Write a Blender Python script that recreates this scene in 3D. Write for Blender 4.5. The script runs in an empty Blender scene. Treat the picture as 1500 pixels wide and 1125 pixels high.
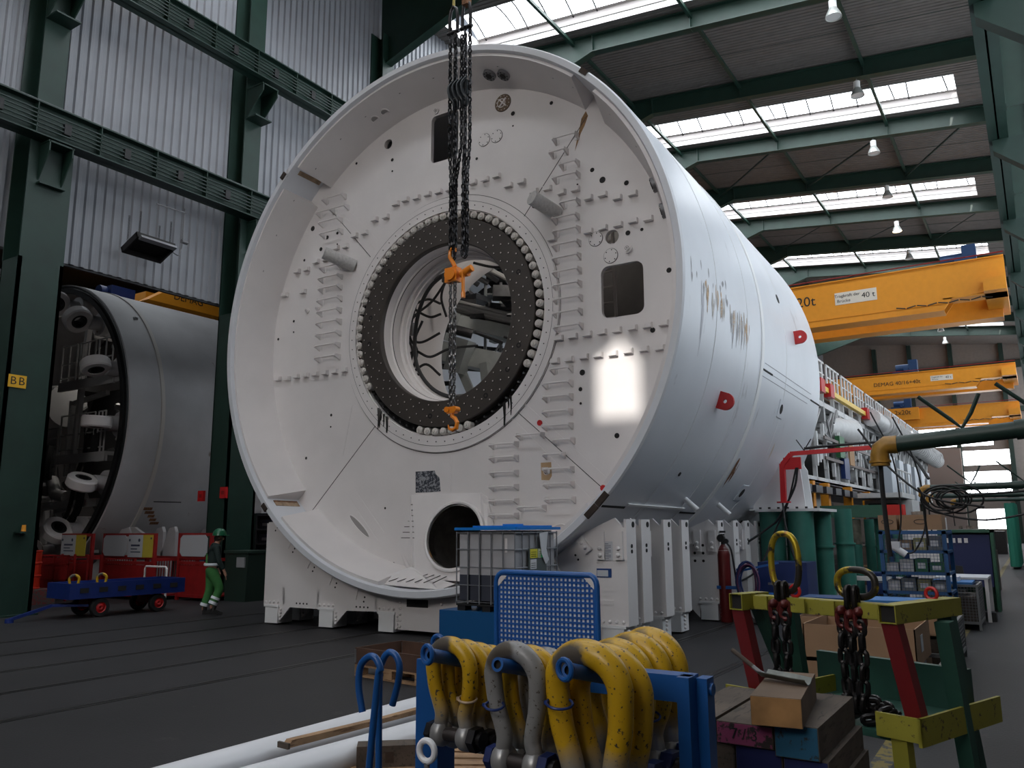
EXPO = -.36; SKYSTR = 10.; SIDESTR = 2.9; REARSTR = 10.; BAYSTR = 1.6
import bpy, math, random
from mathutils import Vector, Matrix, Euler
from mathutils.geometry import tessellate_polygon
PI = math.pi
SC = bpy.context.scene
COL = SC.collection
rnd = random.Random(7)

# ---------------------------------------------------------------- materials
MATS = {}
def mat(name, col, rough=.5, metal=0., var=.0, vscale=4., chip=None, chipcol=(.05, .04, .03), chipscale=18., bump=0., bscale=60., emit=None, estr=0., spec=.5, stain=None, coat=0.):
    if name in MATS: return MATS[name]
    m = bpy.data.materials.new(name); m.use_nodes = True
    nt = m.node_tree; N = nt.nodes; L = nt.links
    b = N['Principled BSDF']
    b.inputs['Base Color'].default_value = (*col, 1); b.inputs['Roughness'].default_value = rough
    b.inputs['Metallic'].default_value = metal; b.inputs['Specular IOR Level'].default_value = spec
    if coat: b.inputs['Coat Weight'].default_value = coat
    tc = N.new('ShaderNodeTexCoord'); out = None
    if var:
        n = N.new('ShaderNodeTexNoise'); n.inputs['Scale'].default_value = vscale; n.inputs['Detail'].default_value = 5
        L.new(tc.outputs['Object'], n.inputs['Vector'])
        r = N.new('ShaderNodeMapRange'); r.inputs['From Min'].default_value = .3; r.inputs['From Max'].default_value = .7
        r.inputs['To Min'].default_value = 1 - var; r.inputs['To Max'].default_value = 1 + var * .6
        L.new(n.outputs['Fac'], r.inputs['Value'])
        mx = N.new('ShaderNodeVectorMath'); mx.operation = 'SCALE'; mx.inputs[0].default_value = col
        L.new(r.outputs['Result'], mx.inputs['Scale']); out = mx.outputs['Vector']
    for (amount, ccol, cs, stretch) in (([(chip, chipcol, chipscale, (1, 1, 1))] if chip else []) + (stain or [])):
        mp = N.new('ShaderNodeMapping'); mp.inputs['Scale'].default_value = stretch
        L.new(tc.outputs['Object'], mp.inputs['Vector'])
        n = N.new('ShaderNodeTexNoise'); n.inputs['Scale'].default_value = cs; n.inputs['Detail'].default_value = 8; n.inputs['Roughness'].default_value = .65
        L.new(mp.outputs['Vector'], n.inputs['Vector'])
        r = N.new('ShaderNodeMapRange'); r.inputs['From Min'].default_value = 1 - amount; r.inputs['From Max'].default_value = 1 - amount + .05
        L.new(n.outputs['Fac'], r.inputs['Value'])
        mx = N.new('ShaderNodeMix'); mx.data_type = 'RGBA'; L.new(r.outputs['Result'], mx.inputs['Factor'])
        if out is None: mx.inputs['A'].default_value = (*col, 1)
        else: L.new(out, mx.inputs['A'])
        mx.inputs['B'].default_value = (*ccol, 1); out = mx.outputs['Result']
    if out is not None: L.new(out, b.inputs['Base Color'])
    if bump:
        n = N.new('ShaderNodeTexNoise'); n.inputs['Scale'].default_value = bscale; n.inputs['Detail'].default_value = 4
        L.new(tc.outputs['Object'], n.inputs['Vector'])
        bp = N.new('ShaderNodeBump'); bp.inputs['Strength'].default_value = bump; bp.inputs['Distance'].default_value = .02
        L.new(n.outputs['Fac'], bp.inputs['Height']); L.new(bp.outputs['Normal'], b.inputs['Normal'])
    if emit:
        b.inputs['Emission Color'].default_value = (*emit, 1); b.inputs['Emission Strength'].default_value = estr
    MATS[name] = m
    return m

# ---------------------------------------------------------------- mesh builder
I4 = Matrix.Identity(4)
def TR(x=0, y=0, z=0, rx=0, ry=0, rz=0):
    return Matrix.Translation((x, y, z)) @ Euler((math.radians(rx), math.radians(ry), math.radians(rz))).to_matrix().to_4x4()
def frame_to(p, d, up=(0, 0, 1)):
    "matrix whose z axis runs along d, at p"
    d = Vector(d).normalized(); u = Vector(up)
    if abs(d.dot(u)) > .99: u = Vector((1, 0, 0))
    x = u.cross(d).normalized(); y = d.cross(x)
    M = Matrix((x, y, d)).transposed().to_4x4(); M.translation = Vector(p); return M
class MB:
    def __init__(s): s.v = []; s.f = []; s.mi = []; s.cur = 0; s.cuts = []
    def add(s, vs, fs, M=None):
        o = len(s.v); s.cuts.append((o, len(s.f)))
        s.v += [tuple(M @ Vector(p)) for p in vs] if M is not None else [tuple(p) for p in vs]
        for f in fs: s.f.append([i + o for i in f]); s.mi.append(s.cur)
        return s
    def box(s, c, d, M=None, rz=0, bev=0):
        x, y, z = d[0] / 2, d[1] / 2, d[2] / 2
        T = TR(*c, rz=rz) if M is None else M @ TR(*c, rz=rz)
        vs = [(i * x, j * y, k * z) for k in (-1, 1) for j in (-1, 1) for i in (-1, 1)]
        return s.add(vs, [(0, 2, 3, 1), (4, 5, 7, 6), (0, 1, 5, 4), (2, 6, 7, 3), (0, 4, 6, 2), (1, 3, 7, 5)], T)
    def b2(s, a, b, M=None):
        return s.box([(a[i] + b[i]) / 2 for i in range(3)], [abs(b[i] - a[i]) for i in range(3)], M)
    def bar(s, p, q, w, h=None, M=None, up=(0, 0, 1)):
        h = w if h is None else h
        p, q = Vector(p), Vector(q); T = frame_to((p + q) / 2, q - p, up)
        if M is not None: T = M @ T
        return s.box((0, 0, 0), (w, h, (q - p).length), T)
    def cyl(s, p, q, r, r2=None, n=16, M=None, caps=True):
        r2 = r if r2 is None else r2; p, q = Vector(p), Vector(q)
        T = frame_to(p, q - p); L = (q - p).length
        if M is not None: T = M @ T
        vs = []
        for k, (z, rr) in enumerate(((0, r), (L, r2))):
            vs += [(rr * math.cos(2 * PI * i / n), rr * math.sin(2 * PI * i / n), z) for i in range(n)]
        fs = [(i, (i + 1) % n, n + (i + 1) % n, n + i) for i in range(n)]
        if caps: fs += [tuple(range(n - 1, -1, -1)), tuple(range(n, 2 * n))]
        return s.add(vs, fs, T)
    def tube(s, path, r, n=10, closed=False, M=None, caps=True):
        P = [Vector(p) for p in path]; m = len(P); rr = r if isinstance(r, (list, tuple)) else [r] * m
        rings = []; prev = None
        for i in range(m):
            a = P[(i - 1) % m] if (closed or i > 0) else P[i]; b = P[(i + 1) % m] if (closed or i < m - 1) else P[i]
            t = (b - a).normalized()
            if prev is None:
                u = Vector((0, 0, 1)) if abs(t.z) < .9 else Vector((1, 0, 0)); x = u.cross(t).normalized()
            else:
                x = (prev - t * prev.dot(t)).normalized()
            prev = x; y = t.cross(x)
            rings.append([P[i] + (x * math.cos(2 * PI * k / n) + y * math.sin(2 * PI * k / n)) * rr[i] for k in range(n)])
        vs = [p for R in rings for p in R]; fs = []
        for i in range(m if closed else m - 1):
            j = (i + 1) % m
            fs += [(i * n + k, i * n + (k + 1) % n, j * n + (k + 1) % n, j * n + k) for k in range(n)]
        if not closed and caps: fs += [tuple(range(n - 1, -1, -1)), tuple((m - 1) * n + k for k in range(n))]
        return s.add(vs, fs, M)
    def lathe(s, prof, n=48, M=None, a0=0, a1=360, closed=False):
        "prof = [(r, y)], revolved about local y"
        full = abs(a1 - a0) >= 360; k = n if full else n + 1; m = len(prof)
        vs = []
        for i in range(k):
            a = math.radians(a0 + (a1 - a0) * i / n)
            vs += [(r * math.cos(a), y, r * math.sin(a)) for r, y in prof]
        fs = []
        for i in range(n):
            j = (i + 1) % k
            for q in range(m if closed else m - 1):
                q2 = (q + 1) % m
                fs.append((i * m + q, i * m + q2, j * m + q2, j * m + q))
        if closed and not full: fs += [tuple(range(m - 1, -1, -1)), tuple(n * m + q for q in range(m))]
        return s.add(vs, fs, M)
    def torus(s, R, r, n=24, k=10, M=None, sx=1, sy=1):
        return s.tube([(R * sx * math.cos(2 * PI * i / n), R * sy * math.sin(2 * PI * i / n), 0) for i in range(n)], r, k, True, M)
    def prism(s, poly, y0, y1, M=None):
        "poly in local x,z extruded along local y"
        n = len(poly); vs = [(x, y0, z) for x, z in poly] + [(x, y1, z) for x, z in poly]
        fs = [tuple(range(n)), tuple(range(2 * n - 1, n - 1, -1))] + [(i, n + i, n + (i + 1) % n, (i + 1) % n) for i in range(n)]
        return s.add(vs, fs, M)
    def plate(s, loops, y0, y1, M=None, back=True):
        "plate with holes: loops[0] outer, the rest holes; in local x,z"
        allp = [p for l in loops for p in l]; n = len(allp)
        tri = tessellate_polygon([[Vector((x, z, 0)) for x, z in l] for l in loops])
        vs = [(x, y0, z) for x, z in allp] + [(x, y1, z) for x, z in allp]
        fs = [tuple(t) for t in tri]
        if back: fs += [tuple(i + n for i in reversed(t)) for t in tri]
        o = 0
        for l in loops:
            k = len(l); fs += [(o + i, o + (i + 1) % k, n + o + (i + 1) % k, n + o + i) for i in range(k)]; o += k
        return s.add(vs, fs, M)
    def ball(s, c, r, n=12, k=8, M=None, sz=1):
        prof = [(max(1e-4, r * math.sin(PI * i / k)), -r * math.cos(PI * i / k) * sz) for i in range(k + 1)]
        T = TR(*c); return s.lathe(prof, n, T if M is None else M @ T)
    def text(s, body, size, M, ext=.004, mono=False):
        cu = bpy.data.curves.new('tmp', 'FONT'); cu.body = body; cu.size = size; cu.extrude = ext
        cu.align_x = 'CENTER'; cu.align_y = 'CENTER'; cu.resolution_u = 3
        o = bpy.data.objects.new('tmp', cu); COL.objects.link(o); dg = bpy.context.evaluated_depsgraph_get()
        me = o.evaluated_get(dg).to_mesh()
        s.add([tuple(v.co) for v in me.vertices], [tuple(p.vertices) for p in me.polygons], M)
        o.evaluated_get(dg).to_mesh_clear(); bpy.data.objects.remove(o); bpy.data.curves.remove(cu); return s
    def build(s, name, mats, parent=None, smooth=True, ang=35, loc=None, sp=0):
        if sp:
            C_ = s.cuts[::sp] + [(len(s.v), len(s.f))]; r = None
            for (v0, f0), (v1, f1) in zip(C_, C_[1:]):
                q = MB(); q.v = s.v[v0:v1]; q.f = [[i - v0 for i in f] for f in s.f[f0:f1]]; q.mi = s.mi[f0:f1]; q.cur = max(q.mi or [0]); r = q.build(name, mats, parent, smooth, ang, loc)
            return r
        me = bpy.data.meshes.new(name); me.from_pydata(s.v, [], s.f)
        for m in (mats if isinstance(mats, (list, tuple)) else [mats]): me.materials.append(m)
        if s.cur or any(s.mi): me.polygons.foreach_set('material_index', s.mi)
        me.validate()
        import bmesh
        bm = bmesh.new(); bm.from_mesh(me); bmesh.ops.recalc_face_normals(bm, faces=bm.faces[:]); bm.to_mesh(me); bm.free()
        if smooth:
            me.shade_smooth(); me.set_sharp_from_angle(angle=math.radians(ang))
        o = bpy.data.objects.new(name, me); COL.objects.link(o)
        if parent is not None: o.parent = parent
        if loc is not None: o.location = loc
        return o
def circ(cx, cz, r, n=48, a0=0, sx=1, sz=1): return [(cx + r * sx * math.cos(a0 + 2 * PI * i / n), cz + r * sz * math.sin(a0 + 2 * PI * i / n)) for i in range(n)]
def rrect(cx, cz, w, h, r, n=6):
    P = []
    for (sx, sz, a) in ((1, 1, 0), (-1, 1, 90), (-1, -1, 180), (1, -1, 270)):
        for i in range(n + 1):
            t = math.radians(a + 90 * i / n); P.append((cx + sx * (w / 2 - r) + r * math.cos(t), cz + sz * (h / 2 - r) + r * math.sin(t)))
    return P
def arc(cx, cy, r, a0, a1, n=8): return [(cx + r * math.cos(math.radians(a0 + (a1 - a0) * i / n)), cy + r * math.sin(math.radians(a0 + (a1 - a0) * i / n))) for i in range(n + 1)]
def tag(o, label=None, cat=None, group=None, kind=None):
    if label: o['label'] = label
    if cat: o['category'] = cat
    if group: o['group'] = group
    if kind: o['kind'] = kind
    return o
def thing(name, label, cat, loc=(0, 0, 0), rz=0, group=None, rot=None):
    o = bpy.data.objects.new(name, None); o.empty_display_size = .1; COL.objects.link(o)
    o.location = loc; o.rotation_euler = rot if rot else (0, 0, math.radians(rz))
    return tag(o, label, cat, group)
def kids(o): return [c for c in bpy.data.objects if c.parent == o]
def dup(o, label=None, loc=None, rz=None, group=None, parent=None, kidmap=None):
    c = o.copy(); COL.objects.link(c)
    if parent is not None: c.parent = parent
    for ch in kids(o): dup(ch, parent=c)
    if label: c['label'] = label
    if loc is not None: c.location = loc
    if rz is not None: c.rotation_euler = (0, 0, math.radians(rz))
    if group: c['group'] = group
    return c
def struct(name, mb, m, smooth=False): return tag(mb.build(name, m, smooth=smooth), kind='structure')
def I_beam(mb, p, q, h, w, t=.03, up=(0, 0, 1)):
    p, q = Vector(p), Vector(q); d = (q - p).normalized(); u = Vector(up); u = (u - d * u.dot(d)).normalized()
    mb.bar(p, q, t, h, up=u.cross(d)) if False else None
    x = u.cross(d).normalized(); L = (q - p).length; T = Matrix((x, d, u)).transposed().to_4x4(); T.translation = (p + q) / 2
    mb.box((0, 0, 0), (t, L, h), T); mb.box((0, 0, h / 2 - t / 2), (w, L, t), T); mb.box((0, 0, -h / 2 + t / 2), (w, L, t), T)

# palette (linear)
WHITE = mat('tbm_white_paint', (.79, .755, .745), .42, var=.05, vscale=1.2, bump=.05, bscale=25)
SHELL = mat('shell_white_paint', (.70, .72, .76), .33, var=.05, vscale=.8, stain=[(.36, (.50, .50, .52), 1.6, (1, 1, .25)), (.30, (.22, .2, .19), 9., (1, 1, .35))])
GREY = mat('grey_steel', (.22, .22, .23), .45, .5, var=.15)
DKSTEEL = mat('dark_steel', (.045, .043, .045), .35, .85, var=.3, vscale=20)
BLACK = mat('black_rubber', (.012, .012, .013), .55)
BROWN = mat('brown_primer', (.052, .043, .037), .5, var=.25, vscale=2)
GREEN = mat('green_steel_paint', (.0115, .036, .026), .5, var=.18, vscale=2)
DGREEN = mat('dark_green_paint', (.011, .032, .024), .5, var=.2, vscale=2)
TEAL = mat('teal_column_paint', (.04, .18, .14), .45, var=.12)
ORANGE = mat('crane_orange_paint', (.78, .30, .02), .42, var=.05)
YELLOW = mat('yellow_paint', (.62, .40, .02), .38, var=.12, vscale=12, chip=.40, chipcol=(.06, .05, .035), chipscale=14)
SYEL = mat('shackle_yellow', (.66, .38, .015), .36, var=.16, vscale=12, chip=.385, chipcol=(.05, .04, .03), chipscale=22, coat=.3)
SGREY = mat('shackle_galvanised', (.24, .235, .23), .38, .85, var=.35, vscale=25, chip=.36, chipcol=(.10, .06, .035), chipscale=25)
BLUE = mat('blue_paint', (.008, .10, .36), .42, var=.08, vscale=5)
DBLUE = mat('dark_blue_paint', (.006, .025, .13), .4, var=.15)
NAVY = mat('navy_nut', (.008, .02, .10), .32, var=.3, vscale=14)
RED = mat('red_paint', (.50, .012, .014), .45, var=.1)
DRED = mat('dark_red_paint', (.24, .008, .008), .45, var=.2)
WOOD = mat('pine_wood', (.36, .22, .12), .7, var=.3, vscale=5, stain=[(.45, (.2, .11, .055), 6, (1, 8, 8))])
DWOOD = mat('weathered_wood', (.10, .075, .058), .8, var=.35, vscale=5, stain=[(.45, (.05, .04, .03), 5, (8, 1, 8))])
CARD = mat('cardboard', (.33, .20, .115), .8, var=.08)
WPAINT = mat('clean_white_paint', (.78, .79, .82), .3)
PAPER = mat('paper_label', (.62, .63, .66), .6)
# ================================================================ the hall
XL = -19.5          # left wall sheeting
def roofz(x): return 19.95 + .118 * (-x)
# floor with expansion joints / rail slots running along the hall
fm = mat('floor_asphalt', (.022, .021, .0225), .62, var=.25, vscale=.7, bump=.15, bscale=40, stain=[(.36, (.040, .038, .039), 2.2, (1, 1, 1)), (.31, (.018, .016, .014), 1.1, (1, 1, 1))], spec=.35)
mb = MB(); mb.b2((-45, -20, -.2), (3.2, 130, 0)); struct('floor', mb, fm)
for k, x in enumerate((-14.55, -13.05, -11.55, -10.05, -8.6, -5.1, -3.6)):
    mb = MB(); mb.b2((x - .075, -14, 0), (x + .075, 62, .004)); mb.cur = 1
    mb.b2((x - .022, -14, .0042), (x + .022, 62, .0065))
    struct('trim_%d' % (k + 1), mb, [mat('rail_slot_steel', (.032, .03, .03), .4, .6), mat('rail_groove', (.006, .005, .005), .7)])
mb = MB()
mb.add([(-1.25, 2, .004), (-1.1, 2, .004), (-1.75, 60, .004), (-1.9, 60, .004)], [(0, 1, 2, 3)])
struct('trim_8', mb, mat('yellow_floor_line', (.20, .15, .03), .7, stain=[(.5, (.05, .05, .05), 8, (1, 1, 1))]))
# left wall: profiled sheeting above the opening, bay by bay
sheet = mat('profiled_wall_sheet', (.29, .30, .325), .45, var=.07, vscale=1.5)
def sheeting(name, y0, y1, z0, z1, x=XL, pitch=.25, dep=.055, axis='y', m=sheet):
    mb = MB(); n = int((y1 - y0) / pitch); pr = []
    for i in range(n):
        b = y0 + i * pitch
        for f_, d in ((0, 0), (.42, 0), (.55, dep), (.87, dep)): pr.append((b + f_ * pitch, d))
    pr.append((y0 + n * pitch, 0))
    vs = []; 
    for (b, d) in pr:
        vs += [(x + d, b, z0), (x + d, b, z1)] if axis == 'y' else [(b, x - d, z0), (b, x - d, z1)]
    mb.add(vs, [(2 * i, 2 * i + 1, 2 * i + 3, 2 * i + 2) for i in range(len(pr) - 1)])
    return struct(name, mb, m)
ys = [-15, -9, -3, 3, 9, 15, 21, 27, 33, 39, 45]
sheeting('wall_left', -15, 96, 8.25, 22.3)
mb = MB(); mb.b2((XL - .12, -15, 8.2), (XL - .02, 96, 22.4)); struct('wall_left_backing', mb, mat('wall_backing', (.08, .08, .085), .8))
mb = MB(); mb.b2((XL - .1, 27, 0), (XL, 96, 8.25)); struct('wall_left_lower', mb, mat('lower_wall', (.10, .10, .10), .8, var=.2))
# columns of the left row, each with corbels
def column(y, x=XL + .45, h=20.2, wd=.62, label=''):
    c = thing('steel_column', label, 'column', (x, y, 0))
    mb = MB()
    mb.b2((-.42, -.5, 0), (-.38, .5, h)); mb.b2((.30, -.5, 0), (.34, .5, 10.7)); mb.b2((-.38, -.03, 0), (.30, .03, 10.7))
    mb.b2((-.02, -.3, 10.7), (.02, .3, h)); mb.b2((-.38, -.03, 10.7), (-.02, .03, h))
    mb.b2((-.42, -.5, 0), (.34, -.42, 7.9)); mb.b2((-.42, .42, 0), (.34, .5, 7.9))
    mb.b2((-.5, -.6, 0), (.45, .6, .04))
    mb.build('shaft', GREEN, c, smooth=False)
    mb = MB()
    for z in (10.66, 15.0):
        mb.prism([(.02 if z > 12 else .30, z), (.75, z), (.75, z - .25), (.02 if z > 12 else .30, z - .95)], -.28, -.25); mb.prism([(.02 if z > 12 else .3, z), (.75, z), (.75, z - .25), (.02 if z > 12 else .3, z - .95)], .25, .28)
        mb.b2((.02, -.3, z - .99), (.5, .3, z - .95)); mb.b2((.02, -.3, z - .04), (.75, .3, z))
    mb.build('corbel', GREEN, c, smooth=False)
    return c
for i, y in enumerate((9.1, 15.0, 21.0, 27.0, 33.0, 39.0, 45.0, 57.0, 69.0)):
    c = column(y, label=['green steel column at the left edge carrying a yellow sign', 'green steel column between the open left bay and the shield', 'green steel column whose top meets the deep rafter haunch', 'green steel column hidden mostly behind the white shield', 'green steel column of the far left row, fifth from the front', 'green steel column of the far left row, sixth from the front', 'green steel column of the far left row, seventh from the front', 'green steel column of the far left row beside the long gantry', 'green steel column of the left row nearest the end wall'][i])
t = thing('bay_sign', 'small yellow sign with two black letters B on the leftmost green column', 'sign', (XL + .805, 8.83, 5.05), rz=90)
mb = MB(); mb.b2((-.19, -.01, -.14), (.19, 0, .14)); mb.build('sign_plate', mat('sign_yellow', (.75, .42, .02), .5), t)
mb = MB(); M = TR(0, -.012, 0, rx=90)
mb.text('B', .25, M @ TR(-.085, 0, 0), .001); mb.text('B', .25, M @ TR(.09, 0, 0), .001); mb.build('lettering', BLACK, t)
# crane runway beams on the left row with conductor bars
def runway(zt, y0, y1, label):
    t = thing('crane_runway_beam', label, 'beam', (XL + 1.0, y0, zt - .8))
    mb = MB(); I_beam(mb, (0, 0, .4), (0, y1 - y0, .4), .8, .42, .035)
    for k in range(int((y1 - y0) / 1.5)): mb.b2((-.2, k * 1.5, .03), (.2, k * 1.5 + .02, .77))
    mb.build('girder', GREEN, t, smooth=False)
    mb = MB()
    for j in range(5): mb.b2((.17, 0, .16 + j * .1), (.2, y1 - y0, .19 + j * .1))
    mb.build('conductor_bars', DGREEN, t, smooth=False)
    for k in range(int((y1 - y0) / 1.5)):
        m2 = MB(); m2.box((.16, k * 1.5 + .7, .36), (.1, .16, .26)); m2.build('insulator', BLACK, t)
    mb = MB(); mb.b2((-.04, 0, .8), (.04, y1 - y0, .9)); mb.build('crane_rail', GREY, t)
runway(11.5, -14, 60, 'green crane runway beam with dark conductor bars, the lower of the two on the left wall')
runway(15.95, -14, 60, 'green crane runway beam with dark conductor bars, the upper of the two on the left wall')
# roof: profiled sheets with skylight openings between rafters
roofm = mat('roof_sheet_underside', (.15, .135, .125), .7, var=.12, vscale=2.5)
SKY = [(-24.4, -21.7), (-12.4, -9.7), (-.4, 2.3), (11.6, 14.3), (23.6, 26.3), (35.6, 38.3), (47.6, 50.3), (59.6, 62.3), (71.6, 74.3), (83.6, 86.3)]
SKY = [s for s in SKY if s[0] > -16]
XR = 1.6
def roofstrip(mb, y0, y1, x0, x1, pitch=.2):
    n = max(1, int((y1 - y0) / pitch)); p = (y1 - y0) / n; pr = []
    for i in range(n):
        for f_, d in ((0, 0), (.55, 0), (.65, .035), (.9, .035)): pr.append((y0 + (i + f_) * p, d))
    pr.append((y1, 0)); vs = []
    for y, d in pr: vs += [(x0, y, roofz(x0) + d), (x1, y, roofz(x1) + d)]
    mb.add(vs, [(2 * i, 2 * i + 1, 2 * i + 3, 2 * i + 2) for i in range(len(pr) - 1)])
mb = MB(); yy = -15
for a, b in SKY:
    roofstrip(mb, yy, a, XL, XR); roofstrip(mb, a, b, -1.3, XR, .3); roofstrip(mb, a, b, XL, -18.6, .3); yy = b
roofstrip(mb, yy, 96, XL, XR); struct('ceiling', mb, roofm)
mb = MB()
mb.add([(XL, -15, roofz(XL) + .25), (XR, -15, roofz(XR) + .25), (XR, -12.4, roofz(XR) + .25), (XL, -12.4, roofz(XL) + .25)], [(0, 1, 2, 3)])
yy = -9.7
for a, b in SKY[1:] + [(96, 96)]:
    mb.add([(XL, yy, roofz(XL) + .2), (XR, yy, roofz(XR) + .2), (XR, a, roofz(XR) + .2), (XL, a, roofz(XL) + .2)], [(0, 1, 2, 3)]); yy = b
struct('ceiling_deck', mb, mat('roof_deck', (.05, .05, .05), .9))
skyglass = mat('skylight_glazing', (.8, .82, .85), .6, emit=(.90, .95, 1.), estr=SKYSTR if 'SKYSTR' in globals() else 14.)
curbm = mat('skylight_curb_white', (.8, .78, .76), .6)
flangem = mat('skylight_flange_grey', (.36, .33, .32), .6)
for i, (a, b) in enumerate(SKY):
    cu = MB(); c2 = b + .02
    for y, h_ in ((a, .55), (c2, .24)):      # upstand along the length
        cu.add([(-18.6, y, roofz(-18.6) - .05), (-1.3, y, roofz(-1.3) - .05), (-1.3, y, roofz(-1.3) + h_), (-18.6, y, roofz(-18.6) + h_)], [(0, 1, 2, 3)])
    for x in (-18.6, -1.3): cu.add([(x, a, roofz(x) - .05), (x, c2, roofz(x) - .05), (x, c2, roofz(x) + .55), (x, a, roofz(x) + .55)], [(0, 1, 2, 3)])
    struct('trim_curb_%d' % (i + 1), cu, curbm)
    fl = MB()
    fl.add([(-18.6, c2 - .03, roofz(-18.6) + .22), (-1.3, c2 - .03, roofz(-1.3) + .22), (-1.3, c2 - .03, roofz(-1.3) + .56), (-18.6, c2 - .03, roofz(-18.6) + .56)], [(0, 1, 2, 3)])
    for y0, y1 in ((a, a + .12), (c2 - .2, c2)):
        fl.add([(-18.6, y0, roofz(-18.6) + .54), (-1.3, y0, roofz(-1.3) + .54), (-1.3, y1, roofz(-1.3) + .54), (-18.6, y1, roofz(-18.6) + .54)], [(0, 1, 2, 3)])
    struct('trim_flange_%d' % (i + 1), fl, flangem)
    g = MB(); n = 8; vs = []
    for k in range(n + 1):
        t_ = k / n; y = a + (c2 - a) * t_; dz = .56 + .55 * math.sin(PI * t_)
        vs += [(-18.6, y, roofz(-18.6) + dz), (-1.3, y, roofz(-1.3) + dz)]
    g.add(vs, [(2 * k, 2 * k + 1, 2 * k + 3, 2 * k + 2) for k in range(n)])
    wobj = struct('window_%d' % (i + 1), g, skyglass)
    hp = MB(); x = -18.2
    while x < -1.3:
        hp.tube([(x + (.5 if (int(x * 10) % 3 == 0) else 0) * (k / n), a + (c2 - a) * k / n, roofz(x) + .5 + .55 * math.sin(PI * k / n)) for k in range(n + 1)], .036, 5); x += 1.07
    hp.build('glazing_bars', BLACK, wobj)
# rafters (portal frame girders) with haunch at the left column
for i, y in enumerate([-9, -3, 3, 9, 15, 21, 27, 33, 39, 45, 51, 57, 63, 69, 75, 81, 87]):
    mb = MB(); xs = [-19.4, -13.4, .6]; zb = [18.9, 20.7, 19.05]
    for w, h0, h1 in ((.035, 0, 0),):
        for a_ in range(2):
            x0, x1 = xs[a_], xs[a_ + 1]
            mb.prism([(x0, zb[a_]), (x1, zb[a_ + 1]), (x1, roofz(x1) - .06), (x0, roofz(x0) - .06)], y - .02, y + .02)
            mb.prism([(x0, zb[a_]), (x1, zb[a_ + 1]), (x1, zb[a_ + 1] + .035), (x0, zb[a_] + .035)], y - .17, y + .17)
            mb.prism([(x0, roofz(x0) - .1), (x1, roofz(x1) - .1), (x1, roofz(x1) - .05), (x0, roofz(x0) - .05)], y - .17, y + .17)
    for x in (-13.4, -9.3, -4.3): mb.b2((x - .015, y - .16, (20.7 if x < -13 else 20.2 if x < -8 else 19.63)), (x + .015, y + .16, roofz(x) - .08))
    o = struct('trim_rafter_%d' % (i + 1), mb, GREEN)
# longitudinal ties, thin cables and wind bracing
mb = MB()
for x in (-4.3, -9.3, -14.3): mb.bar((x, -9, roofz(x) - .28), (x, 87, roofz(x) - .28), .12, .14)
struct('trim_ties', mb, GREEN)
mb = MB()
for y0 in (39, 51, 63):
    for x0, x1 in ((-1, -4.3), (-4.3, -9.3), (-9.3, -14.3)):
        mb.cyl((x0, y0, roofz(x0) - .55), (x1, y0 + 6, roofz(x1) - .55), .05 if y0 == 39 else .03, n=6)
for y in range(-6, 84, 6): mb.cyl((-19, y, roofz(-19) - .25), (1, y + .3, roofz(1) - .25), .012, n=4)
struct('trim_bracing', mb, DGREEN)
# high-bay lamps
def lamp(x, y, lab, lit=False, first=None):
    z = (20.7 + (x + 13.4) * -(20.7 - 19.05) / 14. if x > -13.4 else 20.7 - (-13.4 - x) * .3) - .64
    t = thing('high_bay_lamp', lab, 'lamp', (x, y, z))
    mb = MB(); mb.cyl((0, 0, .48), (0, 0, .62), .03, n=6); mb.build('suspension_rod', GREY, t)
    mb = MB(); mb.cyl((0, 0, .22), (0, 0, .5), .13, n=14); mb.build('gear_housing', mat('lamp_housing', (.75, .75, .74), .5), t)
    mb = MB(); mb.lathe([(.12, .22), (.15, .18), (.24, 0), (.27, -.12), (.25, -.12), (.22, 0), (.11, .2)], 20, TR(0, 0, 0, rx=90)); mb.build('bell_reflector', mat('lamp_reflector', (.5, .52, .5), .3, .3), t)
    mb = MB(); mb.cyl((0, 0, -.1), (0, 0, -.085), .235, n=20); mb.build('lens', mat('lamp_lens_lit', (1, .9, .7), .4, emit=(1, .72, .45), estr=25) if lit else mat('lamp_lens', (.5, .5, .5), .3), t)
near = 'grey bell-shaped high-bay lamp under the rafter '
for i, (x, y) in enumerate([(-4.3, 27), (-4.6, 33), (-4.95, 39), (-5.25, 45), (-5.6, 51), (-5.7, 57), (-5.8, 63), (-5.9, 69), (-6, 75), (-6.1, 81), (-6.3, 87), (-14.3, 69), (-14.3, 75), (-14.3, 81)]):
    lab = ['at the very top edge of the photo', 'above the long skylight nearest the shield rim', 'below that skylight, second hanging lamp from the top', 'just above the smaller skylight, unlit'][i] if i < 4 else None
    if i == 4: lb = 'high-bay lamp glowing warm, the only one switched on'
    elif i < 4: lb = near + lab
    elif i < 11: lb = 'small distant high-bay lamp, %s from the end wall in its row' % ['sixth', 'fifth', 'fourth', 'third', 'second', 'first'][i - 5]
    else: lb = 'small distant high-bay lamp of the left row, %s the white gantry' % ['nearest above', 'middle one above', 'farthest beyond'][i - 11]
    lamp(x, y, lb, lit=(i == 4))
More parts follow.
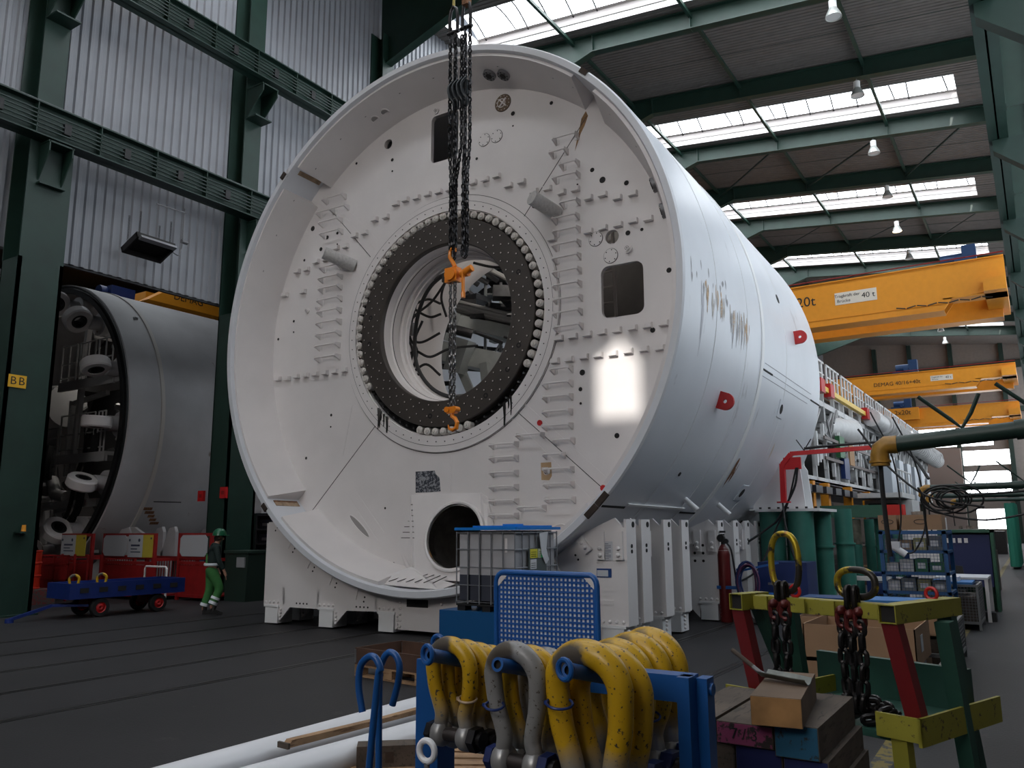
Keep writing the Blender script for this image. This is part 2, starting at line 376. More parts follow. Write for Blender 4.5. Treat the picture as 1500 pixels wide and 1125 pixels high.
# ---- far end wall with strip windows
ew = mat('end_wall_panels', (.24, .21, .19), .7, var=.08)
mb = MB()
outer = [(XL, 0), (XR, 0), (XR, 21), (XL, 23)]
holes = [rrect(-8.2, 10.9, 9.4, 2.1, .02, 1), rrect(-4.2, 9.3, 4.0, .0001, .00001, 1) if False else rrect(-4.3, 8.6, 4.2, 1.5, .02, 1), rrect(-4.5, 6.1, 4.4, 2.2, .02, 1), rrect(-4.0, 2.4, 3.4, 2.0, .02, 1)]
mb.plate([outer] + holes, 96, 96.2); struct('wall_back', mb, ew)
daylight = mat('end_window_daylight', (.8, .85, .9), .6, emit=(.93, .97, 1.), estr=7.)
for i, (cx, cz, w, h) in enumerate(((-8.2, 10.9, 9.4, 2.1), (-4.3, 8.6, 4.2, 1.5), (-4.5, 6.1, 4.4, 2.2), (-4.0, 2.4, 3.4, 2.0))):
    mb = MB(); mb.b2((cx - w / 2, 96.05, cz - h / 2), (cx + w / 2, 96.08, cz + h / 2)); wo = struct('window_%d' % (i + 20), mb, daylight)
    f_ = MB()
    for k in range(5): f_.b2((cx - w / 2 + k * w / 4 - .03, 95.98, cz - h / 2), (cx - w / 2 + k * w / 4 + .03, 96.04, cz + h / 2))
    f_.build('window_frame', DGREEN, wo)
mb = MB()
for x in (-14, -10.5, -6.6, -2): mb.b2((x - .2, 95.4, 0), (x + .2, 96, 21))
mb.b2((XL, 95.5, 13.1), (XR, 96, 13.6)); mb.b2((XL, 95.6, 17.6), (XR, 96, 18.3)); struct('trim_end_wall', mb, DGREEN)
mb = MB(); mb.b2((-10.3, 94.9, 0), (-6.5, 95.35, 9.6)); struct('partition_end', mb, mat('brown_partition', (.27, .22, .2), .8))
# ---- right side: wall with high translucent glazing band behind the column row
mb = MB(); mb.b2((XR, -15, 0), (XR + .2, 96, 6.)); mb.b2((XR, -15, 17.8), (XR + .2, 96, 21)); mb.b2((XR, -15, 6), (XR + .2, 9, 17.8)); struct('wall_right', mb, mat('right_wall', (.20, .20, .20), .8))
rg = mat('side_glazing_daylight', (.8, .85, .9), .6, emit=(.84, .92, 1.), estr=SIDESTR if 'SIDESTR' in globals() else 3.)
mb = MB(); mb.b2((XR + .05, 9, 6.), (XR + .1, 96, 17.8)); wo = struct('window_30', mb, rg)
mb = MB()
for y in range(9, 96, 3): mb.b2((XR - .02, y - .05, 6.), (XR + .04, y + .05, 17.8))
for z in (9, 12, 15): mb.b2((XR - .02, 9, z - .04), (XR + .04, 96, z + .04))
mb.build('glazing_bars', DGREEN, wo)
# rear gable (behind the viewpoint) with its window band
mb = MB(); mb.plate([[(-45, 0), (XR, 0), (XR, 21), (XL, 23), (-45, 14)], rrect(-4.2, 12.5, 9.4, 5.5, .02, 1), [(-1.95, 15.75), (-1.15, 15.75), (-1.15, 16.75), (-1.5, 17.15), (-1.95, 16.75)]], -15.2, -15); struct('wall_front', mb, mat('gable_wall', (.30, .28, .26), .8))  # small unseen opening above the window is added to shape the sun patch
mb = MB(); mb.b2((-8.9, -15.12, 9.75), (.5, -15.08, 15.25)); wo = struct('window_31', mb, mat('gable_daylight', (.8, .8, .8), .6, emit=(1., .95, .92), estr=REARSTR if 'REARSTR' in globals() else 10.))
mb = MB()
for k in range(7): mb.b2((-8.9 + 1.56 * k - .05, -15.06, 9.75), (-8.9 + 1.56 * k + .05, -14.98, 15.25))
mb.build('glazing_bars', DGREEN, wo)
# ---- right column row: stepped crane columns with lattice
for i, y in enumerate((15, 21, 27, 33, 39, 45, 51, 57, 69, 81)):
    t = thing('crane_column', ['tall green crane column at the right edge, closest to the viewer', 'tall green crane column at the right edge, second of the row', 'tall green crane column at the right edge, third of the row', 'tall green crane column at the right edge, fourth of the row', 'tall green crane column beside the end of the nearest orange crane', 'green crane column just behind the nearest orange crane', 'green crane column before the second orange crane', 'green crane column beside the second orange crane', 'green crane column between the two far orange cranes', 'green crane column farthest down the right row'][i], 'column', (.62, y, 0))
    mb = MB(); mb.b2((-.42, -.2, 11.4), (-.38, .2, 19.2)); mb.b2((.18, -.2, 0), (.22, .2, 19.2)); mb.b2((-.38, -.02, 11.4), (.2, .02, 19.2))
    mb.build('upper_shaft', GREEN, t, smooth=False)
    mb = MB(); mb.b2((.22, -.2, 0), (.27, .2, 10.6)); mb.b2((.95, -.2, 0), (1.0, .2, 19)); 
    for k in range(9): mb.bar((.25, 0, .4 + k * 1.15), (.97, 0, .4 + (k + 1) * 1.15), .06); mb.bar((.97, 0, .4 + k * 1.15), (.25, 0, .4 + (k + 1) * 1.15), .06) if k % 2 else None
    mb.build('lattice_shaft', DGREEN, t, smooth=False)
    mb = MB(); mb.prism([(-.75, 10.6), (.3, 10.6), (.3, 9.4), (-.75, 10.35)], -.16, .16); mb.build('corbel', DGREEN, t, smooth=False)
t = thing('crane_runway_beam', 'dark green crane runway beam along the right column row', 'beam', (.0, 12, 10.6))
mb = MB(); I_beam(mb, (0, 0, .4), (0, 82, .4), .8, .4, .035)
for k in range(54): mb.b2((-.18, k * 1.5, .03), (.18, k * 1.5 + .02, .77))
mb.build('girder', DGREEN, t, smooth=False)
mb = MB(); mb.b2((-.04, 0, .8), (.04, 82, .9)); mb.build('crane_rail', GREY, t)
# ---- left bay beyond the columns
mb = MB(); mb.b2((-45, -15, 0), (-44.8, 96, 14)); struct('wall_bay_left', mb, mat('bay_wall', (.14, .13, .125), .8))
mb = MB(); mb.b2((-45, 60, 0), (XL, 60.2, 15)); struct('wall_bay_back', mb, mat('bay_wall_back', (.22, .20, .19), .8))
for i, (a, b) in enumerate(((0, 5), (17.5, 21))):  # glowing roof panels with bars, added only to brighten the bay
    mb = MB(); mb.add([(-38, a, 14.35), (-21, a, 14.95), (-21, b, 14.95), (-38, b, 14.35)], [(0, 1, 2, 3)]); wo = struct('window_%d' % (40 + i), mb, mat('bay_fill_panel', (.8, .85, .9), .6, emit=(.88, .94, 1.), estr=BAYSTR))
    mb = MB()
    for k in range(9): mb.b2((-38 + k * 2.1, a, 14.3), (-37.92 + k * 2.1, b, 14.33 + .3))
    mb.build('glazing_bars', DGREEN, wo)
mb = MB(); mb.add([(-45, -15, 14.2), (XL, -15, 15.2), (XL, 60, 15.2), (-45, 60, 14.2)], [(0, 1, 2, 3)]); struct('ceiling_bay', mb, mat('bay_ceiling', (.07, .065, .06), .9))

su = bpy.data.lights.new('sun', 'SUN'); so = bpy.data.objects.new('sun', su); COL.objects.link(so); su.energy = 5.; su.angle = math.radians(.6); su.color = (1, .96, .9)
so.rotation_euler = Vector((.15, -1, .455)).to_track_quat('Z', 'Y').to_euler()
# ================================================================ main tunnel shield (local x right, y along the axis, z up)
BRACKETS= [(-2.91, 3.09, 0.55), (-2.74, 2.82, 0.4), (-3.15, 2.82, 0.4), (-2.99, 2.58, 0.54), (-2.95, 2.32, 0.52), (-2.93, 1.56, 0.48), (-2.93, 1.33, 0.54), (-2.92, 1.1, 0.53), (-2.92, 0.85, 0.56), (-2.92, 0.6, 0.55), (-2.92, 0.36, 0.57), (-2.92, 0.11, 0.57), (-2.93, -0.13, 0.56), (-2.92, -0.38, 0.57), (2.64, 2.97, 0.44), (2.5, 2.73, 0.29), (2.71, 2.45, 0.31), (2.64, 2.23, 0.46), (2.71, 1.73, 0.31), (2.62, 1.47, 0.45), (2.63, 1.23, 0.46), (2.63, 0.98, 0.47), (2.63, 0.74, 0.47), (2.63, 0.49, 0.47), (2.63, 0.25, 0.47), (2.64, 0.0, 0.48), (2.63, -0.24, 0.48), (2.64, -0.49, 0.48), (2.5, -1.21, 0.35), (2.42, -1.45, 0.49), (2.42, -1.68, 0.49), (2.41, -1.93, 0.48), (2.41, -2.17, 0.49), (2.52, -2.42, 0.33), (2.34, -2.65, 0.34), (2.42, -2.89, 0.5), (2.42, -3.14, 0.5), (2.44, -3.39, 0.49), (1.88, -2.29, 0.47), (1.35, -2.42, 0.5), (1.35, -2.65, 0.5), (1.35, -2.91, 0.5), (1.35, -3.15, 0.5), (1.35, -3.39, 0.5), (1.35, -3.63, 0.5), (1.9, -3.51, 0.47)]
BLOCKS= [(-1.23, 2.62), (-0.98, 2.65), (-0.7, 2.63), (-0.43, 2.64), (-0.16, 2.63), (0.1, 2.62), (0.65, 2.63), (0.92, 2.63), (1.18, 2.63), (1.44, 2.38), (1.72, 2.39), (1.98, 2.14), (-1.78, 2.4), (-1.49, 2.4), (-2.31, 2.16), (-2.04, 2.17), (2.26, 2.13), (2.54, 1.99), (2.81, 1.99), (3.06, 1.77), (3.33, 1.77), (3.6, 1.65), (3.88, 1.66), (3.05, 1.16), (3.32, 1.17), (3.6, 1.17), (3.87, 1.18), (4.14, 1.16), (-4.28, 1.19), (-3.73, 1.18), (-3.94, 1.67), (-3.66, 1.67), (-3.38, 1.79), (-3.11, 1.79), (-2.82, 1.99), (-2.56, 1.98), (-4.36, -0.66), (-4.09, -0.68), (-3.81, -0.66), (-3.54, -0.66), (-3.26, -0.67), (-2.99, -0.67), (-2.72, -0.67), (-2.45, -0.67), (2.45, -0.64), (2.72, -0.64), (2.99, -0.64), (3.26, -0.64), (3.53, -0.64), (3.8, -0.64), (4.06, -0.64), (4.34, -0.64), (2.37, -1.03), (2.64, -1.03), (2.92, -1.02), (3.18, -1.02), (3.45, -1.03), (3.72, -1.02), (3.99, -1.02), (4.26, -1.03), (2.34, 1.17)]
HOLES= [(-2.36, 3.79, 0.029), (-1.38, 3.62, 0.036), (-1.37, 3.37, 0.022), (1.52, 3.81, 0.044), (1.52, 3.56, 0.017), (0.71, 3.11, 0.029), (2.34, 3.78, 0.036), (3.13, 2.28, 0.041), (3.32, 2.05, 0.058), (3.76, 1.89, 0.044), (2.85, 2.3, 0.022), (2.84, 2.08, 0.017), (3.76, 1.0, 0.044), (4.01, 1.01, 0.029), (-3.56, 2.58, 0.058), (-3.12, 2.29, 0.044), (-2.83, 2.33, 0.033), (-3.29, 2.06, 0.044), (-2.82, 2.08, 0.019), (-3.77, 1.9, 0.029), (-4.0, 0.57, 0.029), (-3.99, 0.33, 0.019), (-4.45, 0.23, 0.029), (-2.8, -1.56, 0.029), (-2.8, -1.8, 0.019), (-3.45, -2.4, 0.029), (4.14, -0.72, 0.044), (4.45, 0.23, 0.044), (2.87, -1.28, 0.051), (2.83, -1.56, 0.036), (2.83, -1.8, 0.022), (3.47, -2.38, 0.044), (2.17, -2.9, 0.051), (-1.32, -3.45, 0.022), (-1.08, -4.47, 0.029), (-0.78, -4.53, 0.029)]
def fill_lamp(parent, loc, power, col=(1, .93, .85), size=.5, aim=(0, 0, -1)):  # added lamp and housing, invented to brighten the inside of a shield
    "an invented fill lamp: small housing and an area light for dark interiors"
    mb = MB(); mb.box(loc, (.34, .16, .12)); mb.build('lamp_housing', GREY, parent, smooth=False)
    l = bpy.data.lights.new('interior_fill_light', 'AREA'); l.energy = power; l.color = col; l.shape = 'RECTANGLE'; l.size = .3; l.size_y = .12
    o = bpy.data.objects.new('interior_fill_light', l); COL.objects.link(o); o.parent = parent; o.location = Vector(loc) + Vector(aim) * .08; o.rotation_euler = Vector(aim).to_track_quat('-Z', 'Y').to_euler()
S_LOC = (-9.08, 10.87, 5.64); S_ROT = (math.radians(-.527), 0, math.radians(1.503))
R = 5.01; W = .886
rust = mat('rust_streak', (.22, .10, .045), .8, var=.5, vscale=14)
rustl = mat('rust_stain_thin', (.42, .30, .20), .7, var=.4, vscale=9)
HOLE = mat('bore_dark', (.012, .011, .011), .8)
LINE = mat('joint_line', (.05, .045, .045), .8)
BEAD = mat('weld_bead_white', (.82, .82, .82), .4)
SH = thing('tunnel_shield', 'huge white tunnel boring shield resting on a white cradle in the middle of the hall', 'tunnel boring machine', S_LOC, rot=S_ROT)
mb = MB(); mb.lathe([(4.885, 0), (4.985, 0), (R, .035), (R, 4.30), (4.86, 4.30), (4.86, .06)], 160, closed=True); mb.build('front_skin', SHELL, SH)
mb = MB(); mb.lathe([(4.86, 4.30), (5.03, 4.30), (5.03, 4.47), (4.86, 4.47)], 160, closed=True); mb.build('joint_band', BEAD, SH)
mb = MB(); mb.lathe([(4.86, 4.47), (4.995, 4.47), (4.995, 9.9), (4.86, 9.9)], 160, closed=True); mb.build('tail_skin', SHELL, SH)
for w in (1.55, 3.33, 6.4):
    mb = MB(); mb.lathe([(R - .02, w - .011), (R + (.008 if w < 4 else -.008), w), (R - .02, w + .011)], 160); mb.build('weld_seam', BEAD, SH)
def seg(a0, a1, name, m, prof, n=60, holes=()):
    mb = MB(); mb.lathe(prof, n, None, a0, a1, closed=True); return mb.build(name, m, SH)
LP = [(4.90, .09), (4.80, .06), (4.575, W + .02), (4.90, W + .02)]
for a0, a1 in ((-41.5, 42.3), (48.7, 132), (138.5, 221.8), (228.5, 261.2), (299, 313.5)): seg(a0, a1, 'skirt_liner', WHITE, LP, int((a1 - a0) / 2))
# rusty brown blocks in the rim gaps
for a in (136, 46.3, -136.5, -46.5, -43.6):
    mb = MB(); M = Matrix.Rotation(-math.radians(a), 4, 'Y'); mb.box((4.965, -.0, 0), (.09, .05, .16 if a > -40 or a < -100 else .24), M); mb.build('rim_notch_block', mat('rusty_block', (.045, .03, .022), .8, var=.4), SH)
for a, c in ((133.2, rustl), (-136.5, rustl), (-137.3, rust)):
    mb = MB(); M = Matrix.Rotation(-math.radians(a), 4, 'Y'); mb.box((4.855, .5, 0), (.012, .62, .1 if c is rustl else .04), M); mb.build('rust_streak', c, SH)
# face plate with real openings
holes = [circ(0, 0, 2.16, 96), rrect(3.63, .04, .76, .9, .14), rrect(-.06, 3.78, .66, 1.0, .1), circ(-1.5, 4.0, .105, 20), circ(3.47, .99, .125, 20), circ(.42, -3.97, .62, 40)]
mb = MB(); mb.plate([circ(0, 0, 4.87, 160)] + holes, W, W + .09); mb.build('face_plate', WHITE, SH, ang=20)
# fine joint lines on the face
mb = MB()
def fline(p, q, w_=.012, y=W - .002, M=mb): M.bar((p[0], y, p[1]), (q[0], y, q[1]), w_, .004, up=(0, 1, 0)) if False else None
def flat(mb_, p, q, w_, y=W - .004, t=.008):
    p = Vector((p[0], 0, p[1])); q = Vector((q[0], 0, q[1])); d = (q - p); n = Vector((-d.z, 0, d.x)).normalized() * w_ / 2
    mb_.prism([((p + n).x, (p + n).z), ((q + n).x, (q + n).z), ((q - n).x, (q - n).z), ((p - n).x, (p - n).z)], y, y + t)
for p, q in (((1.75, 1.72), (3.05, 3.32)), ((-1.62, -1.86), (-3.3, -3.55)), ((-1.86, 1.6), (-3.05, 2.9)), ((1.62, -1.86), (3.3, -3.3))): flat(mb, p, q, .012)
mb.build('joint_line', LINE, SH)
mb = MB()
for p, q in (((1.5, -1.96), (3.1, -3.5)), ((1.75, -1.72), (3.42, -3.2)), ((-1.75, 1.72), (-2.75, 2.75)), ((-1.62, 1.85), (-2.65, 2.88)), ((.18, -2.5), (.18, -3.2)), ((-2.25, -1.4), (-2.45, -2.4)), ((-2.1, -3.1), (-1.35, -3.9)), ((-2.25, -3.25), (-1.5, -4.05))): flat(mb, p, q, .035, W - .006, .012)
mb.build('weld_strip', WHITE, SH, sp=1)
# bearing ring, bolt gap, brown flange
mb = MB(); mb.lathe([(2.20, W + .02), (2.46, W - .02), (2.46, W - .035), (2.18, W - .045), (2.18, W + .12)], 120); mb.build('bearing_ring', WHITE, SH)
mb = MB(); mb.lathe([(2.485, W - .003), (2.475, W - .004)], 120); mb.lathe([(2.35, W - .0425), (2.343, W - .0428)], 120); mb.build('joint_line', LINE, SH)
mb = MB(); mb.lathe([(2.20, W + .10), (1.95, W + .10)], 96); mb.build('bolt_channel', mat('greasy_black', (.01, .009, .009), .25), SH)
mb = MB(); mb.lathe([(2.0, W + .12), (2.0, W - .05), (1.985, W - .065), (1.53, W - .065), (1.515, W - .05), (1.515, W + .05)], 120); FL = mb.build('drive_flange', BROWN, SH)
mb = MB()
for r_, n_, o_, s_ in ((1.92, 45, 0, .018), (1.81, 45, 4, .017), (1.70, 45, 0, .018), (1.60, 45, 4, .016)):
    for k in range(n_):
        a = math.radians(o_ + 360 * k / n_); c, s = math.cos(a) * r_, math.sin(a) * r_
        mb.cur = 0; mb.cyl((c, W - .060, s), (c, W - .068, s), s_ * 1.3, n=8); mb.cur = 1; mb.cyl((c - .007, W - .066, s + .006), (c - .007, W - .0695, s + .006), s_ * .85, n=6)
tag(mb.build('threaded_holes', [HOLE, mat('painted_glint', (.55, .50, .46), .35, .2)], SH), kind='stuff')  # pale discs paint a glint into each threaded hole
mb = MB()
for k in range(72):
    a = math.radians(k * 5 + 2); c, s = math.cos(a) * 2.27, math.sin(a) * 2.27; mb.cyl((c, W - .040, s), (c, W - .0475, s), .011, n=8)
tag(mb.build('ring_bores', HOLE, SH), kind='stuff')
for a in (22, -22, 95 + 43, 180 - 10, 187, -98, -57, -37):
    c, s = math.cos(math.radians(a)) * 1.8, math.sin(math.radians(a)) * 1.8
    mb = MB(); mb.lathe([(.05, W - .066), (.045, W - .0695), (.022, W - .0675)], 16, TR(c, 0, s)); mb.build('dowel_hole', HOLE, SH)
bolt = None
for k in range(72):
    a = -180 + k * 5 + 1
    if -146 < a < -107 or -70 < a < -32: continue
    M = (Matrix.Rotation(-math.radians(a), 4, 'Y'))
    if bolt is None:
        mb = MB(); mb.cyl((0, W + .09, 0), (0, W - .05, 0), .072, n=14); mb.cyl((0, W - .05, 0), (0, W - .085, 0), .066, .045, n=14); mb.cyl((0, W - .085, 0), (0, W - .1, 0), .022, n=8)
        bolt = mb.build('capped_bolt', mat('bolt_cap_white', (.70, .66, .62), .38, var=.12, vscale=9), SH); o = bolt
    else:
        o = bolt.copy(); COL.objects.link(o); o.parent = SH
    o.location = (2.085 * math.cos(math.radians(a)), 0, 2.085 * math.sin(math.radians(a)))
pin = None
for k in range(72):
    a = -180 + k * 5 + 1
    if not (-146 < a < -107 or -70 < a < -32): continue
    if pin is None:
        mb = MB(); mb.cyl((0, W + .09, 0), (0, W - .01, 0), .02, n=8); pin = mb.build('stud', mat('wet_stud', (.35, .35, .36), .15, .9), SH); o = pin
    else: o = pin.copy(); COL.objects.link(o); o.parent = SH
    o.location = (2.085 * math.cos(math.radians(a)), 0, 2.085 * math.sin(math.radians(a)))
mb = MB(); g = random.Random(3)
for a0, n_ in ((-132, 4), (-128, 3), (-52, 4), (-48, 2)):
    for k in range(n_):
        a = math.radians(a0 + g.uniform(-2, 2)); x, z = 2.19 * math.cos(a), 2.19 * math.sin(a); L_ = g.uniform(.12, .42)
        mb.tube([(x, W - .048, z + .05), (x + .01, W - .048, z - L_ * .5), (x, W - .047, z - L_)], [.022, .014, .006], 6)
mb.build('grease_drip', MATS['greasy_black'], SH, sp=1)
# inner tube and step rings
mb = MB(); mb.lathe([(1.515, W + .05), (1.505, 1.12), (1.47, 1.13), (1.47, 1.17), (1.505, 1.18), (1.50, 1.40), (1.44, 1.41), (1.44, 1.50), (1.41, 1.51), (1.41, 1.60), (2.5, 1.61), (2.5, 2.1), (2.25, 2.7), (2.0, 3.15), (1.95, 3.3), (1.95, 3.45)], 96); mb.build('centre_tube', WHITE, SH)
mb = MB(); mb.lathe([(1.468, 1.14), (1.463, 1.15), (1.468, 1.16)], 96); mb.build('seal_groove', BLACK, SH)
# closing bulkhead behind (dark chamber) and interior machinery seen through the centre
mb = MB(); mb.lathe([(1.95, 3.4), (4.86, 3.4)], 96); mb.build('rear_bulkhead', mat('bulkhead_grey', (.30, .29, .285), .5, var=.1), SH)
DG = mat('machine_grey_paint', (.36, .38, .37), .45, var=.1)
mb = MB()
mb.bar((-3.6, 5.2, 1.62), (-1.1, 7.2, 1.0), .3, .34); mb.bar((-3.7, 5.0, .75), (-.9, 6.6, .05), .42, .5); mb.bar((-2.2, 5.6, .3), (-1.9, 5.6, -1.9), .16, .22); mb.bar((-2.9, 5.4, .4), (-2.1, 5.6, -1.4), .14, .2)
mb.bar((-1.5, 6.4, .1), (-1.5, 6.4, -2), .16, .22); mb.bar((-3.9, 6.2, -.5), (-1.0, 7.6, -.75), .3, .3); mb.bar((-3.3, 5.2, 1.0), (-3.0, 5.2, 1.7), .3, .5); mb.bar((-2.9, 5.3, 0.1), (-2.6, 5.3, .9), .35, .5); mb.bar((-3.8, 7.9, -.1), (-1.2, 7.9, -.1), .5, .5); mb.b2((-3.6, 4.2, -.95), (-.6, 6.2, -.72)); mb.b2((-2.9, 4.2, -1.6), (-2.7, 4.4, -.95)); mb.b2((-2.0, 4.2, -1.6), (-1.8, 4.4, -.95)); mb.b2((-3.4, 5, -1.7), (-.6, 6, -1.5))
mb.build('frame_beam', DG, SH, smooth=False, sp=1)
mb = MB()
for (x, y) in ((-3.1, 7), (-2.6, 7), (-2.1, 7.4), (-1.7, 7.6), (-1.2, 7.6)): mb.cyl((x, y, -.6), (x, y, 3.0), .045, n=8)
for z in (.9, 1.4, 1.9, 2.6): mb.cyl((-3.1, 7, z), (-.9, 7.6, z), .03, n=6)
for k in range(6): mb.cyl((-2.9 + k * .34, 6.6, .3), (-2.7 + k * .36, 7.4, 1.5), .025, n=6)
mb.bar((-3.4, 7.8, 1.45), (-.8, 7.8, 1.45), .3, .07); mb.bar((-3.4, 8.4, 2.9), (-.8, 8.4, 2.9), .5, .1)
mb.build('walkway_railing', mat('rail_grey_paint', (.45, .47, .47), .45), SH)
mb = MB(); g = random.Random(11)
for k in range(44):
    p = Vector((g.uniform(-4.0, -1.2), g.uniform(5.6, 8), g.uniform(1.6, 3.7))); mb.box(p, (g.uniform(.15, .6), g.uniform(.2, .7), g.uniform(.08, .3)), rz=g.uniform(0, 90))
for k in range(34):
    p = Vector((g.uniform(-4.0, -1.2), g.uniform(5, 7.4), g.uniform(-1.3, 1.9))); mb.cyl(p, p + Vector((g.uniform(.3, 1.1), g.uniform(.3, 1), g.uniform(-.3, .1))), g.uniform(.03, .09), n=10)
mb.build('hydraulic_unit', mat('machinery_dark', (.05, .05, .052), .4, .5, var=.4, vscale=6), SH, sp=1)
mb = MB()
for k in range(9):
    z = 2.1 - k * .07; mb.cyl((-3.4, 4.9 + k * .15, z), (-1.6, 6.4 + k * .12, z - .5), .045 + .02 * (k % 3), n=10)
for k in range(5): mb.cyl((-3.2 + k * .3, 5.4, 2.7 + .1 * (k % 2)), (-2.9 + k * .3, 5.9, 2.5), .07, n=10)
mb.bar((-2.35, 4.6, 3.2), (-2.35, 4.6, 2.2), .12); mb.box((-2.3, 4.6, 2.05), (.4, .3, .22)); 
mb.build('service_pipe', mat('pipe_light_grey', (.32, .31, .30), .4, .2), SH, sp=1)
mb = MB(); mb.box((-2.62, 4.0, 1.0), (.26, .3, .24)); mb.build('blue_valve', BLUE, SH)
mb = MB(); mb.cyl((-2.5, 4.1, .98), (-1.9, 4.6, .8), .12, n=12); mb.build('motor', DKSTEEL, SH)
# cables inside the tube
def spl(P, n=8):
    "Catmull-Rom through P"
    P = [Vector(p) for p in P]; Q = [P[0] * 2 - P[1]] + P + [P[-1] * 2 - P[-2]]; out = []
    for i in range(1, len(Q) - 2):
        a, b, c, d = Q[i - 1:i + 3]
        for k in range(n):
            t = k / n; out.append(.5 * ((2 * b) + (c - a) * t + (2 * a - 5 * b + 4 * c - d) * t * t + (3 * b - a - 3 * c + d) * t ** 3))
    out.append(P[-1]); return out
mb = MB()
def rp(a, r_, w): return (r_ * math.cos(math.radians(a)), w, r_ * math.sin(math.radians(a)))
mb.tube(spl([rp(100, 1.36, 1.58), rp(130, 1.37, 1.62), rp(155, 1.42, 1.75), rp(180, 1.46, 1.85), rp(205, 1.42, 1.75), rp(235, 1.36, 1.62), rp(262, 1.35, 1.58), rp(285, 1.35, 1.56)]), .04, 8)
for P_ in ([(-.6, 1.65, 1.25), (-1.3, 1.9, 1.2), (-1.75, 2.2, .85), (-2.0, 2.35, .3), (-1.75, 2.3, -.1), (-1.95, 2.3, -.7)], [(-.9, 2.2, 1.35), (-1.45, 2.4, 1.0), (-1.9, 2.4, .75), (-2.15, 2.4, .45), (-1.95, 2.4, -.05), (-2.1, 2.4, -.5), (-1.7, 2.3, -.6)], [(-1.3, 2.5, .95), (-1.65, 2.5, 1.1), (-1.95, 2.4, .95), (-1.6, 2.5, .7), (-1.35, 2.6, .75)], [(-1.7, 2.4, .6), (-1.85, 2.35, .2), (-1.6, 2.3, .1), (-1.3, 2.5, .3)], [(.1, 1.7, 1.38), (.5, 1.8, 1.25), (.9, 2.0, 1.25)], [(-2.1, 2.3, -.3), (-1.75, 2.2, -.1), (-1.4, 2.3, -.25), (-1.1, 2.6, -.05), (-.8, 3.2, .1)], [(-2.2, 2.3, -.45), (-1.8, 2.2, -.55), (-1.5, 2.3, -.4), (-1.35, 2.6, -.6)], [(-.6, 2.3, 1.5), (-1.2, 2.6, 1.5), (-1.5, 2.8, 1.2), (-1.5, 3, .8)]):
    mb.tube(spl(P_), .028, 7)
mb.build('cable', BLACK, SH, sp=1)
mb = MB(); mb.box((-1.95, 2.3, .42), (.22, .12, .26)); mb.build('junction_box', GREY, SH)
# fill lamps are added inside the machine; no real fittings known
# brackets: two gusset lugs joined by a thin bar
for i, (u, v, L_) in enumerate(BRACKETS):
    mb = MB(); h = L_ / 2
    for s in (-1, 1):
        mb.prism([(s * h - .05 if s > 0 else s * h, .05), (s * h + (.03 if s > 0 else .07), .05), (s * h + (.03 if s > 0 else .07), -.05), (s * h - .05 if s > 0 else s * h, -.05)], W - .012, W + .01, TR(u, 0, v))
        mb.add([(s * h, W, .06), (s * h, W, -.06), (s * h, W - .17, -.0), (s * h, W - .17, .045)] + [(s * h + .03, W, .06), (s * h + .03, W, -.06), (s * h + .03, W - .17, -.0), (s * h + .03, W - .17, .045)], [(0, 1, 2, 3), (7, 6, 5, 4), (0, 4, 5, 1), (1, 5, 6, 2), (2, 6, 7, 3), (3, 7, 4, 0)], TR(u, 0, v))
    mb.cyl((u - h, W - .15, v + .02), (u + h, W - .15, v + .02), .017, n=7)
    mb.build('cutter_bracket', WHITE, SH, smooth=False)
for (u, v) in BLOCKS:
    mb = MB(); mb.box((u, W - .04, v), (.15, .09, .075)); mb.box((u + .075, W - .03, v), (.012, .06, .095)); mb.cyl((u - .02, W - .07, v + .005), (u - .02, W - .09, v + .005), .008, n=6)
    mb.build('weld_block', WHITE, SH, smooth=False)
mb = MB()
for u, v, r_ in HOLES: mb.lathe([(r_ * 1.25, W - .001), (r_ * 1.2, W - .006), (r_, W - .002)], 14, TR(u, 0, v))
mb.build('bore_rim', WHITE, SH)
mb = MB()
for u, v, r_ in HOLES: mb.cyl((u, W - .0035, v), (u, W + .01, v), r_, n=14)
mb.build('bore_holes', HOLE, SH)
mb = MB()
for a, w in ((139.9, .38), (150, .38), (159.9, .38), (129.8, .39), (119.6, .38), (110.7, .38), (99.5, .37), (89.4, .37), (71.1, .35), (55.7, .38), (49.8, .38), (38, .38), (28, .38)):
    rr = 4.81 - (w - .06) * .272; M = Matrix.Rotation(-math.radians(a), 4, 'Y'); mb.cyl((rr - .004, w, 0), (rr + .02, w, 0), .03, n=12, M=M)
mb.build('liner_bores', HOLE, SH)
for a in (109.5, 106.2):
    mb = MB(); M = Matrix.Rotation(-math.radians(a), 4, 'Y'); mb.tube([(4.665 + .02 * abs(math.cos(2 * PI * k / 20)), .53 + .1 * math.cos(2 * PI * k / 20), .085 * math.sin(2 * PI * k / 20)) for k in range(20)], .012, 6, True, M); mb.build('slot_rim', WHITE, SH)
    mb = MB(); mb.cyl((4.67, .53, 0), (4.72, .53, 0), .085, n=20, M=M); mb.build('slot_bore', mat('slot_inner', (.33, .31, .30), .6), SH)
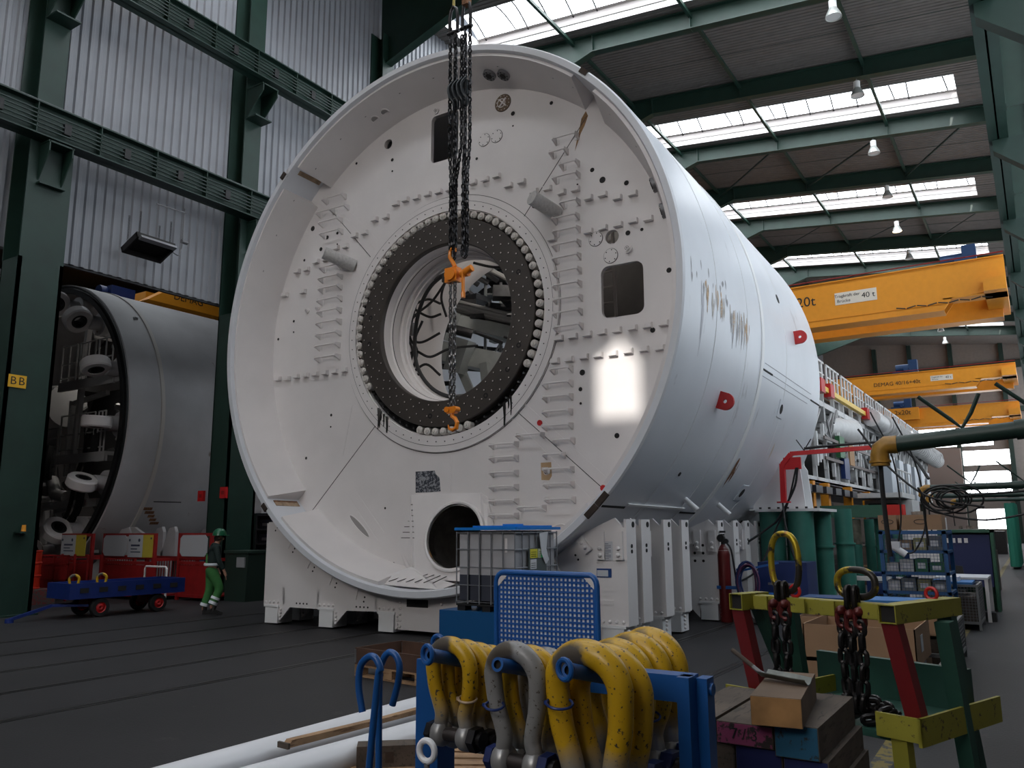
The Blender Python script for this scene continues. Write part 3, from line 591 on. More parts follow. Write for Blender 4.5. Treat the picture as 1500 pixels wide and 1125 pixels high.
for a, w in ((74.5, .5), (70.5, .5), (19.5, .5), (13.5, .5)):
    M = Matrix.Rotation(-math.radians(a), 4, 'Y') @ TR(4.66, w, 0, rz=15.5)
    mb = MB(); mb.cyl((.03, 0, 0), (-.035, 0, 0), .125, n=24, M=M); mb.build('injection_port', GREY, SH)
    mb = MB(); mb.cyl((-.02, 0, 0), (-.045, 0, 0), .062, n=20, M=M); 
    for k in range(8): mb.cyl((-.036, .095 * math.cos(k * PI / 4), .095 * math.sin(k * PI / 4)), (-.042, .095 * math.cos(k * PI / 4), .095 * math.sin(k * PI / 4)), .014, n=8, M=M)
    mb.build('port_bore', HOLE, SH)
def cover(u, v, r_, name, m, nb=6, cross=False):
    mb = MB(); mb.cyl((u, W + .01, v), (u, W - .012, v), r_, n=32); o = mb.build(name, m, SH)
    mb = MB()
    for k in range(nb):
        a = 2 * PI * k / nb + .3; mb.cyl((u + r_ * .82 * math.cos(a), W - .01, v + r_ * .82 * math.sin(a)), (u + r_ * .82 * math.cos(a), W - .017, v + r_ * .82 * math.sin(a)), r_ * (.08 if not cross else .05), n=8)
    mb.build('cover_screws', HOLE if not cross else WHITE, o)
    mb = MB(); mb.tube([(u + r_ * 1.02 * math.cos(2 * PI * k / 32), W - .003, v + r_ * 1.02 * math.sin(2 * PI * k / 32)) for k in range(32)], .006, 4, True); mb.build('cover_gap', LINE, o)
    if cross:
        mb = MB(); flat(mb, (u - .075, v - .08), (u + .075, v + .08), .028, W - .03, .02); flat(mb, (u + .075, v - .08), (u - .075, v + .08), .028, W - .03, .02); mb.build('handwheel_cross', WHITE, o)
        mb = MB(); mb.torus(.085, .009, 24, 6, TR(u - .03, W - .018, v, rx=90)); mb.build('hub_ring', WHITE, o)
cover(1.3, 4.09, .17, 'brown_cover', mat('brown_cover', (.16, .11, .07), .5), 12, True)
cover(.88, 3.45, .125, 'round_cover', WHITE); cover(1.16, 3.45, .125, 'round_cover', WHITE); cover(3.17, 1.01, .125, 'round_cover', WHITE); cover(3.44, .66, .125, 'round_cover', WHITE)
for u, v, r_ in ((3.76, .72, .075), (-3.6, .74, .055), (-3.3, .74, .055), (-.26, 4.37, .06)):
    mb = MB(); mb.cyl((u, W, v), (u, W - .035, v), r_, n=24); mb.cyl((u, W - .034, v), (u, W - .06, v), r_ * .6, n=20); o = mb.build('ring_boss', WHITE, SH, smooth=False)
    mb = MB(); mb.lathe([(r_ * .5, W - .0605), (r_ * .4, W - .0607)], 16, TR(u, 0, v)); mb.cyl((u, W - .055, v), (u, W - .064, v), r_ * .15, n=8); mb.build('boss_groove', LINE, o)
# angled stub pipes wrapped in film
for (u0, v0, u1, v1, s) in ((-2.33, 1.52, -2.7, 1.72, -1), (2.42, 1.64, 2.2, 1.8, 1)):
    mb = MB(); mb.cyl((u0, W + .02, v0), (u1, W - .5, v1), .13, n=20); mb.build('stub_pipe', mat('wrapped_pipe', (.55, .54, .53), .35, var=.15, vscale=25, bump=.6, bscale=18), SH)
mb = MB(); mb.cyl((2.12, W - .3, 1.73), (2.25, W - .36, 1.66), .035, n=10); mb.build('pipe_nozzle', HOLE, SH)
# darker scuffed label patch and tan square, red dots, rust run
mb = MB(); mb.plate([[(-.61, -2.79), (-.17, -2.79), (-.14, -2.86), (-.06, -2.92), (-.03, -3.17), (-.3, -3.18), (-.6, -3.18)]], W - .003, W); mb.build('scuffed_label_patch', mat('scuffed_label', (.30, .31, .33), .6, stain=[(.53, (.03, .035, .05), 22, (1, 1, 1))]), SH)
mb = MB(); mb.plate([[(2.06, -2.75), (2.26, -2.75), (2.27, -2.98), (2.22, -3.05), (2.07, -3.04)]], W - .003, W); mb.build('tan_primer_patch', mat('tan_primer', (.50, .34, .19), .6, var=.15), SH)
for u, v in ((2.05, -2.07), (3.21, -3.21)):
    mb = MB(); mb.cyl((u, W, v), (u, W - .02, v), .05, n=14); mb.build('red_plug', RED, SH)
mb = MB(); mb.plate([[(3.03, 3.42), (3.07, 3.32), (3.0, 3.15), (2.92, 3.02), (2.86, 2.86), (2.80, 2.72), (2.84, 2.9), (2.87, 3.0), (2.9, 3.12), (2.94, 3.3)]], W - .003, W); mb.build('rust_run', mat('rust_run_brown', (.30, .16, .06), .6, var=.4, vscale=12), SH)
# muck opening at the foot of the face: tilted port plate with ring, ribbed facets
def facet(name, P, m=WHITE, t=.03):
    P = [Vector(p) for p in P]; n = (P[1] - P[0]).cross(P[2] - P[0]).normalized() * t; k = len(P)
    mb = MB(); mb.add(P + [p + n for p in P], [tuple(range(k)), tuple(range(2 * k - 1, k - 1, -1))] + [(i, k + i, k + (i + 1) % k, (i + 1) % k) for i in range(k)])
    return mb.build(name, m, SH, smooth=False)
yp = lambda v: W - .02 - max(0, (-3.22 - v)) * .22
loopo = [(-.68, -3.22), (.85, -3.22), (1.15, -4.6), (.9, -4.72), (-.05, -4.72), (-.42, -4.55)]
mb = MB(); mb.plate([loopo, circ(.42, -3.97, .62, 48)], 0, .03, back=True)
mb.v = [(x, y + yp(z), z) for x, y, z in mb.v]; mb.build('port_plate', WHITE, SH, smooth=False)
mb = MB(); T = Matrix.Translation((.42, yp(-3.97), -3.97)) @ Euler((math.atan(.22) * -1, 0, 0)).to_matrix().to_4x4()
mb.lathe([(.63, .02), (.63, -.05), (.60, -.06), (.57, -.05), (.57, .2)], 56, T); mb.build('port_ring', WHITE, SH)
mb = MB(); mb.lathe([(.575, -.02), (.56, -.035), (.545, -.02), (.545, .16)], 56, T); mb.build('chrome_lip', mat('polished_steel', (.55, .53, .5), .18, 1.), SH)
mb = MB(); mb.lathe([(.545, .0), (.545, 1.1), (0.001, 1.1)], 56, T); mb.build('screw_casing', mat('brushed_steel', (.16, .15, .14), .42, .8, var=.3, vscale=4), SH)
rb = [(-.68, W - .03, -3.24), (-.95, W - .03, -4.15), (-.55, W - .2, -4.55), (-.36, W - .3, -4.5), (-.5, W - .16, -3.9)]
facet('ribbed_facet', rb)
facet('lower_ribbed_facet', [(-.95, W - .03, -4.15), (-.72, W - .05, -4.58), (-1.15, .22, -4.78), (.55, .12, -4.84), (.62, W - .42, -4.76), (-.05, W - .34, -4.66), (-.42, W - .32, -4.5)])
mb = MB()
for k in range(7):
    t = k / 7; p = Vector((-.66, W - .07, -3.4)).lerp(Vector((-.88, W - .08, -4.1)), t); q = Vector((-.6, W - .09, -3.4)).lerp(Vector((-.42, W - .24, -4.1)), t); mb.bar(p, q, .012, .012)
for k in range(8):
    p = Vector((-1.05 + k * .2, .26 - .01 * k, -4.745)); q = Vector((-.6 + k * .14, W - .28 - .01 * k, -4.58 - .01 * k)); mb.bar(p, q, .012, .012)
mb.build('wear_weld_lines', LINE, SH)
facet('cheek_plate', [(.85, W - .03, -3.22), (1.0, W - .03, -3.3), (1.35, W - .05, -4.5), (1.15, W - .32, -4.6)])
# lower right: oval scoop near the IBC
mb = MB(); mb.tube([(2.22 + .3 * math.cos(2 * PI * k / 24) * 1.0 - .1 * math.sin(2 * PI * k / 24), W - .01, -4.0 + .1 * math.sin(2 * PI * k / 24) + .2 * math.cos(2 * PI * k / 24)) for k in range(24)], .014, 5, True); mb.build('scoop_rim', WHITE, SH)
for k, (u, v) in enumerate(((-1.83, -4.05), (-1.08, -4.45))):
    pass
mb = MB(); mb.tube([(-1.95 + .26 * math.cos(2 * PI * k / 24) , W - .0, -3.78 - .2 * math.cos(2 * PI * k / 24) + .08 * math.sin(2 * PI * k / 24)) for k in range(24)], .012, 5, True); mb.build('slot_rim', WHITE, SH)
mb = MB(); mb.plate([[(-1.95 + .25 * math.cos(2 * PI * k / 24), -3.78 - .2 * math.cos(2 * PI * k / 24) + .075 * math.sin(2 * PI * k / 24)) for k in range(24)]], W - .004, W); mb.build('slot_bore', MATS['slot_inner'], SH)
# outside of the shell
def onshell(a, w, r_=R): return Matrix.Rotation(-math.radians(a), 4, 'Y') @ TR(r_, w, 0)
for a, w in ((-19.8, 2.34), (4.5, 7.36)):
    M = onshell(a, w, R if w < 4 else R - .015)
    P = [(-.02, -.15), (-.02, .15)] + [(.12 + .15 * math.cos(math.radians(t)), .15 * math.sin(math.radians(t))) for t in range(80, -81, -16)]
    mb = MB(); mb.plate([P, circ(.12, 0, .035, 14)], -.03, .03, M); mb.build('lifting_lug', RED, SH)
for a, w in ((-41.5, 3.2), (-42.1, 5.27)):
    mb = MB(); mb.cyl((-.02, 0, 0), (.3, 0, 0), .05, n=12, M=onshell(a, w)); mb.build('locating_peg', BEAD, SH)
for a, w, pad in ((-15.6, 6.36, 1), (12.4, 6.39, 0), (-38.1, 6.19, 1), (-36, 2.1, 2), (-47, 7.9, 2)):
    mb = MB(); mb.cyl((-.05, 0, 0), (.004 if not pad else .012, 0, 0), .105 if pad != 2 else .04, n=20, M=onshell(a, w, R - .013 if w > 4.3 else R)); mb.build('shell_bore', HOLE, SH)
    if pad == 1:
        mb = MB(); mb.box((0, 0, 0), (.016, .42, .38), onshell(a, w, R - .013)); mb.build('bore_pad', SHELL, SH, smooth=False)
mb = MB()
for a, w0, w1, h in ((-9.2, 4.47, 5.3, .035), (-9.2, 8.9, 9.88, .035), (-44.7, .06, .9, .04), (-45, 3.45, 4.28, .04)):
    mb.box((0, (w1 - w0) / 2, 0), (.012, w1 - w0, h), onshell(a, w0, R + .002 if w0 < 4.3 else R - .013))
mb.build('joint_slot', HOLE, SH, smooth=False)
mb = MB()
for a, w0, w1 in ((-9.2, 5.3, 8.9), (-10.7, 4.6, 8.6), (-7.6, 4.7, 8.9)): mb.box((0, (w1 - w0) / 2, 0), (.006, w1 - w0, .008), onshell(a, w0, R - .013))
mb.build('scribed_line', mat('scribed_grey', (.35, .35, .37), .6), SH, smooth=False)
mb = MB(); mb.box((0, 1.3, 0), (.05, 2.6, .04), onshell(-43.9, .9)); mb.build('skid_strip', BEAD, SH, smooth=False)
g = random.Random(5)
def streaks(name, m, a, w, n, da, dw, ln):
    mb = MB()
    for k in range(n):
        aa = a + g.uniform(-da, da); ww = w + g.uniform(-dw, dw); L_ = g.uniform(.3, 1) * ln; hw = g.uniform(.012, .04); m_ = 7; r0 = (R if ww < 4.3 else R - .013) + .0025
        vs = []
        for i in range(m_):
            t = i / (m_ - 1); an = math.radians(aa - math.degrees(L_ / R) * t); wd = hw * (.4 + math.sin(PI * min(1, t * 1.1)) ) * (1 - t * .5)
            vs += [(r0 * math.cos(an), ww - wd, r0 * math.sin(an)), (r0 * math.cos(an), ww + wd, r0 * math.sin(an))]
        mb.add(vs, [(2 * i, 2 * i + 1, 2 * i + 3, 2 * i + 2) for i in range(m_ - 1)])
    mb.build(name, m, SH)
streaks('rust_stain', mat('ochre_stain', (.50, .33, .19), .6, var=.35, vscale=10), -.5, 1.35, 10, 1.3, .5, .4)
streaks('scuff_marks', mat('grey_scuff', (.36, .35, .36), .6, var=.4, vscale=9), 1.2, 1.2, 14, 2.5, 1.0, .3)
streaks('rust_stain', MATS['ochre_stain'], -2.8, 2.9, 9, 1.8, .55, .5)
streaks('scuff_marks', MATS['grey_scuff'], -2.2, 2.7, 9, 1.6, .5, .6)
streaks('rust_stain', mat('tan_scrape', (.50, .46, .42), .6, var=.3, vscale=8), -1.8, 2.1, 22, 1.6, 1.1, .45)
streaks('rust_stain', rust, -31.5, 4.85, 9, 1.8, .28, .5)
streaks('scuff_marks', mat('pale_ochre', (.62, .55, .46), .6), -24, 6.7, 2, .5, .1, .6)
streaks('scuff_marks', mat('soft_grey', (.5, .5, .54), .5), -1.5, .75, 3, 1.5, .15, 1.2)
# jacking bracket at the lower rear right
for w in (7.75, 8.5):
    mb = MB(); mb.prism([(3.75, -3.4), (3.75, -2.95), (4.3, -2.33), (4.62, -2.3), (4.75, -2.36), (4.83, -2.5), (4.9, -3.4)], w, w + .06); mb.build('jacking_gusset', BEAD, SH, smooth=False)
mb = MB(); mb.b2((3.7, 7.6, -3.42), (5.0, 8.7, -3.38)); mb.build('jacking_bracket', BEAD, SH, smooth=False)
fill_lamp(SH, (2.0, 3.25, 2.8), 9, aim=(.4, -.2, -1)); fill_lamp(SH, (-.3, 4.6, 3.2), 55, aim=(-.6, .35, -.7)); fill_lamp(SH, (.6, 2.5, 1.9), 25, aim=(-.9, .1, -.4))
# ladder inside chamber behind the right window
t = thing('ladder', 'white ladder standing inside behind the right rectangular opening of the shield', 'ladder', S_LOC, rot=S_ROT)
mb = MB()
for x in (2.62, 2.95): mb.bar((x, 2.3, -4.1), (x - .1, 2.3, 2.0), .06, .05)
mb.build('stiles', WHITE, t, smooth=False)
mb = MB()
for k in range(20): mb.cyl((2.62 - k * .005, 2.3, -3.9 + k * .3), (2.95 - k * .005, 2.3, -3.9 + k * .3), .022, n=8)
mb.build('rungs', WHITE, t)
mb = MB()
for p in ((3.3, 3.38, .3), (3.5, 3.38, -.1), (3.3, 3.38, -.4), (2.9, 3.38, -.2)): mb.cyl(p, (p[0], 3.2, p[2]), .06, n=12); mb.tube([(p[0] + .1 * math.cos(k * PI / 6), 3.2, p[2] + .1 * math.sin(k * PI / 6)) for k in range(12)], .015, 6, True)
mb.build('valve_wheel', DKSTEEL, SH, sp=2)

# ================================================================ cradles
def cradle(label, wf, front=True):
    t = thing('shield_cradle', label, 'cradle', (S_LOC[0], S_LOC[1], 0), rot=(0, 0, S_ROT[2])); zo = S_LOC[2]
    def prof(cx=0):
        P = [(-3.8, -3.7), (-3.8, -5.28), (-3.45, -5.28), (-3.4, -5.58), (-3.13, -5.3), (-2.35, -5.3), (-2.0, -5.28), (-1.97, -5.57), (-1.68, -5.3), (-.92, -5.28), (-.55, -5.28), (-.55, -5.56), (.55, -5.56), (.55, -5.28), (.92, -5.28), (1.68, -5.3), (1.97, -5.57), (2.0, -5.28), (2.35, -5.3), (3.13, -5.3), (3.4, -5.58), (3.45, -5.28), (3.8, -5.28), (3.8, -3.85), (3.65, -3.7)]
        r_ = 5.03
        P += [(r_ * math.cos(math.radians(a)), r_ * math.sin(math.radians(a))) for a in [-47.3 - k * 3.57 for k in range(25)]][1:]
        return [(x, z + zo) for x, z in P]
    for k, dw in enumerate(wf):
        mb = MB(); mb.prism(prof(), dw, dw + .05); mb.build('saddle_plate', WHITE, t, smooth=False)
        mb = MB()
        for s in (-1, 1):
            mb.b2((s * 3.8 - .0, dw, zo - 5.28), (s * 3.8 + s * .04, dw + .36, zo - 3.72)); mb.b2((s * 3.3, dw + .3, zo - 5.28), (s * 3.8, dw + .34, zo - 4.2))
            for z in (-4.9, -4.4): mb.b2((s * 3.35, dw + .05, zo + z), (s * 3.84, dw + .34, zo + z + .03))
        mb.build('end_flange', WHITE, t, smooth=False, sp=4)
        mb = MB()
        for u in (-3.6, -2.17, -.74, .74, 2.17, 3.6): mb.b2((u - .17, dw - .02, 0.03), (u + .17, dw + .36, zo - 5.28)); mb.b2((u - .2, dw - .03, zo - 5.31), (u + .2, dw + .38, zo - 5.27))
        mb.build('foot_block', BEAD, t, smooth=False, sp=2)
        mb = MB()
        for u in (-3.6, -2.17, -.74, .74, 2.17, 3.6):
            for j in range(4): mb.ball((u - .17 + j * .11, dw - .01, zo - 5.22), .028, 8, 5); mb.ball((u + .24, dw - .01, zo - 5.34 - .065 * j), .026, 8, 5)
        for s in (-1, 1):
            for j in range(5): mb.ball((s * .44, dw - .01, zo - 5.5 + .1 * j), .028, 8, 5)
        mb.build('bolt_heads', WHITE, t)
    mb = MB()
    for u in (-3.3, -2.4, -1, 1, 2.4, 3.2): mb.b2((u - .03, wf[0], zo - 5.25), (u + .03, wf[-1] + .3, zo - 4.95 + .0 * u))
    mb.build('longitudinal_web', WHITE, t, smooth=False, sp=1)
    mb = MB(); dw = wf[0]
    for s in (-1, 1):
        for a in (-52.5, -59.5, -66.5, -74):
            M = TR(0, dw, zo) @ Matrix.Rotation(-math.radians(a if s > 0 else -180 - a), 4, 'Y'); mb.box((5.17, -.03, 0), (.26, .06, .12), M) if s > 0 else mb.box((5.2, -.01, 0), (.2, .02, .015), M)
            if s > 0:
                for j in (0, 1): mb.ball((5.13 + j * .09, -.07, 0), .032, 8, 5, M)
            else:
                for j in (0, 1): mb.ball((5.16 + j * .08, -.015, 0), .015, 6, 4, M)
    for k_, dw in enumerate(wf):
        for u in (3.42, 3.72) if k_ == 0 else (3.55,):
            mb.b2((u - .07, dw - .05, zo - 4.32), (u + .07, dw, zo - 3.9))
            for z in (-4.25, -4.15): mb.ball((u, dw - .06, zo + z), .035, 8, 5)
    mb.build('bolted_pads', WHITE, t, sp=3)
    mb = MB()
    for dw in wf:
        for z in ((-4.12, -4.2) if front else (-4.12, -4.2)): mb.cyl((3.83, dw + .18, zo + z), (3.85, dw + .18, zo + z), .03, n=10)
        mb.cyl((3.83, dw + .25, zo - 3.8), (3.85, dw + .25, zo - 3.8), .045, n=12)
    dw = wf[0]
    if front:
        for a in (-55, -61, -68, -76, -104, -112, -119, -126, -133):
            for rr in (5.2, 5.28): x, z = rr * math.cos(math.radians(a)), rr * math.sin(math.radians(a)); mb.cyl((x, dw - .003, z + zo), (x, dw + .01, z + zo), .018, n=8)
        for u0 in (-2.95, -1.45):
            for j in range(4): mb.cyl((u0 + j * .09, dw - .003, zo - 5.22), (u0 + j * .09, dw + .01, zo - 5.22), .018, n=8)
        mb.b2((-.3, dw - .004, zo - 5.17), (.16, dw + .01, zo - 5.04))
    else:
        for z0 in (-4.2, -4.95):
            for i_ in range(2):
                for j in range(3): mb.cyl((3.05 + .17 * i_ + (.3 if z0 > -4.5 else 0), dw - .003, zo + z0 - .15 * j), (3.05 + .17 * i_ + (.3 if z0 > -4.5 else 0), dw + .01, zo + z0 - .15 * j), .028, n=10)
    mb.build('bolt_bore', HOLE, t, sp=1)
    return t
t = cradle('white steel cradle with many end frames right under the front of the big shield', (.27, .85, 1.8, 2.66))
mb = MB(); mb.b2((3.42, .262, 1.31), (3.61, .27, 1.59)); o = mb.build('data_sheet', PAPER, t, smooth=False)
mb = MB()
for k in range(10): mb.b2((3.445, .258, 1.335 + k * .024), (3.445 + (.14 if k % 3 else .1), .2625, 1.343 + k * .024))
mb.build('printed_lines', mat('print_grey', (.12, .14, .2), .7), o, smooth=False)
mb = MB(); mb.b2((3.34, .262, 1.06), (3.58, .27, 1.19)); o = mb.build('blue_label', mat('label_blue', (.01, .06, .22), .5), t, smooth=False)
mb = MB(); mb.b2((3.35, .256, 1.075), (3.53, .263, 1.165)); mb.build('label_sheet', PAPER, o, smooth=False)
mb = MB(); mb.b2((3.39, .262, .66), (3.6, .27, .73)); mb.build('small_plate', WHITE, t, smooth=False)
cradle('second white steel cradle with a grid of bolt holes, behind the first one', (4.72, 5.75), False)
cradle('third white steel cradle partly hidden behind the dark red gas bottle', (6.6, 7.5), False)
# ================================================================ left bay: second shield being fitted out
C2 = (-28.2, 14.15, 5.2); R2_ = 5.0
t = thing('tail_shield', 'second white shield in the dark left bay, open end with big ring-eyed jacks', 'tunnel boring machine', C2)
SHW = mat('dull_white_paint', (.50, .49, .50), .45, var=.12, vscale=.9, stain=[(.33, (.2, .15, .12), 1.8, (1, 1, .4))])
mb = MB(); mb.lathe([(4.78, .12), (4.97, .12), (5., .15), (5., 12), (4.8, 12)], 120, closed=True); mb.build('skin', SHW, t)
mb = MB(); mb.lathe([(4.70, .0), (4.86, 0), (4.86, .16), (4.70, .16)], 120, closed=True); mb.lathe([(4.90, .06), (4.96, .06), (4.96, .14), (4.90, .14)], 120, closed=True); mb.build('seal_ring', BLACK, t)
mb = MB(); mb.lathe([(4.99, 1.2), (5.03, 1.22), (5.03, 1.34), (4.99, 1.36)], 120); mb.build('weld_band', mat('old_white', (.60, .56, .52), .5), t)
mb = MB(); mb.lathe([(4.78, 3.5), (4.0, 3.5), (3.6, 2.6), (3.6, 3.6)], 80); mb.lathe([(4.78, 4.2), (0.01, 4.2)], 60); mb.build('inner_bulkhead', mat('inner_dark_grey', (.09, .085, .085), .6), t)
mb = MB()
for a, w0, w1 in ((-8, 6.5, 8), (-30, 1.6, 2.6), (8, 5.5, 7)):
    mb.box((5.0, (w0 + w1) / 2, 0), (.012, w1 - w0, .03), Matrix.Rotation(-math.radians(a), 4, 'Y'))
mb.build('joint_slot', HOLE, t, smooth=False)
mb = MB(); g = random.Random(2)
for k in range(5):
    M = Matrix.Rotation(math.radians(33 + k * 1.6), 4, 'Y'); mb.box((5.005, 1.5 + .12 * k, 0), (.012, .22 + .1 * g.random(), .1), M)
mb.build('rust_patch', rust, t, smooth=False)
for (a, rr) in ((22, 4.35), (50, 4.3), (-2, 4.35), (-27, 4.3), (-52, 4.3), (-75, 4.2), (72, 4.25)):
    A = math.radians(a); c = Vector((rr * math.cos(A), 0, rr * math.sin(A))); rad = Vector((math.cos(A), 0, math.sin(A)))
    mb = MB(); mb.cyl(c + Vector((0, 1.9, 0)), c + Vector((0, .35, 0)), .36, n=22); mb.cyl(c + Vector((0, .35, 0)), c + Vector((0, .22, 0)), .42, .40, n=22); mb.cyl(c + Vector((0, .22, 0)), c + Vector((0, -.15, 0)), .24, n=18)
    j = mb.build('thrust_jack', SHW, t)
    e = MB(); M = frame_to(c + Vector((0, -.5, 0)), (-math.sin(A), 0, math.cos(A)), (0, 1, 0)) @ Matrix.Rotation(PI / 2, 4, 'X')
    prof = [(.24, -.17), (.40, -.17), (.44, -.12), (.44, .12), (.40, .17), (.24, .17)]
    e.lathe(prof, 28, M, closed=True); e.build('ring_eye', WHITE, j)
    e = MB(); e.lathe([(.25, -.15), (.17, -.16), (.15, .16), (.25, .15)], 24, M); e.build('eye_bearing', BLACK, j)
    p = MB(); q = c - rad * .5; p.tube([c + Vector((0, 1.2, 0)), q + Vector((0, 1.1, 0)), q + Vector((0, .3, 0)), c - rad * .36 + Vector((0, .25, 0))], .05, 8); p.build('feed_pipe', WHITE, j)
RW = mat('inner_white', (.42, .42, .42), .5)
for (x0, x1, z, zz) in ((.7, 3.9, 1.5, 2.75), (1.0, 3.8, -.95, .35)):
    mb = MB(); mb.b2((x0, .2, z - .12), (x1, 1.6, z)); mb.b2((x0, .15, z - .3), (x1, .25, z)); mb.build('working_platform', RW, t, smooth=False)
    for (xa, xb) in ((x0, x0 + .9), (x0 + 1.1, x0 + 2.0), (x0 + 2.2, x1 - .2)):
        mb = MB()
        for x in (xa, (xa + xb) / 2, xb): mb.cyl((x, .22, z), (x, .22, zz), .03, n=6)
        for h_ in (zz, (z + zz) / 2, z + .15): mb.cyl((xa, .22, h_), (xb, .22, h_), .026, n=6)
        mb.build('guard_rail', RW, t)
mb = MB(); mb.bar((1.7, .5, 3.9), (1.35, .5, -1.9), .16); mb.bar((1.7, .5, 3.6), (3.6, 1, 3.5), .12); mb.bar((.5, .8, 1.0), (.5, .8, -1.6), .14); mb.bar((.5, .8, .9), (2.6, .8, 1.1), .14); mb.bar((-.6, .6, -2.6), (3, .6, -2.5), .24); mb.bar((-.8, .7, -2.3), (-.4, .7, -4.5), .2); mb.bar((-1, .6, -4.1), (3, .6, -4.0), .2); mb.bar((-1.25, .6, -3.8), (.6, .6, -2.9), .16)
mb.build('erector_beam', RW, t, smooth=False, sp=1)
mb = MB(); mb.cyl((-1.25, .8, .9), (.0, .9, .9), .75, n=24); mb.tube([(.0, .6, -1.7), (.5, .5, -2.2), (1.0, .6, -2.3)], .2, 12); mb.build('conveyor_drum', RW, t, sp=1)
mb = MB()
for k in range(8): mb.cyl((-1.25, .9, 0.5 - k * .36), (-.4, .9, .5 - k * .36), .03, n=6)
mb.cyl((-.4, .9, 1), (-.4, .9, -3), .05, n=8); mb.build('access_ladder', RW, t)
mb = MB(); g = random.Random(8)
for k in range(34):
    p = Vector((g.uniform(-1.5, 3.8), g.uniform(.6, 1.8), g.uniform(-4.2, .8))); mb.cyl(p, p + Vector((g.uniform(-.5, .8), g.uniform(-.1, .3), g.uniform(-.3, .3))), g.uniform(.04, .2), n=10)
mb.cyl((-1.5, .3, -1.9), (-.9, .2, -1.9), .28, n=16); mb.cyl((-.9, .25, -1.95), (.3, .3, -2.1), .17, n=14)
mb.build('hydraulic_motor', mat('motor_grey', (.16, .16, .16), .4, .3, var=.5, vscale=3), t, sp=1)
mb = MB()
for k in range(8):
    x = 2.2 + g.uniform(-.3, 1); mb.tube(spl([(x, .3, .2), (x + .3, .2, -.8), (x - .2, .25, -1.7), (x - .6, .3, -2.8), (x - 1.4, .3, -3.4)]), .05, 6)
mb.tube(spl([(.1, .3, -.6), (.2, .2, -1.2), (.1, .3, -1.7)]), .22, 10); mb.build('hose', BLACK, t, sp=1)
fill_lamp(t, (.5, 2.2, 3.2), 60, aim=(.3, -.5, -1)); fill_lamp(t, (-.5, 1.6, .9), 60, aim=(.5, -.6, -.7))
for x in (2.9, 3.6, 5.3, 5.9):
    mb = MB(); mb.prism([(x, -4.15), (x + .35, -3.35), (x + .6, -3.3), (x + .68, -3.45), (x + .7, -4.15)], .9, 1.0); mb.build('pad_eye', SHW, t, smooth=False)
t = thing('shield_support', 'low white support saddle under the second shield in the left bay', 'support', (-28.2, 14.6, 0))
mb = MB(); P = [(-4, .02), (6.3, .02), (6.3, 1.1), (4.4, 1.9)] + [(5.03 * math.cos(math.radians(a)), 5.2 + 5.03 * math.sin(math.radians(a))) for a in range(-42, -140, -6)] + [(-4, 1.5)]
mb.prism(P, .5, .6); mb.prism(P, 3.5, 3.6); mb.build('saddle_plate', SHW, t, smooth=False)
mb = MB(); mb.b2((4.0, .5, .9), (6.3, 3.6, 1.0)); mb.build('cross_beam', SHW, t, smooth=False)
t = thing('shield_ring_segment', 'white front shield ring seen edge-on behind the leftmost green column', 'tunnel boring machine', (-28.2, 7.0, 5.2))
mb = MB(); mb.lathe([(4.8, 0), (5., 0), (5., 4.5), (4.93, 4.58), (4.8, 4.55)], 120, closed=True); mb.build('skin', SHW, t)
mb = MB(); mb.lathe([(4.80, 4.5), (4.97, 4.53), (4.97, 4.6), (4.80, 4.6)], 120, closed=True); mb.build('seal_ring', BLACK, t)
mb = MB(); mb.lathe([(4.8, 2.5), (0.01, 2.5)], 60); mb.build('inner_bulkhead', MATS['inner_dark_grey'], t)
t = thing('ring_cradle', 'low grey cradle under the edge-on white shield ring', 'support', (-28.2, 8, 0))
mb = MB(); mb.prism([(-4, 0.02), (4, .02), (4, 2.2)] + [(5.03 * math.cos(math.radians(a)), 5.2 + 5.03 * math.sin(math.radians(a))) for a in range(-38, -144, -8)] + [(-4, 2.2)], 0, .1); mb.build('saddle_plate', GREY, t, smooth=False)
# orange crane in that bay
t = thing('overhead_crane', 'orange crane end carriage with the maker name above the second shield', 'crane', (-32, 19.6, 11.4))
mb = MB(); mb.prism([(0, .1), (1.2, .95), (3.6, .95), (3.9, .6), (3.9, .1)], -.9, 0, Matrix.Rotation(math.radians(90), 4, 'Z')); mb.b2((0, 3.7, -.1), (-1.2, 4.2, .35)); mb.build('end_carriage', ORANGE, t, smooth=False)
mb = MB(); mb.b2((-9, 1, 0), (-.9, 2.2, 1.0)); mb.build('girder', ORANGE, t, smooth=False)
mb = MB(); mb.text('DEMAG', .44, TR(.905, 1.95, .52, rx=90, ry=0, rz=90), .004); mb.build('lettering', BLACK, t)
mb = MB(); mb.b2((-1.25, -.6, .3), (-.9, .5, .9)); mb.cyl((-1.4, -.9, .6), (-1.4, .2, .6), .3, n=14); mb.build('drive_motor', DBLUE, t)
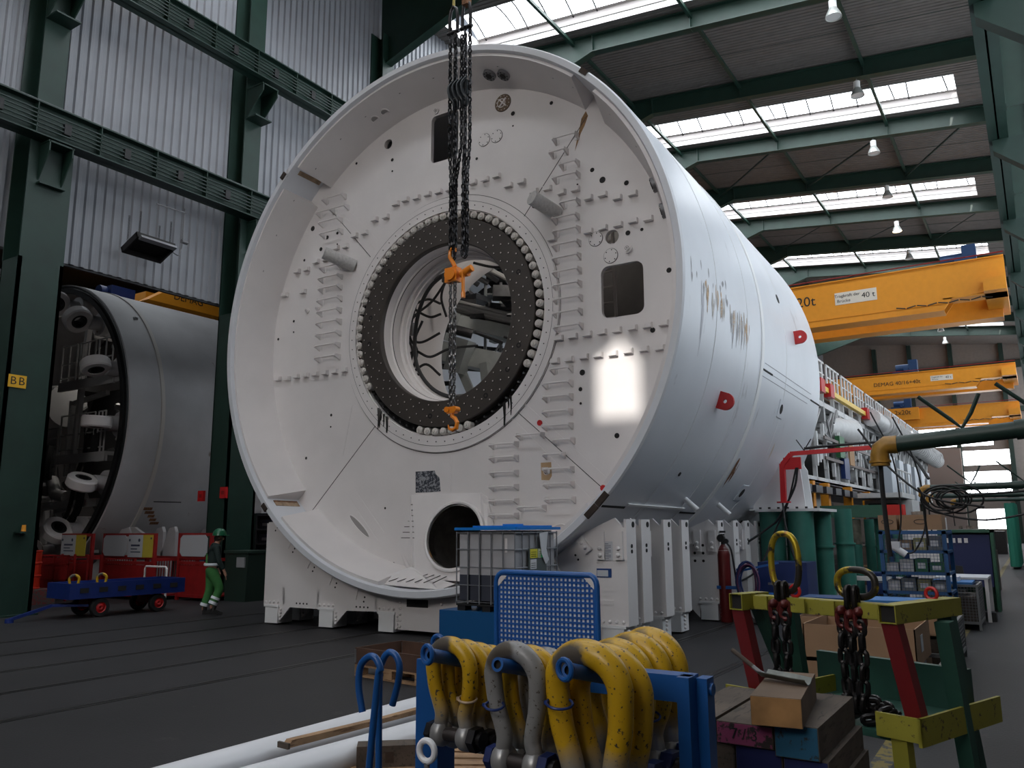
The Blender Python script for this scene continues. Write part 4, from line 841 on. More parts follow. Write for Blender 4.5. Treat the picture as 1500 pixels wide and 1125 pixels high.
# infrared heater hanging under the lower runway beam
t = thing('radiant_heater', 'black rectangular radiant heater hanging on chains below the lower left runway beam', 'heater', (-18.8, 11.75, 9.05)); t.scale = (.72, .72, .72)
mb = MB(); M = TR(0, 0, 0, ry=-24)
mb.b2((-.42, -.68, 0), (.42, .68, .05), M); 
for (a, b) in (((-.5, -.76, -.18), (-.42, .76, .05)), ((.42, -.76, -.18), (.5, .76, .05)), ((-.5, -.76, -.18), (.5, -.68, .05)), ((-.5, .68, -.18), (.5, .76, .05))): mb.b2(a, b, M)
mb.build('hood', mat('heater_black', (.018, .016, .016), .5, .3), t, smooth=False)
mb = MB(); mb.b2((.44, -.7, -.26), (.62, .7, -.17), M); mb.build('reflector', mat('heater_reflector', (.45, .46, .48), .3, .8), t, smooth=False)
for x, y in ((-.35, -.6), (.35, -.6), (-.35, .6), (.35, .6)):
    mb = MB()
    for k in range(18): mb.torus(.035, .008, 8, 5, TR(x, y, .1 + k * .055) @ Euler((PI / 2, 0, PI / 2 * (k % 2))).to_matrix().to_4x4(), 1, .7)
    mb.build('chain', DKSTEEL, t)
mb = MB(); mb.tube(spl([(.2, .7, .05), (.3, 1.0, -.1), (.1, 1.2, .15), (0, 1.35, .5), (0, 1.35, 1.9)]), .025, 6); mb.cyl((0, 1.3, .6), (0, 1.55, .6), .08, n=10); mb.bar((0, .2, 1.7), (0, 1.4, 1.75), .04); mb.build('gas_line', GREY, t)
# red oil drum, on a pallet
t = thing('wooden_plinth', 'low wooden plinth with faded red writing under the red drum', 'plinth', (-21.75, 10.9, 0))
mb = MB(); mb.b2((-.62, -.5, 0), (.62, .5, .36)); mb.build('block', mat('grey_plinth', (.08, .065, .06), .8, stain=[(.5, (.16, .03, .03), 14, (1, 1, 1))]), t, smooth=False)
t = thing('oil_drum', 'bright red steel drum standing beside the leftmost green column', 'drum', (-21.75, 10.9, .36))
mb = MB(); mb.lathe([(.01, 0), (.3, 0), (.31, .02), (.295, .04), (.295, .3), (.31, .32), (.31, .34), (.295, .36), (.295, .62), (.31, .64), (.31, .66), (.295, .68), (.295, .93), (.31, .95), (.3, .97), (.28, .95), (.01, .95)], 32, TR(0, 0, 0, rx=90) @ Matrix.Scale(-1, 4, (0, 1, 0)) if False else Matrix.Rotation(PI / 2, 4, 'X')); mb.v = [(x * 1.25, y * 1.25, abs(z) * .98) for x, y, z in mb.v]; mb.build('drum_shell', mat('drum_red', (.55, .03, .012), .4), t)
mb = MB(); mb.b2((.30, -.22, .72), (.345, -.06, .88)); mb.build('label', mat('label_pale_blue', (.3, .5, .6), .5), t, smooth=False)
t = thing('siren_lamp', 'small amber beacon on a bracket at the leftmost green column', 'beacon', (-18.55, 9.2, 1.75))
mb = MB(); mb.cyl((0, 0, .04), (0, 0, .18), .05, .04, n=12); mb.build('dome', mat('amber', (.75, .3, .03), .3), t); mb = MB(); mb.b2((-.25, -.12, 0), (.1, .12, .04)); mb.build('bracket', DGREEN, t)
# red transport cages with notice boards
CAGE = mat('cage_red', (.28, .012, .012), .5, var=.25)
def cage(x, y, w, lab, boards, rz=0, h=1.72, hb=.5):
    t = thing('transport_cage', lab, 'cage', (x, y, 0), rz)
    mb = MB()
    for px in (0, w):
        for py in (0, 1.3): mb.b2((px - .04, py - .04, 0), (px + .04, py + .04, h if py == 0 else 1.1))
    for z in (.12, .95, h - .62, h - .04): mb.b2((0, -.03, z - .04), (w, .03, z + .04))
    mb.b2((0, 1.27, 1.0), (w, 1.33, 1.08)); mb.b2((-.03, 0, 1.0), (.03, 1.3, 1.08)); mb.b2((w - .03, 0, 1.0), (w + .03, 1.3, 1.08))
    mb.build('cage_frame', CAGE, t, smooth=False)
    mb = MB(); mb.b2((0, -.01, .15), (w, .01, .9)); 
    mb.build('kick_panel', CAGE, t, smooth=False)
    mb = MB()
    for k in range(int(w / .12)): mb.b2((k * .12, 1.28, .1), (k * .12 + .02, 1.3, 1.0))
    mb.b2((0, 0, .1), (w, 1.3, .14)); mb.build('floor_grid', DRED, t, smooth=False)
    for (bx, bw, kind) in boards:
        if kind == 'plain':
            mb = MB(); mb.plate([[(bx + .1, h - .6), (bx + bw - .1, h - .6), (bx + bw, h - .5), (bx + bw, h - .14), (bx + bw - .1, h - .05), (bx + .1, h - .05), (bx, h - .14), (bx, h - .5)]], -.06, -.045); mb.build('notice_board', mat('board_grey', (.44, .45, .47), .5), t, smooth=False)
        else:
            mb = MB(); mb.b2((bx, -.06, h - .62), (bx + bw * .6, -.045, h - .04)); o = mb.build('notice_board', mat('board_white', (.46, .47, .5), .5), t, smooth=False)
            m2 = MB(); m2.b2((bx + bw * .6, -.06, h - .62), (bx + bw, -.045, h - .04)); m2.build('yellow_half', mat('board_yellow', (.5, .40, .05), .5), o, smooth=False)
            m2 = MB()
            for z, l_ in ((.34, .36), (.42, .26), (.5, .4)): m2.b2((bx + bw * .12, -.064, h - z), (bx + bw * (.12 + l_), -.06, h - z + (.05 if z < .4 else .028)))
            m2.cyl((bx + .06, -.064, h - .18), (bx + .06, -.06, h - .18), .035, n=10); m2.cyl((bx + bw * .45, -.064, h - .18), (bx + bw * .45, -.06, h - .18), .045, n=12); m2.cyl((bx + bw * .93, -.064, h - .13), (bx + bw * .93, -.06, h - .13), .03, n=10); m2.build('printing', mat('print_dark', (.05, .06, .1), .6), o)
    return t
cage(-23.9, 13, 1.5, 'red cage rack with white and yellow notice board next to the red drum', [(.0, 1.25, 'sign')])
cage(-21.8, 13, 2.3, 'red cage rack with one blank grey board beside a white and yellow one', [(.03, 1.1, 'plain'), (1.2, 1.08, 'sign')])
cage(-19.3, 13.6, 1.3, 'red cage rack with a single blank grey board, closest to the dark column', [(.08, 1.12, 'plain')])
t = thing('low_red_stillage', 'low red stillage with white scratches standing between the first two red cage racks', 'stillage', (-23.6, 11.9, 0))
mb = MB()
for z in (.1, .5, .9, 1.12): mb.b2((0, 0, z), (2.0, .05, z + .05))
for x in (0, .65, 1.3, 1.95): mb.b2((x, 0, 0), (x + .05, .05, 1.15)); mb.b2((x, .9, 0), (x + .05, .95, 1.15))
mb.b2((0, .02, .1), (2, .04, 1.1)); mb.build('stillage_frame', CAGE, t, smooth=False)
t = thing('hand_rail', 'thin white tubular rail behind the blue flat trolley', 'rail', (-18.35, 12.6, 0))
mb = MB(); mb.tube([(-.9, 0, 0), (-.9, 0, .85), (-.86, 0, .9), (-.05, 0, .9), (0, 0, .85), (0, 0, 0)], .025, 8); mb.build('rail_tube', WHITE, t)
# blue flat trolley
t = thing('flatbed_trolley', 'dark blue four-wheeled trolley with a drawbar carrying two yellow shackles', 'trolley', (-17.35, 10.75, 0), 86)
TB = mat('trolley_blue', (.006, .022, .15), .5, var=.15)
mb = MB(); mb.b2((-1.25, -.46, .42), (1.25, .46, .48)); mb.build('bed', TB, t, smooth=False)
mb = MB(); mb.b2((-1.25, -.5, .40), (1.25, -.46, .72)); mb.b2((-1.25, .46, .40), (1.25, .5, .72)); mb.b2((-1.29, -.5, .40), (-1.25, .5, .72)); mb.b2((1.25, -.5, .40), (1.29, .5, .72)); mb.build('side_board', TB, t, smooth=False, sp=1)
for k in range(6):
    mb = MB(); mb.b2((-1.08 + k * .4, -.508, .52), (-.9 + k * .4, -.5, .62)); mb.build('hand_slot', HOLE, t, smooth=False)
for x in (-.6, .7):
    for y in (-.4, .4):
        mb = MB(); M = TR(x, y, .2); mb.lathe([(.11, -.07), (.185, -.07), (.2, -.04), (.2, .04), (.185, .07), (.11, .07)], 28, M); o = mb.build('tyre', BLACK, t)
        mb = MB(); mb.lathe([(.01, -.05), (.04, -.07), (.10, -.04), (.12, -.06), (.12, .06), (.01, .05)], 24, M); mb.build('wheel_hub', RED, o)
for x in (-.6, .7): mb = MB(); mb.bar((x, -.4, .2), (x, .4, .2), .05); mb.b2((x - .15, -.2, .2), (x + .15, .2, .42)); mb.build('axle', DRED, t)
mb = MB(); mb.bar((-.8, -.35, .25), (-1.4, .0, .27), .05); mb.bar((-.8, .35, .25), (-1.4, .0, .27), .05); mb.bar((-1.4, 0, .27), (-2.2, -.05, .06), .06); mb.cyl((-2.2, -.05, .0), (-2.2, -.05, .08), .08, n=12); mb.build('drawbar', TB, t)
# small shelf rack with blue bins and black shelving behind the worker
t = thing('bin_stack_rack', 'rack of dark blue storage bins beside the dark green column', 'rack', (-21.0, 16.3, 0))
mb = MB(); mb.b2((-.8, .3, 0), (.8, .36, 1.75)); mb.b2((-.8, -.3, 0), (-.74, .3, .6)); mb.b2((.74, -.3, 0), (.8, .3, .6)); mb.b2((-.8, -.3, .56), (.8, .3, .6)); mb.build('rack_frame', DGREEN, t, smooth=False)
b0 = None
for r_ in range(4):
    for c_ in range(4):
        if b0 is None:
            mb = MB(); mb.prism([(-.17, 0), (.17, 0), (.19, .22), (-.19, .22)], -.22, .22); b0 = thing('storage_bin', 'x', 'bin', (0, 0, 0)); mb.build('bin_shell', DBLUE, b0, smooth=False); mb = MB(); mb.b2((-.1, -.235, .06), (.1, -.22, .14)); mb.build('bin_label', GREY, b0, smooth=False); o = b0
        else: o = dup(b0)
        o.location = (-21.6 + c_ * .4, 16.2, .61 + r_ * .27); o['label'] = 'dark blue storage bin, %s row from the top, %s, beside the dark column' % (['fourth', 'third', 'second', 'first'][r_], ['leftmost', 'second along', 'third along', 'rightmost'][c_]); o['group'] = 'dark blue storage bins in the left bay'
t = thing('shelving_unit', 'tall black shelving full of dark boxes to the right of the worker', 'shelf', (-19.0, 16.6, 0))
mb = MB()
for x in (-.6, 1.0, 2.6): mb.b2((x, -.3, 0), (x + .05, .3, 2.25))
for k in range(6): mb.b2((-.6, -.3, .1 + k * .42), (2.65, .3, .14 + k * .42))
mb.build('shelf_frame', mat('shelf_steel', (.05, .05, .055), .5), t, smooth=False)
g = random.Random(9); b0 = None
for r_ in range(5):
    for c_ in range(5):
        if b0 is None:
            mb = MB(); mb.b2((-.24, -.22, 0), (.24, .22, .26)); b0 = thing('stored_box', 'x', 'box'); mb.build('box_shell', mat('stored_dark', (.018, .02, .035), .5, var=.5, vscale=3), b0, smooth=False); mb = MB(); mb.b2((-.1, -.235, .08), (.1, -.22, .16)); mb.build('box_label', GREY, b0, smooth=False); o = b0
        else: o = dup(b0)
        o.location = ((-19.28, -18.76, -18.26, -17.66, -17.12)[c_], 16.6, .145 + r_ * .42); o['label'] = 'dark box on the black shelving behind the worker, %s shelf up, %s along' % (['first', 'second', 'third', 'fourth', 'fifth'][r_], ['first', 'second', 'third', 'fourth', 'fifth'][c_]); o['group'] = 'dark boxes on the black shelving'
t = thing('timber_bundle', 'brown timber offcuts lying on top of the black shelving', 'timber', (-18.2, 16.6, 2.26))
mb = MB()
for k in range(6): mb.b2((-.9 + .05 * k, -.28 + k * .09, 0), (.9 - .07 * k, -.2 + k * .09, .12 + .05 * (k % 3)))
mb.build('boards', DWOOD, t, smooth=False)
t = thing('support_columns', 'pair of dark green cylindrical props under a white pad left of the dark column', 'support', (-21.3, 17.6, 0))
for x in (-.3, .45):
    mb = MB(); mb.cyl((x, 0, .0), (x, 0, 2.3), .26, n=24); mb.cyl((x, 0, 0), (x, 0, .05), .34, n=24); mb.build('prop', DGREEN, t)
mb = MB(); mb.b2((-.65, -.4, 2.3), (.85, .4, 2.38)); mb.prism([(-.3, 2.38), (.5, 2.38), (.5, 3.3), (.2, 3.2)], -.1, .1); mb.build('pad', SHW, t, smooth=False)
for (x, y, z, lab) in ((-20.1, 14.75, 2.75, 'small red call box on the left face of the dark green column'), (-18.75, 14.46, 2.8, 'small red fire alarm box on the right part of the dark green column'), (-19.6, 8.58, .55, 'small red box at the foot of the leftmost green column')):
    t = thing('alarm_box', lab, 'box', (x, y, z)); mb = MB(); mb.b2((-.12, -.04, -.15), (.12, .04, .15)); mb.build('casing', RED, t, smooth=False); mb = MB(); mb.b2((-.06, -.045, -.05), (.06, -.04, .05)); mb.build('panel', DRED, t, smooth=False)
t = thing('wheelie_bin', 'dark green bin with a pale notice behind the worker', 'bin', (-17.5, 14.3, 0))
mb = MB(); mb.prism([(-.4, 0), (.4, 0), (.45, 1.2), (-.45, 1.2)], -.3, .3); mb.b2((-.47, -.34, 1.2), (.47, .34, 1.27)); mb.build('body', mat('bin_dark_green', (.012, .03, .022), .6), t, smooth=False)
mb = MB(); mb.b2((.05, -.34, .85), (.35, -.3, 1.1)); mb.build('notice', mat('notice_grey', (.3, .31, .32), .6), t, smooth=False)
# ================================================================ the worker (back to the viewer, mid-stride)
def skin(name, verts, edges, radii, m, parent, root=0, sub=2):
    me = bpy.data.meshes.new(name); me.from_pydata(verts, edges, []); o = bpy.data.objects.new(name, me); COL.objects.link(o); o.parent = parent
    me.materials.append(m); s = o.modifiers.new('skin', 'SKIN'); s.use_smooth_shade = True
    for i, r_ in enumerate(radii): me.skin_vertices[0].data[i].radius = r_ if isinstance(r_, tuple) else (r_, r_)
    for i in range(len(radii)): me.skin_vertices[0].data[i].use_root = (i == root)
    sb = o.modifiers.new('sub', 'SUBSURF'); sb.levels = sub; sb.render_levels = sub; return o
P_ = thing('person', 'worker in green bib trousers, dark top and green helmet walking away beside the shield', 'person', (-15.3, 11.6, 0), rz=-35)
skinm = mat('skin_tone', (.42, .22, .15), .55); top = mat('dark_green_jersey', (.012, .026, .024), .8); bib = mat('work_green_cloth', (.045, .20, .05), .75, var=.12, vscale=9); refl = mat('reflective_tape', (.80, .86, .92), .35); shoe = mat('black_boots', (.01, .01, .01), .5); helm = mat('helmet_green', (.015, .13, .06), .3)
# local: facing +y (away), x right.  pelvis z .95
V = [(0, 0, .95), (0, .02, 1.12), (.01, .05, 1.3), (.02, .06, 1.44), (.02, .08, 1.52), (.03, .11, 1.60), (.03, .12, 1.70),
     (-.10, .0, .90), (-.12, -.02, .50), (-.13, -.13, .10), (-.13, -.02, .04),
     (.10, .0, .90), (.13, .20, .54), (.15, .02, .16), (.15, .08, .12),
     (-.19, .05, 1.41), (-.24, .04, 1.14), (-.23, .14, .92), (.21, .06, 1.41), (.26, .12, 1.14), (.25, .24, .93)]
E_ = [(0, 1), (1, 2), (2, 3), (3, 4), (4, 5), (5, 6), (0, 7), (7, 8), (8, 9), (9, 10), (0, 11), (11, 12), (12, 13), (13, 14), (3, 15), (15, 16), (16, 17), (3, 18), (18, 19), (19, 20)]
Rr_ = [(.14, .10), (.13, .09), (.15, .10), (.11, .08), .05, .07, .085, .085, .06, .042, .035, .085, .06, .042, .035, .055, .042, .03, .055, .042, .03]
def hand(w0, v, e, r_, sgn):
    b = len(v); wx, wy, wz = v[w0]
    v.append((wx, wy + .03, wz - .08)); e.append((w0, b)); r_.append((.036, .018))
    for k, (dx, L_) in enumerate(((-.026, .07), (-.009, .08), (.009, .075), (.026, .06))):
        v.append((wx + dx, wy + .04, wz - .12)); e.append((b, len(v) - 1)); r_.append(.009)
        v.append((wx + dx, wy + .055, wz - .12 - L_)); e.append((len(v) - 2, len(v) - 1)); r_.append(.007)
    v.append((wx - sgn * .045, wy + .05, wz - .07)); e.append((b, len(v) - 1)); r_.append(.01); v.append((wx - sgn * .055, wy + .065, wz - .11)); e.append((len(v) - 2, len(v) - 1)); r_.append(.008)
hand(17, V, E_, Rr_, -1); hand(20, V, E_, Rr_, 1)
skin('body', V, E_, Rr_, skinm, P_)
skin('jersey', [(0, .01, 1.02), (0, .03, 1.15), (.01, .05, 1.32), (.02, .06, 1.45), (.02, .08, 1.51), (-.19, .05, 1.42), (-.25, .04, 1.14), (-.235, .13, .94), (.21, .06, 1.42), (.27, .12, 1.14), (.255, .23, .95)],
     [(0, 1), (1, 2), (2, 3), (3, 4), (3, 5), (5, 6), (6, 7), (3, 8), (8, 9), (9, 10)], [(.19, .14), (.19, .135), (.21, .145), (.15, .11), .065, .075, .062, .048, .075, .062, .048], top, P_)
skin('trousers', [(0, 0, 1.06), (0, 0, .97), (-.10, 0, .88), (-.12, -.01, .52), (-.13, -.12, .14), (.10, 0, .88), (.13, .19, .55), (.15, .03, .19)], [(0, 1), (1, 2), (2, 3), (3, 4), (1, 5), (5, 6), (6, 7)], [(.205, .15), (.20, .16), .13, .10, .085, .13, .10, .088], bib, P_, 1)
mb = MB(); mb.prism([(-.13, 1.02), (.13, 1.02), (.05, 1.30), (-.05, 1.30)], -.135, -.10); mb.build('bib_back', bib, P_)
mb = MB(); mb.bar((-.04, -.11, 1.28), (-.12, .0, 1.5), .04, .012); mb.bar((.04, -.11, 1.28), (.14, .0, 1.5), .04, .012); mb.build('braces', top, P_)
def band(p, q, r_, name='reflective_band'):
    m2 = MB(); m2.cyl(p, q, r_, n=20, caps=False); m2.build(name, refl, P_)
mb = MB(); mb.tube([(.215 * math.cos(2 * PI * k / 24), .012 + .168 * math.sin(2 * PI * k / 24), 1.06) for k in range(24)], .02, 6, True); mb.v = [(x, y, 1.06 + (z - 1.06) * 1.7) for x, y, z in mb.v]; mb.build('waist_band', refl, P_)
def along(a, b, t): return Vector(a).lerp(Vector(b), t)
a, b = (-.12, -.01, .52), (-.13, -.12, .14); band(along(a, b, .74), along(a, b, .9), .095)
a, b = (.13, .19, .55), (.15, .03, .19); band(along(a, b, .48), along(a, b, .62), .10); band(along(a, b, .74), along(a, b, .9), .096)
for (x, y, z, rx) in ((-.13, -.08, .0, 0), (.15, .05, .05, -24)):
    mb = MB(); M = TR(x, y, z, rx=rx); mb.prism([(-.05, 0), (.05, 0), (.05, .05), (.042, .09), (-.042, .09), (-.05, .05)], -.06, .20, M); mb.cyl((0, -.01, .05), (0, -.02, .16), .052, n=14, M=M); mb.build('boot', shoe, P_)
mb = MB(); mb.lathe([(.15, -.01), (.145, .03), (.13, .08), (.09, .125), (.04, .145), (.001, .15)], 24, TR(.03, .12, 1.685) @ Matrix.Rotation(PI / 2, 4, 'X')); mb.prism([(-.1, -.01), (.1, -.01), (.1, .005), (-.1, .005)], .1, .2, TR(.03, .12, 1.68)); mb.build('helmet', helm, P_)
mb = MB(); mb.ball((.03, .085, 1.62), .083, 14, 8); mb.build('hair', mat('dark_hair', (.03, .018, .012), .8), P_)
mb = MB()
for s in (-1, 1): mb.ball((.03 + s * .088, .12, 1.62), .022, 8, 6); mb.ball((.03 + s * .03, .2, 1.635), .01, 6, 4)
mb.prism([(.02, 1.58), (.04, 1.58), (.03, 1.63)], .19, .225); mb.b2((.01, .195, 1.555), (.05, .203, 1.562)); mb.build('face', skinm, P_)
# ================================================================ overhead cranes
def crane(y, z0, h, x0, x1, lab, txt, plate, second=True, hoist=None):
    t = thing('overhead_crane', lab, 'crane', (0, y, z0))
    mb = MB(); mb.prism([(x0, 0), (x1 - 2.6, 0), (x1 - 2.2, .55), (x1, .62), (x1, h - .15), (x0, h - .15)], 0, .06); mb.prism([(x0, 0), (x1 - 2.6, 0), (x1 - 2.2, .55), (x1, .62), (x1, h - .15), (x0, h - .15)], 1.0, 1.06)
    mb.b2((x0, -.08, h - .17), (x1, 1.14, h - .12)); mb.b2((x0, -.06, -.03), (x1 - 2.6, 1.12, .02)); mb.b2((x1 - 2.6, 0, .5), (x1, 1.1, .56)); mb.b2((x0, -.03, .3), (x1 - 2.5, 0, .33))
    mb.build('main_girder', ORANGE, t, smooth=False)
    if second:
        mb = MB(); mb.b2((x0, 3.4, .1), (x1 - .3, 4.4, h)); mb.build('second_girder', ORANGE, t, smooth=False)
        mb = MB(); mb.b2((x1 - .9, -.6, .5), (x1, 5.0, 1.1)); mb.build('end_carriage', ORANGE, t, smooth=False)
    mb = MB()
    for k in range(9): mb.cyl((x1 - 4.6 + k * .45, -.16, .28 if k % 2 else .36), (x1 - 4.2 + k * .45, -.16, .36 if k % 2 else .28), .03, n=6)
    mb.build('festoon_cable', DGREEN if y > 50 else BLACK, t)
    mb = MB(); mb.cyl((x0, -.05, h + .02), (x1, -.05, h + .02), .03, n=6); mb.build('trolley_rail', DRED, t)
    M = lambda x, z: TR(x, -.012, z, rx=90)
    mb = MB()
    for (s, x, z, sz) in txt: mb.text(s, sz, M(x, z), .004)
    mb.build('lettering', BLACK, t)
    if plate:
        px, pz, pw, ph, a, b, c = plate
        mb = MB(); mb.b2((px - pw / 2, -.02, pz - ph / 2), (px + pw / 2, 0, pz + ph / 2)); o = mb.build('capacity_plate', mat('plate_cream', (.75, .68, .58), .5), t, smooth=False)
        mb = MB(); mb.text(a, ph * .36, TR(px - pw * .2, -.026, pz + ph * .2, rx=90), .002); mb.text(b, ph * .36, TR(px - pw * .29, -.026, pz - ph * .22, rx=90), .002); mb.text(c, ph * .62, TR(px + pw * .3, -.026, pz, rx=90), .002); mb.build('plate_text', BLACK, o)
    if hoist:
        hx, hy = hoist
        mb = MB(); mb.b2((hx - .9, hy, h - .1), (hx + .9, hy + 1.6, h + .12)); mb.cyl((hx - .7, hy + .6, h + .42), (hx + .5, hy + .6, h + .42), .32, n=18); mb.b2((hx + .25, hy + .2, h + .1), (hx + .85, hy + .9, h + 1.0)); mb.cyl((hx + .1, hy, h + .2), (hx + .1, hy - .4, h + .2), .16, n=12); mb.build('hoist_trolley', mat('hoist_blue', (.02, .06, .16), .4, .2), t)
    return t
crane(42, 11.75, 2.35, -18.3, -.35, 'nearest and largest orange overhead crane, its plate reading 40 t', [('2x20t', -9.5, 1.35, .72)], (-6.75, 1.28, 1.95, .62, 'Tragkraft der', 'Brücke', '40 t'), hoist=(-2.3, 1.0))
crane(68, 11.9, 1.6, -18.3, -.6, 'second orange overhead crane, slimmer, with a long black inscription', [('DEMAG 40/16+40t', -8.5, .72, .42)], (-5.4, .85, 1.5, .4, 'Tragkraft der', 'Brücke', '40 t'), hoist=(-7.9, .5))
crane(86, 11.1, 1.9, -18.3, -.8, 'farthest orange overhead crane with 2x20t on its raised box', [], None, hoist=(-10.5, -.4))
tt = thing('crane_nameplate_box', 'small orange box with black 2x20t fixed on the farthest crane', 'box', (-10.4, 85.6, 12.6)); mb = MB(); mb.b2((-1.4, -.1, -.8), (1.4, .38, .35)); mb.build('panel', ORANGE, tt, smooth=False); mb = MB(); mb.text('2x20t', .62, TR(0, -.11, -.1, rx=90), .004); mb.build('lettering', BLACK, tt)
# ================================================================ backup gantry train behind the shield
GW = mat('gantry_white', (.62, .62, .62), .45, var=.1)
GB = mat('gantry_dark_grey', (.12, .115, .11), .6, var=.3)  # dark grey for the units inside the gantry
G0 = thing('backup_gantry', 'long white backup gantry with decks, railings and pipes trailing behind the shield', 'tunnel machine backup', (-7, 22, 0))
mb = MB()
for z, x in ((3.55, 0), (5.3, -.1), (6.65, 0), (7.35, -.2)): mb.b2((x - .25, 0, z - .14), (x, 48, z + .08))
mb.build('longitudinal_beam', GW, G0, smooth=False, sp=1)
mb = MB(); mb.b2((-5, 0, 3.4), (0, 48, 3.5)); mb.b2((-5, 0, 6.5), (-.25, 48, 6.56)); mb.build('deck', GW, G0, smooth=False, sp=1)
p0 = None
for k in range(24):
    if p0 is None:
        mb = MB(); mb.b2((-.15, 0, 3.5), (0, .12, 7.4)); mb.bar((-.08, .06, 5.3), (-.08, 1.9, 6.6), .07); p0 = mb.build('frame_post', GW, G0, smooth=False); o = p0
    else: o = p0.copy(); COL.objects.link(o)
    o.location = (0, k * 2.0, 0)
p0 = None
for k in range(16):
    if p0 is None:
        mb = MB()
        for j in range(4): mb.b2((-.06, j * .7, 7.4), (.0, j * .7 + .16, 8.45))
        mb.b2((-.06, 0, 8.38), (0, 2.6, 8.46)); mb.b2((-.05, 0, 7.9), (-.01, 2.6, 7.95)); p0 = mb.build('deck_railing', GW, G0, smooth=False); o = p0
    else: o = p0.copy(); COL.objects.link(o)
    o.location = (0, k * 3.0 + 4, 0)
mb = MB(); mb.b2((.02, 8, 7.1), (.2, 20.6, 7.3)); mb.build('yellow_rail', mat('gantry_yellow', (.75, .50, .04), .4), G0, smooth=False)
for y in (10.5, 12.2, 20.4):
    mb = MB(); mb.b2((.0, y, 6.95), (.28, y + .7, 7.5)); mb.build('red_clamp', RED, G0, smooth=False)
mb = MB(); mb.cyl((.35, 21, 7.05), (.35, 50.5, 6.75), .42, n=18); mb.cyl((.35, 50.5, 6.75), (.35, 50.9, 6.75), .42, .1, n=18)
for k in range(30): mb.cyl((.35, 24 + k * .9, 7.02 - k * .008), (.35, 24.18 + k * .9, 7.02 - k * .008), .53, n=14)
mb.build('ventilation_duct', GW, G0)
mb = MB(); g = random.Random(4)
for k in range(60):
    y = 23 + g.uniform(0, 26); mb.tube(spl([(.3, y, 7.5), (.8, y + .2, 7.3), (.85, y + .4, 6.8), (.5, y + .5, 6.5)], 4), .045, 5)
mb.build('duct_hose', GW, G0, sp=1)
mb = MB(); g = random.Random(14)
for k in range(90):
    y = 9 + g.uniform(0, 34); z = g.uniform(3.6, 6.4); 
    if k % 3: mb.b2((-.9, y, z), (-.1 + g.uniform(0, .2), y + g.uniform(.15, .7), z + g.uniform(.15, .9)))
    else: mb.bar((.05, y, z), (.1, y + g.uniform(-.6, 1.2), z + g.uniform(-.9, .9)), .07)
mb.build('equipment_box', mat('gantry_equipment', (.30, .30, .30), .5, var=.8, vscale=1.3), G0, smooth=False, sp=1)
mb = MB()
for k in range(40):
    y = 9.5 + g.uniform(0, 18); z = g.uniform(3.7, 5.2); mb.b2((.0, y, z), (.12, y + .16, z + .55))
mb.build('white_bottle', GW, G0, smooth=False, sp=1)
for (yy, zz, m, n_) in ((13.6, 4.6, mat('reel_green', (.03, .14, .05), .5), 'green_cabinet'), (15.6, 4.4, mat('pallet_tan', (.42, .25, .13), .7), 'tan_crate'), (14.3, 3.75, DBLUE, 'blue_cabinet')):
    mb = MB(); mb.b2((.02, yy, zz), (.2, yy + 1.0, zz + .9)); mb.build(n_, m, G0, smooth=False)
mb = MB()
for z in (4.35, 5.15): mb.b2((.1, 11, z), (.16, 34, z + .12))
mb.build('brown_rail', mat('brown_rail', (.13, .10, .09), .5), G0, smooth=False, sp=1)
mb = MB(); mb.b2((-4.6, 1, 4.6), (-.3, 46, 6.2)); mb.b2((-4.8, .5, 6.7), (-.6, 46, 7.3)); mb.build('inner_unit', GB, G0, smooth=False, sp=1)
mb = MB(); mb.cyl((-.5, 13.6, 5.9), (.15, 16.5, 5.9), .55, n=18); mb.build('fan_housing', GW, G0)
mb = MB(); mb.b2((-1.5, -.5, 3.35), (.9, 3.0, 3.75)); mb.b2((-.5, -.2, 3.75), (.5, 2, 4.1)); mb.prism([(-.6, 5.3), (.1, 5.2), (.7, 4.0), (.5, 3.9), (-.6, 4.6)], .2, .6); mb.build('rear_platform', GW, G0, smooth=False)
mb = MB()
for k in range(7): mb.tube(spl([(.2 + .06 * k, -1.2, 2.3 + .02 * k), (.4 + .06 * k, .2, 1.95 + .05 * k), (.6 + .05 * k, 2.2, 2.3 + .08 * k), (.55 + .04 * k, 3.6, 3.1), (.2, 6, 3.25), (0, 12, 3.2)]), .055, 7)
mb.build('black_hose', BLACK, G0, sp=1)
mb = MB()
for k in range(9): mb.b2((.0 + .04 * k, 4 + k * 1.6, 2.95), (.55, 5.0 + k * 1.6, 3.2))
mb.build('cable_tray', mat('tray_dark', (.06, .06, .075), .3, .6), G0, smooth=False, sp=1)
mb = MB()
for (x, y) in ((-.2, 2.2), (.1, 8.2), (.15, 10.4), (.2, 14.5), (0, 20), (0, 30)): mb.b2((x - .2, y, 2.1), (x + .12, y + .35, 3.4))
mb.b2((-.4, 4.6, 2.2), (.6, 5.4, 2.35)); mb.b2((-.1, 4.8, 2.35), (.2, 5.1, 2.8)); mb.build('orange_leg', ORANGE, G0, smooth=False, sp=1)
mb = MB(); mb.prism([(5.2, 2.2), (9.8, 2.2), (9.8, 3.2), (6.2, 3.3)], -.1, .0, Matrix.Rotation(PI / 2, 4, 'Z')); mb.build('grey_hopper', DG, G0, smooth=False)
mb = MB(); mb.b2((.0, 15, 2.95), (2.2, 19, 3.15)); 
for z in (3.6, 4.1): mb.cyl((2.1, 15, z), (2.1, 19, z), .03, n=6)
for y in (15, 16.3, 17.6, 19): mb.cyl((2.1, y, 3.1), (2.1, y, 4.15), .03, n=6)
mb.build('side_platform', GW, G0, smooth=False)
mb = MB(); mb.b2((.4, 17, 1.2), (2.3, 19.5, 2.9)); o = mb.build('control_cabin', GW, G0, smooth=False)
